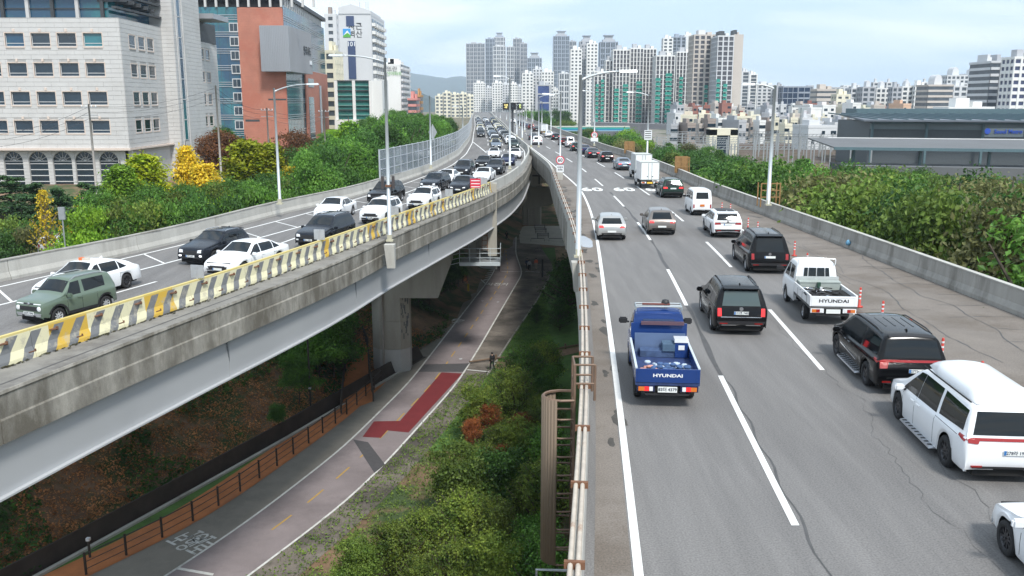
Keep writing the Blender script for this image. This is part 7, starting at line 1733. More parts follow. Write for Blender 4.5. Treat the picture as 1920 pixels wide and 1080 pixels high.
# below: thicket between the bike path and the right viaduct
NV = [(905, 800, 'bush'), (960, 770, 'bush'), (1010, 790, 'bush'), (1050, 740, 'green'), (1035, 830, 'olive'), (940, 850, 'bush'), (985, 880, 'bush'), (1040, 900, 'green'), (900, 900, 'bush'), (930, 950, 'dark'), (985, 965, 'bush'), (1045, 985, 'bush'), (860, 965, 'olive'), (870, 1030, 'bush'), (930, 1030, 'bush'), (1000, 1050, 'green'), (800, 1040, 'bush'), (740, 1070, 'bush'), (680, 1090, 'olive'), (790, 1110, 'bush'), (860, 1110, 'bush'), (940, 1120, 'bush'), (1020, 1130, 'green'), (980, 730, 'green'), (1060, 700, 'green'), (1030, 705, 'bush')]
for i, (px, py, c) in enumerate(NV):
    p = W(px, py+30, GZ); p.x = min(p.x, rw_bar(p.y)-1.6); s = rt_.uniform(.75, 1.0)*(.85 if px < 830 else 1)
    tree('near' if i % 3 == 0 else 'wild', i % 3 if i % 3 == 0 else i % 2, c, p.x, p.y, GZ-.1, s*rt_.uniform(.85, 1.15), '%s leafy bush, %s in the thicket beside the right viaduct' % (MN[c], NUMS[min(i, 28)]), 'bushes between the bike path and the right viaduct', 'bush', cat='bush')
for i, (px, py) in enumerate(((915, 830), (900, 800), (968, 885))): p = W(px, py+20, GZ); tree('young', 0, 'maple' if 0 else 'bush', p.x, p.y, GZ, .01, 'x', None) if 0 else None
for i, (px, py, s) in enumerate(((895, 845, .36), (925, 822, .42), (955, 892, .34), (985, 850, .38), (905, 812, .3))):
    p = W(px, py, GZ); e = tree('wild', i % 2, 'bush', p.x-.3, p.y-1.6, GZ+.9+.5*(i > 2), s*1.2, 'red orange shrub, %s from the left at the thicket edge' % NUMS[i], 'red shrubs at the thicket edge', 'shrub', cat='shrub')
    for ch in bpy.data.objects:
        if ch.parent is e and ch.name.startswith('crown'): ch.material_slots[0].material = LM['red']
p = W(1062, 600, GZ); tree('young', 0, 'dark', p.x, p.y, GZ, 1.75, 'young dark green tree on the lawn by the right viaduct', None)
p = W(1005, 608, GZ); tree('young', 0, 'dark', p.x, p.y, GZ, .55, 'small dark shrub alone on the lawn', None, 'shrub', cat='shrub')
p = W(1050, 620, GZ); tree('young', 0, 'dark', p.x, p.y, GZ, .9, 'low dark shrub at the foot of the young lawn tree', None, 'shrub', cat='shrub')
# slope cover left under the viaduct: bracken and shrubs as ground cover
def scatter(name, mat, n, s, fn, label, smat=None):
    m = MB(); k = 0
    while k < n:
        q = fn(rt_)
        if q is None: continue
        x, y, z, nn = q
        for _ in range(3): leafclump(m, Vector((x+rt_.gauss(0, .12), y+rt_.gauss(0, .12), z+rt_.random()*s*1.2)), nn, s, rt_, .4)
        k += 1
    return m.build(name, mat, kind='stuff', label=label)
def slope(a, b, d0, d1, lift=.1, thr=None, sgn=1):
    def f(r):
        y = r.uniform(a, b); x = chn(min(y, 92))-1.0-r.uniform(d0, d1); nv = noise.noise(Vector((x*.22, y*.16, 3.3)))
        if thr is not None and nv*sgn < thr: return None
        return x, y, hgt(x, y)+lift, Vector((.3, 0, 1))
    return f
scatter('bracken', LM['bracken'], 15000, .17, slope(40, 92, 0, 10, .04, -.35, -1), 'rust coloured bracken covering the slope under the left viaduct')
scatter('ground_cover', LM['dark'], 7000, .26, slope(40, 100, 0, 16, .1, .12), 'dark green undergrowth on the slope under the left viaduct')
scatter('ground_cover', LM['grass'], 9000, .24, slope(60, 110, 5, 16, .2), 'green undergrowth high on the slope')
for i in range(18):
    y = 42+i*3.1; x = chn(min(y, 92))-7.5-rt_.uniform(0, 4.5); g = hgt(x, y)
    tree('near', i % 3, rt_.choice(['dark', 'dark', 'green']), x, y, g-.3, rt_.uniform(.5, .95), 'dark shrub on the slope under the left viaduct, %s from the camera' % NUMS[i], 'shrubs on the slope under the left viaduct', 'shrub', cat='shrub')
for i, (px, py, s) in enumerate(((600, 700, 1.3), (625, 690, 1.2), (585, 660, 1.4), (522, 785, .4), (560, 735, .8), (610, 640, 1.4), (630, 665, 1.1), (550, 690, 1.2))):
    p = W(px, py, GZ+1.5); tree('near', i % 3, 'green' if i != 3 else 'dark', p.x, p.y, GZ+.8, s, 'green shrub, %s in the cluster left of the first pier' % NUMS[i], 'green shrubs left of the first pier', 'shrub', cat='shrub')
for i, (px, py) in enumerate(((785, 565), (805, 553), (825, 545), (845, 530), (860, 520), (790, 545))):
    p = W(px, py, GZ+2.5); tree('near', i % 3, 'dark', p.x, p.y, GZ+1.6, .8, 'dark hedge shrub, %s along the clay slope behind the first pier' % NUMS[i], 'hedge behind the first pier', 'shrub', cat='shrub')
def nearg(r):
    y = r.uniform(42, 78); a, b2 = bl_r(y)+.3, rw_bar(y)-.8
    x = a+(b2-a)*r.random(); return x, y, GZ+.04, Vector((0, 0, 1))
scatter('ground_cover', LM['olive'], 7000, .15, nearg, 'weeds and grass beside the bike path')
def lawng(r):
    y = r.uniform(66, 150); a, b2 = walkR(y)+.1, min(lawnR(y)+.3, rw_bar(y)-.4)
    if b2 <= a: return None
    return r.uniform(a, b2), y, GZ+.03, Vector((0, 0, 1))
scatter('grass', LM['grass'], 9000, .10, lawng, 'short lawn grass beside the walkway')
# ================= PIERS, LAMPS, SIGNS, PEOPLE =================
GAL = M('galvanised', (.34, .36, .37)); POLE = M('lamp_pole', (.50, .53, .54), .4, .4, var=.06, scale=1); CPI = M('pier_concrete', (.38, .36, .31), .85, var=.12, scale=.6, bump=.2, col2=(.28, .26, .22), thr=(.5, .7), streak=True, fine=.08)
CPB = M('pier_base_paint', (.44, .44, .43), .8, var=.06, scale=1); DTB = M('dark_timber', (.05, .042, .035), .8, var=.2)
def oct_(x, y, w, d, ch, rz=0):
    P = [(-w/2+ch, -d/2), (w/2-ch, -d/2), (w/2, -d/2+ch), (w/2, d/2-ch), (w/2-ch, d/2), (-w/2+ch, d/2), (-w/2, d/2-ch), (-w/2, -d/2+ch)]
    c, s = math.cos(rz), math.sin(rz); return [(x+a*c-b*s, y+a*s+b*c) for a, b in P]
def pier(x, y, w, d, zt, label, rz=0, ch=.5, pipe=True, cap=None, base=True):
    e = empty('bridge_pier', (x, y, GZ)); tag(e, label, 'pier', 'piers of the viaducts')
    z = GZ; k = 0
    zs = [0, 2.2]+[2.2+2.6*i for i in range(1, 10)]
    zs = [q for q in zs if q < zt-GZ]+[zt-GZ]
    for a, b in zip(zs, zs[1:]):
        m = MB(); m.prism(oct_(0, 0, w, d, ch, rz), a+.01, b-.01); m.build('column_lift', CPB if (base and a == 0) else CPI, e)
    if pipe:
        m = MB(); px_ = -w*.08; m.tube([(px_-w*.1, -d/2-.16, .35), (px_-w*.1, -d/2-.16, zt-GZ)], .10, 8); m.tube([(px_-w*.1, -d/2-.16, .4), (px_-w*.35, -d/2-.35, .06)], .10, 8); m.build('drain_pipe', M('drain_pipe', (.30, .27, .24), .6), e, smooth=True)
    if cap:
        x0, x1, z0, z1, zc, dd = cap; m = MB()
        m.hexa([(x0+1.8, -dd, zc), (x1-1.2, -dd, zc), (x1-1.2, dd, zc), (x0+1.8, dd, zc), (x0, -dd, z1), (x1, -dd, z1), (x1, dd, z1), (x0, dd, z1)]); m.build('cap_beam', CPI, e)
        m = MB(); m.box(x0, x1, -dd, dd, z1+.003, z1+(-3.4-GZ-z1)); m.build('cap_top', CPI, e)
    return e
p = W(733, 700, GZ); pp = pier(p.x, p.y+1.6, 3.4, 2.9, -6.4, 'octagonal concrete pier with a painted foot and graffiti nearest under the left viaduct', ch=.75, cap=(-5.6, 5.6, 0, 16-5.9, 16-9.0, 1.5))
gfm = M('graffiti_paint', (.13, .14, .15), .7, var=.2); m = MB(); rg = random.Random(3)
for i in range(34):
    u = rg.uniform(1.01, 1.58); z = rg.uniform(3.0, 6.9); L = rg.uniform(.15, .5)
    m.quad((u, -1.45+(u-.95)*1.0-.012, z), (u+.08, -1.45+(u-.87)*1.0-.012, z), (u+.08, -1.45+(u-.87)*1.0-.012, z+L), (u, -1.45+(u-.95)*1.0-.012, z+L))
m.build('graffiti', gfm, pp, kind='stuff')
p = W(905, 505, GZ); pier(p.x, p.y+1.2, 4.3, 3, -3.6, 'wide concrete pier behind the white railed catwalk', ch=.4, cap=(-6.5, 6.5, 0, 16-5.4, 16-7.6, 1.5))
p = W(997, 422, GZ); pier(p.x, p.y+1.2, 3.9, 3, -3.6, 'pale concrete pier in the dark gap between the viaducts', ch=.3, cap=(-7, 9, 0, 16-5.4, 16-7.6, 1.6), base=False)
for y_ in (230, 280, 330): pier(rw_bar(y_)-2, y_, 3.6, 3, -3.6, 'far pier in the shade, ' + {230: 'nearest', 280: 'middle', 330: 'last'}[y_]+' of those behind the gap', base=False, pipe=False)
for y_ in (30, 80, 130): pier((rw_bar(y_)+rw_par(y_))/2+1.5, y_+4, 3.2, 3, -2.7, 'pier under the right viaduct, ' + {30: 'nearest the camera', 80: 'second', 130: 'third'}[y_], base=False, pipe=False)
# concrete cross wall and frames seen inside the gap
e = empty('cross_beam', (0, 0, 0)); tag(e, 'large tan concrete cross beam spanning the dark gap between the viaducts', 'beam')
m = MB(); x0, x1 = D(985, 350, 150).x, D(1062, 350, 150).x; m.hexa([(x0, 150, D(1000, 392, 150).z), (x1-2.5, 150, D(1000, 385, 150).z), (x1-2.5, 152.5, D(1000, 385, 150).z), (x0, 152.5, D(1000, 392, 150).z), (x0, 150, D(1000, 352, 150).z), (x1, 150, D(1000, 352, 150).z), (x1, 152.5, D(1000, 352, 150).z), (x0, 152.5, D(1000, 352, 150).z)]); m.build('beam', CPI, e)
e = empty('inspection_frame', (0, 0, 0)); tag(e, 'dark steel inspection frame hanging in the gap between the viaducts', 'frame')
for z in (D(1000, 313, 145).z, D(1000, 331, 145).z): m = MB(); m.box(D(998, 320, 145).x, D(1030, 320, 145).x, 145, 145.25, z, z+.25); m.build('bar', DTB, e)
for px in (1011, 1028): m = MB(); q = D(px, 320, 145).x; m.box(q-.12, q+.12, 144.9, 145.1, D(px, 345, 145).z, D(px, 300, 145).z); m.build('bar', DTB, e)
# access shaft with ladder and white railed catwalk (beside pier one)
YS = 84.
e = empty('access_shaft', (0, 0, 0)); tag(e, 'tall tan access shaft with a rusty ladder on the outer side of the left viaduct', 'shaft')
xs_ = D(923, 400, YS).x; m = MB(); m.box(xs_-.42, xs_+.42, YS, YS+.9, D(920, 480, YS).z, D(920, 344, YS).z); m.build('shaft', CPI, e)
m = MB(); m.box(xs_-.95, xs_-.45, YS+.2, YS+.9, D(920, 470, YS).z, D(920, 372, YS).z); m.build('side_duct', M('duct', (.36, .33, .28), .7, var=.1), e)
RL = M('ladder_rust', (.20, .10, .06), .8, var=.3, scale=5)
for k in range(13): m = MB(); z = D(910, 352+k*9, YS).z; m.box(xs_-.95, xs_-.5, YS-.12, YS-.06, z, z+.07); m.build('ladder_rung', RL, e)
for dx in (-.97, -.47): m = MB(); m.box(xs_+dx-.03, xs_+dx+.03, YS-.12, YS-.05, D(910, 470, YS).z, D(910, 350, YS).z); m.build('ladder_rail', RL, e)
e = empty('catwalk', (0, 0, 0)); tag(e, 'steel catwalk with white railings beside the access shaft', 'catwalk')
WR = M('white_rail', (.50, .55, .57), .5, .1, var=.05); cx0, cx1 = D(862, 480, YS-2).x, D(938, 480, YS-2).x; zf = D(900, 495, YS-2).z; zh = D(900, 465, YS-2).z
m = MB(); m.box(cx0, cx1, YS-2.4, YS+1.2, zf-.12, zf); m.build('deck', GAL, e)
for i in range(5):
    x = cx0+(cx1-cx0)*i/4; m = MB(); m.tube([(x, YS-2.35, zf), (x, YS-2.35, zh)], .035, 6); m.build('post', WR, e)
for i in range(2):
    m = MB(); m.tube([(cx1, YS-2.35+i*1.7, zf), (cx1, YS-2.35+i*1.7, zh)], .035, 6); m.build('post', WR, e)
for k in range(4):
    z = zf+.2+(zh-zf-.2)*k/3; m = MB(); m.tube([(cx0-1.2, YS-2.35, z-.3), (cx0, YS-2.35, z), (cx1, YS-2.35, z), (cx1, YS+1.0, z)], .03, 6); m.build('rail', WR, e)
m = MB(); m.box(cx0, cx1, YS-2.42, YS-2.38, zf-.1, zf+.16); m.build('toe_board', WR, e)
m = MB(); m.box(cx0-2.0, cx0-.9, YS-1.2, YS+1, zf-.2, zh); m.build('cage_gate', GAL, e)
# caged ladder on the outside of the right viaduct (bottom centre)
e = empty('caged_ladder', (0, 0, 0)); tag(e, 'caged ladder with a brown curved mesh screen on the outer face of the right viaduct', 'ladder')
YC = 22.4; zc1, zc0 = D(1040, 742, YC).z, D(1035, 1045, YC).z; xr_ = rw_bar(YC)-.30; cxl = D(1015, 745, YC).x
def meshM():
    m = bpy.data.materials.new('perforated_screen'); m.use_nodes = True; t = m.node_tree; b_ = t.nodes['Principled BSDF']; b_.inputs['Roughness'].default_value = .7; b_.inputs['Metallic'].default_value = .2
    co = t.nodes.new('ShaderNodeTexCoord'); w_ = t.nodes.new('ShaderNodeTexWave'); w_.inputs['Scale'].default_value = 22; w_.bands_direction = 'Z'; w_.inputs['Distortion'].default_value = 6; w_.inputs['Detail'].default_value = 3; r_ = t.nodes.new('ShaderNodeValToRGB')
    r_.color_ramp.elements[0].color = (.15, .11, .078, 1); r_.color_ramp.elements[1].color = (.19, .145, .10, 1); t.links.new(co.outputs['Object'], w_.inputs[0]); t.links.new(w_.outputs[0], r_.inputs[0]); t.links.new(r_.outputs[0], b_.inputs['Base Color']); return m
SCR = meshM()
RD = .44; cxc = cxl+RD; n = 9
m = MB()
for i in range(n):
    for j, (a0, a1) in enumerate([(math.radians(35+k*32), math.radians(35+(k+1)*32)) for k in range(9)]):
        pass
ang = [math.radians(96+k*(168/14)) for k in range(15)]
P = [(cxc+RD*math.cos(a), YC+RD*math.sin(a)) for a in ang]; Pi = [(cxc+(RD-.02)*math.cos(a), YC+(RD-.02)*math.sin(a)) for a in ang]
for k in range(14): m.hexa([(*P[k], zc0), (*P[k+1], zc0), (*Pi[k+1], zc0), (*Pi[k], zc0), (*P[k], zc1), (*P[k+1], zc1), (*Pi[k+1], zc1), (*Pi[k], zc1)])
m.build('screen', SCR, e, smooth=True)
BRW = M('ladder_brown', (.17, .11, .075), .6, .2, var=.15, scale=3)
z = zc0; k = 0
while z <= zc1+.02:
    pts = [(xr_-.1, YC+.40, z), (cxc+.05, YC+.42, z)]+[(cxc+(RD-.05)*math.cos(a), YC+(RD-.05)*math.sin(a), z) for a in [math.radians(100+q*20) for q in range(9)]]+[(cxc+.05, YC-.42, z), (xr_-.1, YC-.40, z)]
    m = MB(); m.tube(pts, .028 if zc1-z > .1 else .04, 5); m.build('hoop', BRW, e); z += (zc1-zc0)/9
for dy in (-.38, .38): m = MB(); m.tube([(xr_-.1, YC+dy, zc0), (xr_-.1, YC+dy, zc1+.9)], .04, 6); m.build('stile', BRW, e)
for k in range(15): m = MB(); zz2 = zc0+.15+k*(zc1-zc0)/15; m.tube([(xr_-.1, YC-.38, zz2), (xr_-.1, YC+.38, zz2)], .022, 5); m.build('rung', BRW, e)
for x_, y_ in ((xr_-.1, -.38), (xr_-.1, .38), (xr_+.42, -.38), (xr_+.42, .38)): m = MB(); m.tube([(x_, YC+y_, zc1), (x_, YC+y_, zc1+.95)], .035, 6); m.build('gate_post', BRW, e)
for z in (zc1+.45, zc1+.95):
    m = MB(); m.tube([(xr_+.42, YC-.38, z), (xr_-.1, YC-.38, z), (xr_-.1, YC+.38, z), (xr_+.42, YC+.38, z)], .03, 6); m.build('gate_rail', BRW, e)
e = empty('handrail', (0, 0, 0)); tag(e, 'short galvanised handrail at the bottom edge beside the caged ladder', 'handrail'); YQ = 13.6
q0, q1 = D(1006, 1068, 19.5), D(1066, 1070, 19.5); m = MB(); m.tube([(q0.x, 19.5, q0.z-1.2), q0, q1], .035, 6); m.build('rail', GAL, e); m = MB(); m.tube([(q0.x+.15, 19.5, q0.z-.6), (q1.x, 19.5, q1.z-.6)], .03, 6); m.build('rail', GAL, e)
# street lamps
def lamp(px, pyb, zb, pyt, label, armx=None, army=None, r=.11, band=False, head=True, line=None, rise=0.):
    p = W(px, pyb, zb); Y = p.y
    def top(): return D(px, pyt, Y).z
    H = top()-zb; e = empty('street_lamp', (p.x, Y, zb)); tag(e, label, 'street lamp', 'street lamps along the viaducts')
    m = MB(); m.tube([(0, 0, 0), (0, 0, H)], r, 10, r2=r*.62); m.build('pole', POLE, e, smooth=True)
    m = MB(); m.cbox((0, 0, .05), (.42, .42, .1)); m.cbox((0, 0, .25), (.26, .26, .3)); m.build('base_plate', M('lamp_base', (.42, .40, .30), .7), e)
    if armx is not None:
        q = D(armx, army, Y); dx = q.x-p.x; dz = q.z-top(); n = 7; pts = [(dx*t, 0, H-.25+(dz+.25)*(1-(1-t)**2.2)) for t in [i/n for i in range(n+1)]]
        m = MB(); m.tube(pts, r*.5, 7, r2=r*.32); m.build('arm', POLE, e, smooth=True)
        s = 1 if dx > 0 else -1
        if head:
            m = MB(); m.hexa([(dx-.1*s, -.14, H+dz-.05), (dx+.75*s, -.12, H+dz-.03), (dx+.75*s, .12, H+dz-.03), (dx-.1*s, .14, H+dz-.05), (dx-.1*s, -.10, H+dz+.07), (dx+.7*s, -.07, H+dz+.08), (dx+.7*s, .07, H+dz+.08), (dx-.1*s, .10, H+dz+.07)]); h_ = m.build('lamp_head', POLE, e)
            m = MB(); x0_, x1_ = sorted((dx+.1*s, dx+.68*s)); m.box(x0_, x1_, -.09, .09, H+dz-.075, H+dz-.052); m.build('lens', WLN, h_)
    if band:
        m = MB(); m.cbox((0, 0, 3.35), (.36, .36, .12)); m.build('rust_band', M('rust', (.16, .075, .04)), e)
        for x in (-.34, .3): m = MB(); m.cbox((x, 0, 3.55), (.16, .16, .75)); m.build('control_box', M('box_dark', (.06, .05, .05), .7), e)
    return e
lamp(525, 383, .95, 165, 'street lamp on the left parapet before the yellow ginkgos', 578, 158)
lamp(731, 452, 0, 108, 'tallest street lamp with dark boxes on its pole at the ledge of the left viaduct', 640, 104, r=.125, band=True)
lamp(1084, 482, .9, 140, 'street lamp on the edge barrier of the right viaduct, arm to the right', 1165, 134, r=.14)
lamp(1440, 385, 1.0, 160, 'street lamp on the riverside parapet beside the brown platform', 1412, 158, r=.15)
e_ = lamp(1213, 300, 1.0, 176, 'street lamp carrying a white information board on the riverside parapet', 1186, 173, r=.13)
l6 = lamp(1050, 318, 1.0, 172, 'street lamp carrying the red ringed 60 sign at the viaduct gap', 1030, 176, r=.11)
lamp(956, 317, .95, 145, 'thin street lamp on the bend of the left viaduct barrier', 938, 143, r=.12)
lamp(1010, 276, 1.0, 180, 'slim street lamp beside the lone white car', 1031, 178, r=.12); lamp(996, 276, .95, 192, 'slim straight pole where the two viaducts part', r=.1)
lamp(808, 316, .95, 180, 'street lamp with a diamond sign on the noise barrier', r=.12); lamp(868, 262, .95, 200, 'street lamp at the far end of the noise barrier', 856, 199, r=.13)
l11 = lamp(1114, 273, 1.0, 172, 'street lamp with a small 70 sign on the far riverside parapet', 1096, 170, r=.13)
for i, (px, pb, pt_) in enumerate(((979, 262, 192), (969, 256, 196), (984, 247, 198), (974, 240, 199), (967, 234, 202), (1033, 246, 182), (1016, 236, 190), (999, 231, 196), (987, 226, 200), (938, 224, 203), (930, 222, 205), (950, 226, 203))):
    lamp(px, pb, .95, pt_, 'distant street lamp, %s in the cluster around the display board' % NUMS[i], px+(7 if i % 2 else -7), pt_-1, r=.13, head=False)
# brackets that carry the lamps on the outer faces
for px, py, z in ((731, 456, -.05), (1084, 488, .85), (956, 318, .9), (1050, 322, .85)):
    p = W(px, py, z); e = empty('lamp_bracket', (p.x, p.y, z)); tag(e, 'concrete lamp bracket ' + {731: 'under the tallest lamp', 1084: 'under the lamp of the right edge barrier', 956: 'under the thin lamp at the bend', 1050: 'under the 60 sign lamp'}[px], 'bracket', 'concrete lamp brackets')
    m = MB(); m.hexa([(-.18, -.22, -1.5), (.3, -.22, -1.5), (.3, .22, -1.5), (-.18, .22, -1.5), (-.32, -.32, -.06), (.3, -.32, -.06), (.3, .32, -.06), (-.32, .32, -.06)]); m.build('bracket', CONCL, e)
# signs
def ringsign(e, z, r, txt, board=None, btxt=None):
    m = MB(); m.lathe((0, -.20, z), [(.001, .0), (r, .0), (r, .03), (.001, .03)], 24, 'y'); s = m.build('sign_ring', M('sign_red', (.62, .03, .06), .4, var=0), e)
    m = MB(); m.lathe((0, -.225, z), [(.001, .0), (r*.78, .0), (r*.78, .02)], 24, 'y'); m.build('sign_face', WLN, s)
    text('sign_number', txt, r*1.15, BLK, s, (0, -.235, z-.01), (R(90), 0, 0), .003, bold=.012)
    if board:
        w_, z1, z0 = board; m = MB(); m.box(-w_, w_, -.22, -.19, z0, z1); b_ = m.build('sign_board', WLN, e)
        if btxt: text('sign_text', btxt, (z1-z0)*.36, BLK, b_, (0, -.228, (z0+z1)/2), (R(90), 0, 0), .003, bold=.006)
Y6 = l6.location.y; z6 = lambda py: D(1050, py, Y6).z-l6.location.z
ringsign(l6, z6(300), (z6(292)-z6(308))/2, '60', (.40, z6(309.5), z6(322)), '시속도\n60㎞')
Y1 = l11.location.y; z1_ = lambda py: D(1115, py, Y1).z-l11.location.z; ringsign(l11, z1_(253), .55, '70', (.62, z1_(258), z1_(265)))
Yq = e_.location.y; zq = lambda py: D(1215, py, Yq).z-e_.location.z
m = MB(); m.box(-.45, .50, -.22, -.19, zq(262), zq(244)); b_ = m.build('sign_board', WLN, e_); m = MB(); 
for k in range(4): m.box(-.36, .40, -.226, -.221, zq(259-k*4), zq(258-k*4)+.03)
m.build('printed_lines', BLK, b_, kind='stuff')
# diamond sign seen from behind
YD = W(808, 316, .95).y; p = D(811, 248, YD); e = empty('road_sign', (p.x, YD+.2, p.z)); tag(e, 'grey back of a diamond shaped road sign on the noise barrier lamp', 'road sign'); m = MB(); s_ = (D(811, 233, YD).z-D(811, 263, YD).z)/2
m.poly([(-s_*.55, 0, 0), (0, 0, -s_), (s_*.55, 0, 0), (0, 0, s_)]); m.poly([(-s_*.55, .04, 0), (0, .04, s_), (s_*.55, .04, 0), (0, .04, -s_)]); m.build('plate', GAL, e); m = MB(); m.box(-.04, .04, -.05, -.01, -s_, s_); m.build('rib', POLE, e)
# variable message board
YV = 235.; e = empty('message_board', (0, 0, 0)); tag(e, 'black traffic message board in three panels with yellow characters on a tall pole', 'message board')
for (a, b2), t_, c_ in (((942.3, 955), '정체\n4분', 'y'), ((955.8, 967.6), '·', 'w'), ((968.6, 981.5), '22\n72', 'g')):
    xa_, xb_ = D(a, 199, YV).x, D(b2, 199, YV).x; zt_, zb2 = D(960, 192.5, YV).z, D(960, 206, YV).z
    m = MB(); m.box(xa_, xb_, YV, YV+.5, zb2, zt_); pb = m.build('panel', M('board_black', (.008, .008, .01), .4, var=0), e)
    text('panel_text', t_, (zt_-zb2)*.30, M('led_yellow', (.9, .75, .25), .4, var=0, emit=1.2) if c_ == 'y' else (M('led_green', (.75, .9, .3), .4, var=0, emit=1.2) if c_ == 'g' else M('led_white', (.7, .9, .95), .4, var=0, emit=1)), pb, ((xa_+xb_)/2, YV-.02, (zt_+zb2)/2), (R(90), 0, 0), .01)
m = MB(); q = D(961, 215, YV); m.tube([(q.x, YV+.8, 0), (q.x, YV+.8, D(961, 192, YV).z)], .28, 10); m.build('pole', DKR, e); m = MB(); m.box(D(943, 199, YV).x, D(981, 199, YV).x, YV+.52, YV+.8, D(960, 200, YV).z, D(960, 198, YV).z); m.build('cross_arm', DKR, e)
# red lit caution sign at the end of the stripes
p = min(((abs(PX(lb(q*.5), q*.5, 1)[0]-890), q*.5) for q in range(100, 240)))[1]; e = empty('caution_sign', (lb(p)+.05, p, .0)); tag(e, 'red and white caution panel at the end of the striped barrier', 'sign')
m = MB(); m.box(-.45, .45, -.02, .03, .95, 1.75); s_ = m.build('panel', M('sign_red'  , (.62, .03, .06)), e); 
for k in range(3): m = MB(); m.box(-.38, .38, -.03, -.021, 1.02+k*.26, 1.09+k*.26); m.build('stripe', WLN, s_)
# flexible bollards
BO = M('bollard_red', (.50, .045, .03), .5, var=.1, scale=6); pb_ = MB(); pb_.lathe((0, 0, 0), [(.001, 0), (.14, 0), (.14, .05), (.05, .07), (.042, .8), (.03, .83), (.001, .83)], 12); bme = pb_.mesh('post', BO, True)
pr_ = MB()
for z in (.34, .50, .66): pr_.lathe((0, 0, 0), [(.047, z), (.049, z+.005), (.049, z+.055), (.046, z+.06)], 12)
rme = pr_.mesh('reflective_band', WLN)
BOL = [(1837, 728, 'right of the raised roof minivan'), (1764, 680, 'just behind the black minivan'), (1704, 640, 'above the roof of the black minivan'), (1653, 604, 'right behind the white crew cab truck'), (1611, 576, 'beside the bed of the white crew cab truck'), (1512, 505, 'ahead of the white crew cab truck'), (1489, 480, 'beside the large black car'), (1420, 440, 'second beyond the white crossover'), (1402, 432, 'right of the white crossover'), (1353, 400, 'right of the small white van'), (1369, 403, 'second right of the small white van')]
for i, (px, py, t_) in enumerate(BOL):
    p = W(px, py, .005); e = empty('bollard', (p.x, p.y, .008)); tag(e, 'red flexible lane bollard '+t_, 'bollard', 'red lane bollards'); newobj('post', bme, e); newobj('reflective_band', rme, e)
# small brown platforms outside the riverside parapet
for px, pb, pt_, lab in ((1420, 378, 350, 'brown steel stair platform outside the parapet beside the street lamp'), (1139, 283, 270, 'far brown platform box outside the parapet'), (1237, 318, 300, 'brown platform box beside the box trucks')):
    p = W(px, pb, 1.0); p.x = max(p.x, rw_par(p.y)+.5); e = empty('steel_platform', (p.x, p.y, .6)); tag(e, lab, 'platform'); OC = M('ochre_steel', (.28, .16, .06), .7, var=.2)
    for dx in (-.7, 0, .7):
        for dy in (0, .9): m = MB(); m.box(dx-.04, dx+.04, dy-.04, dy+.04, 0, 1.75); m.build('post', OC, e)
    for z in (.7, 1.2, 1.7): m = MB(); m.box(-.74, .74, -.03, .03, z, z+.07); m.build('rail', OC, e)
    if px != 1420: m = MB(); m.box(-.7, .7, .95, 1.0, 0, 1.8); m.build('sheet', OC, e)
p = W(1563, 447, .6); e = empty('discarded_bag', (rw_par(p.y)-.05, p.y, .35)); tag(e, 'small blue and white bag stuck on the riverside parapet', 'bag'); m = MB(); m.lathe((0, 0, 0), [(.01, -.16), (.12, -.12), (.15, 0), (.09, .12), (.01, .18)], 9); m.build('bag', M('bag_blue', (.12, .30, .45), .6, var=.5, scale=14), e, smooth=True)
# ---- timber post fence along the clay path ----
FN = M('fence_timber', (.045, .03, .022), .8, var=.2); WI = M('fence_wire', (.06, .05, .045), .6)
e = empty('post_fence', (0, 0, 0)); tag(e, 'long fence of dark posts and thin rails along the orange clay path', 'fence')
Ys2 = [43+i*2.05 for i in range(17)]
for i, y in enumerate(Ys2): m = MB(); m.cbox((orl(y)-.05, y, GZ+.66), (.10, .10, 1.25)); m.build('post', FN, e)
for z in (.35, .75, 1.18): m = MB(); m.tube([(orl(y)-.05, y, GZ+z) for y in Ys2], .022 if z < 1 else .035, 5); m.build('rail', WI, e)
e = empty('post_fence', (0, 0, 0)); tag(e, 'row of short dark posts below the clay slope behind the first pier', 'fence')
for i in range(14):
    t = i/13; p = W(778+(880-778)*t, 612-(612-542)*t-8, GZ); m = MB(); m.cbox((p.x-.3, p.y, GZ+.75), (.09, .09, 1.3)); m.build('post', FN, e)
for k in range(2): m = MB(); m.tube([(W(778+(880-778)*t, 612-70*t-8, GZ).x-.3, W(778+(880-778)*t, 612-70*t-8, GZ).y, GZ+.6+.5*k) for t in (0, .33, .66, 1)], .03, 5); m.build('rail', FN, e)
e = empty('bike_rack', (0, 0, 0)); tag(e, 'low louvred rack of thin bars beside the graffiti pier', 'rack')
for k in range(9): a, b2 = W(764, 598+k*5.2+6, GZ), W(803-k*.6, 585+k*4.2+6, GZ); m = MB(); m.tube([(a.x, a.y, GZ+.5), (b2.x, b2.y, GZ+.5)], .035, 5); m.build('bar', DTB, e)
p = W(878, 548, GZ); e = empty('warning_post', (p.x, p.y, GZ)); tag(e, 'yellow warning post at the end of the short post fence', 'post'); m = MB(); m.lathe((0, 0, 0), [(.14, 0), (.14, 1.1), (.001, 1.12)], 10); m.build('post', M('post_yellow', (.55, .38, .03), .6), e)
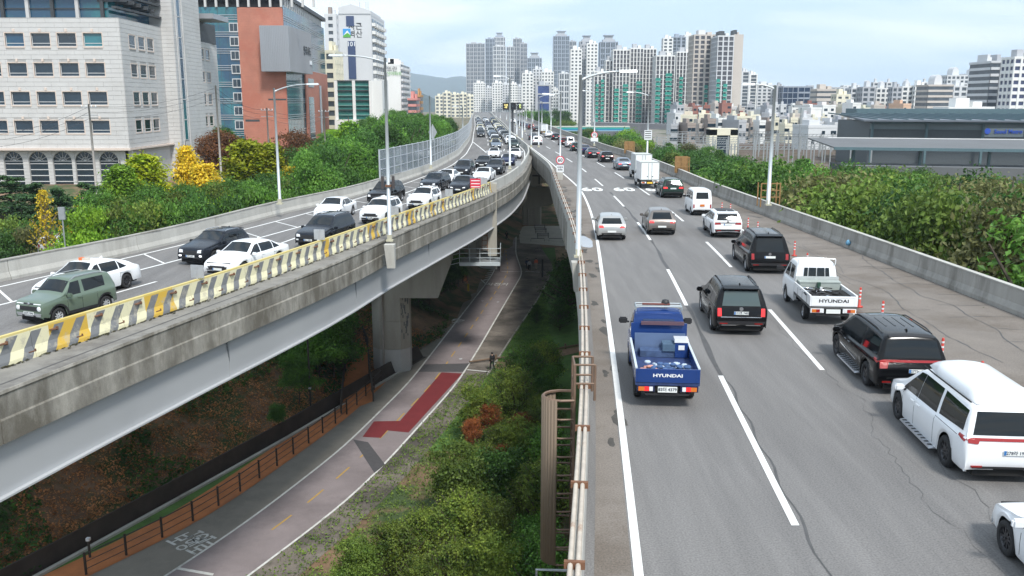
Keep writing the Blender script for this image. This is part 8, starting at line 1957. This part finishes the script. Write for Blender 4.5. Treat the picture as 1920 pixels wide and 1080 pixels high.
# hatched triangle and characters on the paths
HP = [(885, 505), (912, 533), (929, 508), (927, 468)]
def pl(a, b2, w_=.09, z=GZ+.047, mat=WHT):
    A, B = W(*a, GZ), W(*b2, GZ); d = (B-A).normalized(); n_ = Vector((-d.y, d.x, 0))*w_; m = MB(); m.quad((*(A-n_).xy, z), (*(B-n_).xy, z), (*(B+n_).xy, z), (*(A+n_).xy, z)); return m.build('hatch_bar', mat, pm_)
pl((877, 503), (911, 533)); 
for k in range(6): t = k/6; pl((883+28*t, 508+22*t), (928-12*t, 503+24*t), .16)
for s_, px, py, sz, rz in (('보행로', 843, 602, 1.15, -.45), ('보행로', 352, 1022, 1.0, -.62), ('TOT', 374, 1010, .8, -.62), ('자전거', 932, 534, 1.1, -.12)):
    p = W(px, py, GZ); t_ = text('path_lettering', s_, sz, WHT, pm_, (p.x, p.y, GZ+.05), (0, 0, rz), .001, bold=.01); t_.scale = (1, 1.9, 1)
m = MB(); A, B = W(333, 1067, GZ), W(400, 1079, GZ); m.quad((A.x, A.y-.12, GZ+.05), (B.x, B.y-.12, GZ+.05), (B.x, B.y+.12, GZ+.05), (A.x, A.y+.12, GZ+.05)); m.build('stop_bar', WHT, pm_)
for a, b2 in (((930, 456), (968, 456)), ((940, 510), (980, 509)), ((985, 509), (1012, 511)), ((876, 694), (918, 698))): pl(a, b2, .1)
# timber edge of the earth path
e = empty('timber_edge', (0, 0, 0)); tag(e, 'low timber edge along the earth path across the lawn', 'edging')
ED = [(880, 683), (930, 676), (1000, 668), (1060, 655), (1090, 650)]
for a, b2 in zip(ED, ED[1:]):
    A, B = W(*a, GZ), W(*b2, GZ); m = MB(); m.tube([(A.x, A.y, GZ+.25), (B.x, B.y, GZ+.25)], .10, 5); m.build('rail', M('timber_pale', (.16, .11, .075), .9, var=.2), e); m = MB(); m.cbox((B.x, B.y, GZ+.3), (.18, .18, .6)); m.build('post', MATS['timber_pale'], e)
# slope lamp post and small posts by the channel
for px, py, h_, lab in ((583, 770, 6.2, 'thin dark lamp post by the channel below the left viaduct'), (169, 1046, 1.1, 'short dark marker post with a white cap by the channel')):
    p = W(px, py, GZ); e = empty('post', (p.x, p.y, GZ)); tag(e, lab, 'post'); m = MB(); m.tube([(0, 0, 0), (0, 0, h_)], .07, 7); m.build('pole', DTB, e); m = MB(); m.cbox((0, 0, h_ if h_ < 2 else 1.9), (.2, .2, .16)); m.build('cap', WLN, e)
p = W(1182-150, 500, GZ)
e = empty('path_post', (W(1017, 520, GZ).x, W(1017, 520, GZ).y, GZ)); tag(e, 'tall black post beside the walkway near the parked bicycles', 'post'); m = MB(); m.tube([(0, 0, 0), (0, 0, 2.6)], .13, 8); m.build('pole', BLK, e)
# benches on the plaza
tbm = M('bench_timber', (.07, .055, .05), .8, var=.2)
def bench(px, py, lab, w_=1.8, mat=tbm):
    p = W(px, py, GZ); e = empty('park_bench', (p.x, p.y, GZ+.05)); tag(e, lab, 'bench', 'benches on the plaza')
    for k in range(3): m = MB(); m.box(-w_/2, w_/2, -.25+k*.17, -.11+k*.17, .40, .45); m.build('seat_slat', mat, e)
    for k in range(2): m = MB(); m.box(-w_/2, w_/2, .26, .30, .58+k*.2, .73+k*.2); m.build('back_slat', M('bench_pale', (.26, .25, .25), .6), e)
    for x in (-w_/2+.15, w_/2-.15): m = MB(); m.box(x-.05, x+.05, -.22, .22, 0, .398); m.box(x-.04, x+.04, .22, .259, 0, .95); m.build('leg', BLK, e)
bench(1012, 431, 'furthest of the three dark benches on the plaza', 2.2); bench(1014, 438, 'middle of the three dark benches on the plaza', 2.2); bench(1018, 447, 'nearest of the three dark benches on the plaza', 2.2)
bench(1058, 432, 'brown bench at the back edge of the plaza by the right viaduct', 1.6, M('bench_brown', (.16, .07, .05), .8)); bench(1068, 443, 'brown bench in front of the other brown bench', 1.4, MATS['bench_brown'])
for px in (1008, 1042): 
    p = W(px, 453, GZ); e = empty('low_barrier', (p.x, p.y, GZ+.05)); tag(e, 'low black hoop barrier, %s of the two at the plaza edge' % ('left' if px < 1020 else 'right'), 'barrier', 'hoop barriers at the plaza edge'); m = MB(); m.tube([(-1.2, 0, 0), (-1.2, 0, .5), (1.2, 0, .5), (1.2, 0, 0)], .05, 6); m.build('hoop', BLK, e)
# overhead poles and wires at the left
WIRE = M('wire', (.04, .04, .045), .6)
def upole(px, pyt, Y, lab, arms=True):
    p = D(px, pyt, Y); g = hgt(p.x, Y); e = empty('utility_pole', (p.x, Y, g)); tag(e, lab, 'utility pole', 'concrete utility poles on the left'); m = MB(); m.tube([(0, 0, 0), (0, 0, p.z-g)], .17, 9, r2=.10); m.build('pole', M('pole_concrete', (.40, .37, .34), .8, var=.1), e, smooth=True)
    if arms:
        for dz in (.4, 1.3): m = MB(); m.box(-.9, .9, -.05, .05, p.z-g-dz, p.z-g-dz+.08); m.build('cross_arm', GAL, e)
        for x in (-.8, -.3, .3, .8): m = MB(); m.lathe((x, 0, p.z-g-.32), [(.05, 0), (.07, .08), (.04, .16), (.001, .2)], 8); m.build('insulator', WLN, e)
    return p
u1 = upole(166, 195, 105, 'utility pole in front of the stone office windows'); u2 = upole(404, 160, 118, 'thin utility pole at the right corner of the stone office', False); u3 = upole(500, 202, 135, 'utility pole with cross arms before the brick wall'); u4 = upole(607, 205, 150, 'utility pole under the brick office corner')
m = MB()
def wire(a, b2, sag=.8):
    m.tube([a.lerp(b2, t)-Vector((0, 0, sag*4*t*(1-t))) for t in [i/10 for i in range(11)]], .02, 3, cap=False)
L_ = D(-60, 250, 95)
e = empty('overhead_wires', (0, 0, 0)); tag(e, 'sagging overhead wires strung between the utility poles before the offices', 'wires')
for dz in (.3, .9, 1.6):
    for q0, q1 in ((L_, u1), (u1, u2), (u2, u3), (u3, u4)):
        m = MB(); wire(q0-Vector((0, 0, dz)), q1-Vector((0, 0, dz))); m.build('wire', WIRE, e)
# parked cars, wall and trunk road at lower left behind the parapet
pc = D(108, 460, 80); g0 = pc.z
me, L, nm = lite('suv', PW); o = newobj('parked_car', me); o.location = (pc.x, 80, g0-.55); o.rotation_euler = (0, 0, .15); tag(o, 'white parked car half hidden by shrubs behind the left parapet', 'car')
me, L, nm = lite('sedan', PDG); q = D(5, 481, 66); o = newobj('parked_car', me); o.location = (q.x, 66, q.z-.3); o.rotation_euler = (0, 0, 1.3); tag(o, 'dark parked car at the left frame edge behind the left parapet', 'car')
PARKZ = min(g0-.56, q.z-.31)
m = MB(); m.quad((-80, 48, PARKZ), (lf(48)-1.2, 48, PARKZ), (lf(70)-12, 84, PARKZ), (-80, 84, PARKZ)); m.build('parking_lot', M('lot_asphalt', (.13, .125, .12), .9, var=.15), kind='structure')
for o in bpy.data.objects:
    if o.name.startswith('parked_car'): o.location.z = PARKZ+.005
m = MB(); a, b2 = D(-30, 475, 84), D(72, 445, 86); m.hexa([(a.x, 80, PARKZ-1), (b2.x, 85, PARKZ-1), (b2.x, 85.4, PARKZ-1), (a.x, 80.4, PARKZ-1), (a.x, 80, PARKZ+1.1), (b2.x, 85, PARKZ+1.1), (b2.x, 85.4, PARKZ+1.1), (a.x, 80.4, PARKZ+1.1)]); tag(m.build('garden_wall', CONCL), 'low concrete garden wall behind the dark parked car', 'wall')
q = D(116, 400, 72); e = empty('sign_post', (q.x, 72, PARKZ)); tag(e, 'grey box on a post among the pines left of the parapet', 'sign post'); m = MB(); m.tube([(0, 0, 0), (0, 0, q.z-PARKZ)], .06, 6); m.build('pole', GAL, e); m = MB(); m.cbox((0, 0, q.z-PARKZ), (.5, .2, 1.0)); m.build('box', GAL, e)
# ---- people ----
SK = M('skin', (.42, .26, .19), .6, var=0); HAIR = M('hair', (.012, .010, .009), .7, var=0)
def skinned(name, verts, edges, rad, mat, parent, sub=1):
    me = bpy.data.meshes.new(name); me.from_pydata(verts, edges, []); o = newobj(name, me, parent)
    md = o.modifiers.new('s', 'SKIN'); me.skin_vertices[0].data[0].use_root = True
    for i, r in enumerate(rad): me.skin_vertices[0].data[i].radius = (r, r) if not isinstance(r, tuple) else r
    sb_ = o.modifiers.new('u', 'SUBSURF'); sb_.levels = sub; sb_.render_levels = sub
    dg = bpy.context.evaluated_depsgraph_get(); m2 = bpy.data.meshes.new_from_object(o.evaluated_get(dg)); o.modifiers.clear(); o.data = m2; m2.name = name; m2.materials.clear(); m2.materials.append(mat); m2.polygons.foreach_set('use_smooth', [True]*len(m2.polygons)); return o
def person(px, py, face, top, low, label, stride=.22, ride=False, z=None, grp=None, H=1.7):
    p = W(px, py, GZ); e = empty('person', (p.x, p.y, GZ+.045 if z is None else z), face); tag(e, label, 'person', grp); k = H/1.7
    if not ride:
        hip = .92; J = {'pel': (0, 0, hip), 'ch': (0, .02, 1.28), 'nk': (0, .02, 1.44), 'hd': (0, .03, 1.60), 'kl': (-.10, .5*stride+.04, .50), 'al': (-.10, stride*.9, .09), 'tl': (-.10, stride*.9+.17, .03), 'kr': (.10, -.05, .50), 'ar': (.10, -stride, .10), 'tr': (.10, -stride+.16, .03), 'hl': (-.10, 0, .88), 'hr': (.10, 0, .88),
              'sl': (-.19, .02, 1.37), 'el': (-.25, -.08, 1.11), 'wl': (-.24, .02, .88), 'sr': (.19, .02, 1.37), 'er': (.25, .05, 1.11), 'wr': (.24, .18, .90)}
    else:
        J = {'pel': (0, -.25, 1.0), 'ch': (0, .0, 1.32), 'nk': (0, .09, 1.46), 'hd': (0, .13, 1.61), 'hl': (-.10, -.25, .97), 'kl': (-.12, .12, .84), 'al': (-.11, .05, .42), 'tl': (-.11, .20, .38), 'hr': (.10, -.25, .97), 'kr': (.12, .08, .66), 'ar': (.11, -.05, .24), 'tr': (.11, .10, .20),
             'sl': (-.19, .03, 1.39), 'el': (-.27, .18, 1.18), 'wl': (-.24, .42, 1.08), 'sr': (.19, .03, 1.39), 'er': (.27, .18, 1.18), 'wr': (.24, .42, 1.08)}
    J = {a: tuple(c*k for c in b) for a, b in J.items()}
    names = ['pel', 'ch', 'nk', 'hd', 'hl', 'kl', 'al', 'tl', 'hr', 'kr', 'ar', 'tr', 'sl', 'el', 'wl', 'sr', 'er', 'wr']; V = [J[n_] for n_ in names]; ix = {n_: i for i, n_ in enumerate(names)}
    E = [(ix[a], ix[b]) for a, b in (('pel', 'ch'), ('ch', 'nk'), ('nk', 'hd'), ('pel', 'hl'), ('hl', 'kl'), ('kl', 'al'), ('al', 'tl'), ('pel', 'hr'), ('hr', 'kr'), ('kr', 'ar'), ('ar', 'tr'), ('ch', 'sl'), ('sl', 'el'), ('el', 'wl'), ('ch', 'sr'), ('sr', 'er'), ('er', 'wr'))]
    rad = dict(pel=.125, ch=.135, nk=.055, hd=.105, hl=.09, kl=.062, al=.042, tl=.035, hr=.09, kr=.062, ar=.042, tr=.035, sl=.062, el=.042, wl=.03, sr=.062, er=.042, wr=.03)
    # hands: palm and fingers continue the wrist chains
    for s_, w_ in (('l', 'wl'), ('r', 'wr')):
        wx, wy, wz = J[w_]; dirx = -1 if s_ == 'l' else 1
        pn = 'p'+s_; names.append(pn); V.append((wx, wy+.02, wz-.07)); rad[pn] = .03; E.append((ix[w_], len(V)-1)); pi = len(V)-1
        for q in range(5):
            fx = (-.024+.016*q) if q < 4 else dirx*-.035; V.append((wx+.004*q*0+ (0 if q < 4 else dirx*-.03), wy+.02+fx*(1 if q < 4 else 0)+(.03 if q == 4 else 0), wz-(.145-.008*abs(q-1.5) if q < 4 else .10))); names.append('f%s%d' % (s_, q)); rad['f%s%d' % (s_, q)] = .009; E.append((pi, len(V)-1))
    skinned('body', V, E, [rad[n_]*k for n_ in names], SK, e)
    def sub(ns, ed, r, mat, nm): skinned(nm, [J[n_] for n_ in ns], [(ns.index(a), ns.index(b)) for a, b in ed], [q*k for q in r], mat, e)
    sub(['pel', 'ch', 'nk', 'sl', 'el', 'wl', 'sr', 'er', 'wr'], [('pel', 'ch'), ('ch', 'nk'), ('ch', 'sl'), ('sl', 'el'), ('el', 'wl'), ('ch', 'sr'), ('sr', 'er'), ('er', 'wr')], [.155, .165, .07, .085, .062, .045, .085, .062, .045], top, 'jacket')
    sub(['pel', 'hl', 'kl', 'al', 'hr', 'kr', 'ar'], [('pel', 'hl'), ('hl', 'kl'), ('kl', 'al'), ('pel', 'hr'), ('hr', 'kr'), ('kr', 'ar')], [.15, .105, .08, .062, .105, .08, .062], low, 'trousers')
    hx2, hy2, hz2 = J['hd']; m = MB(); m.lathe((hx2, hy2-.012, hz2+.0), [(.095, -.03), (.118, .02), (.11, .08), (.07, .115), (.001, .125)], 12); m.build('hair', HAIR, e, smooth=True)
    m = MB(); m.hexa([(hx2-.012, hy2+.095, hz2-.03), (hx2+.012, hy2+.095, hz2-.03), (hx2+.012, hy2+.08, hz2-.03), (hx2-.012, hy2+.08, hz2-.03), (hx2-.006, hy2+.10, hz2+.02), (hx2+.006, hy2+.10, hz2+.02), (hx2+.006, hy2+.08, hz2+.02), (hx2-.006, hy2+.08, hz2+.02)]); m.build('nose', SK, e)
    for sx2 in (-.037, .037): m = MB(); m.lathe((hx2+sx2, hy2+.093, hz2+.022), [(.001, -.006), (.012, 0), (.001, .006)], 8, 'y'); m.build('eye', HAIR, e)
    for sx2 in (-.105, .105): m = MB(); m.lathe((hx2+sx2, hy2, hz2), [(.001, -.03), (.018, 0), (.001, .03)], 8); m.build('ear', SK, e)
    m = MB(); m.box(hx2-.025, hx2+.025, hy2+.088, hy2+.097, hz2-.058, hz2-.048); m.build('mouth', M('lips', (.30, .10, .09), .6, var=0), e)
    for s_ in ('l', 'r'):
        ax, ay, az = J['a'+s_]; m = MB(); m.hexa([(ax-.045, ay-.07, az-.10), (ax+.045, ay-.07, az-.10), (ax+.04, ay+.19, az-.10), (ax-.04, ay+.19, az-.10), (ax-.04, ay-.06, az+.0), (ax+.04, ay-.06, az+.0), (ax+.03, ay+.15, az-.05), (ax-.03, ay+.15, az-.05)]); m.build('shoe', BLK, e)
    return e
CB = M('cloth_black', (.015, .015, .018), .9, var=.1); CO = M('cloth_orange', (.60, .13, .06), .85, var=.1); CG = M('cloth_grey', (.34, .34, .35), .9, var=.1); CN = M('cloth_navy', (.02, .03, .07), .9, var=.1); CBG = M('cloth_beige', (.30, .25, .20), .9, var=.1)
person(923, 695, .5, CB, CB, 'person dressed in black walking beside the earth path')
person(1005, 510, math.pi, CG, CB, 'person in a grey top and dark trousers, right of the walking pair'); person(990+.0, 508, math.pi, CN, CB, 'person in navy beside the one in grey on the walkway')
person(1004+1, 506, 0, CO, CBG, 'x') if 0 else person(1006+.5-1+.0, 505, 0, CO, CBG, 'person in an orange jacket walking on the brown walkway') if 0 else None
for o in [o for o in bpy.data.objects if o.name.startswith('person') and o.get('label', '').startswith('person in a grey')]: q = W(992.5, 509, GZ); o.location.x, o.location.y = q.x, q.y
for o in [o for o in bpy.data.objects if o.name.startswith('person') and o.get('label', '').startswith('person in navy')]: q = W(988.5, 506.5, GZ); o.location.x, o.location.y = q.x, q.y
person(1005, 506, 0, CO, CBG, 'person in an orange jacket walking on the brown walkway')
person(935, 509, 0, CB, CB, 'person in black walking on the cycle path under the catwalk')
def bike(px, py, face, label, z=None):
    p = W(px, py, GZ); e = empty('bicycle', (p.x, p.y, GZ+.045), face); tag(e, label, 'bicycle', 'bicycles on and beside the cycle path'); FR = M('bike_frame', (.03, .03, .035), .4, var=0)
    for y in (-.52, .52):
        m = MB(); m.tube([(0, y+.33*math.cos(a), .34+.33*math.sin(a)) for a in [i*math.pi/9 for i in range(19)]], .02, 5, cap=False); w_ = m.build('wheel', RUB, e)
        m = MB()
        for k in range(8): a = k*math.pi/4; m.tube([(0, y, .34), (0, y+.32*math.cos(a), .34+.32*math.sin(a))], .003, 3)
        m.build('spokes', CHR, w_)
    m = MB()
    for a, b2 in (((0, -.52, .34), (0, -.05, .30)), ((0, -.52, .34), (0, -.22, .80)), ((0, -.05, .30), (0, -.22, .84)), ((0, -.05, .30), (0, .36, .78)), ((0, -.22, .78), (0, .36, .84)), ((0, .36, .92), (0, .52, .34))): m.tube([a, b2], .02, 6)
    m.build('frame', FR, e); m = MB(); m.box(-.07, .07, -.36, -.12, .92, .97); m.build('saddle', BLK, e); m = MB(); m.tube([(-.28, .28, 1.04), (-.1, .38, 1.02), (.1, .38, 1.02), (.28, .28, 1.04)], .016, 6); m.build('handlebar', BLK, e)
    m = MB(); m.tube([(-.13, -.05, .22), (.13, -.05, .38)], .012, 5); m.build('pedals', BLK, e); return e
for px, py, c_, lab in ((950, 452, CB, 'black clad cyclist in the middle of the cycle path, seen from the front'), (932, 447, CN, 'navy clad cyclist at the left line of the cycle path')):
    bike(px, py, math.pi, 'bicycle ridden by the '+lab.split(' cyclist')[0]+' cyclist'); person(px, py, math.pi, c_, CB, 'person, '+lab, ride=True)
bike(1012, 474, 1.2, 'bicycle parked on the grass beyond the tall black post'); bike(1024, 515, 1.4, 'bicycle parked on the grass beside the tall black post')
# litter on the path
for i, (px, py) in enumerate(((905, 565), (934, 567), (864, 674))):
    p = W(px, py, GZ); m = MB(); m.poly([(p.x+.16*math.cos(a)*(1+.3*(k % 2)), p.y+.2*math.sin(a), GZ+.06+.02*(k % 2)) for k, a in enumerate([q*1.05 for q in range(6)])]); tag(m.build('litter', WLN), 'scrap of white litter, %s on the cycle path' % ('furthest left', 'far right', 'nearest')[i], 'litter', 'litter on the cycle path')
# ---------------- haze ----------------
HZ = bpy.data.materials.new('haze_air'); HZ.use_nodes = True; t = HZ.node_tree
for n in list(t.nodes): t.nodes.remove(n)
o_ = t.nodes.new('ShaderNodeOutputMaterial'); v_ = t.nodes.new('ShaderNodeVolumePrincipled'); v_.inputs['Color'].default_value = (.74, .86, 1, 1); v_.inputs['Density'].default_value = 1.2e-4; v_.inputs['Anisotropy'].default_value = .1
t.links.new(v_.outputs[0], o_.inputs['Volume'])
m = MB(); m.box(-7800, 7800, -200, 8100, -60, 420); hz = m.build('haze', HZ, kind='stuff', label='thin blue air haze over the whole city')
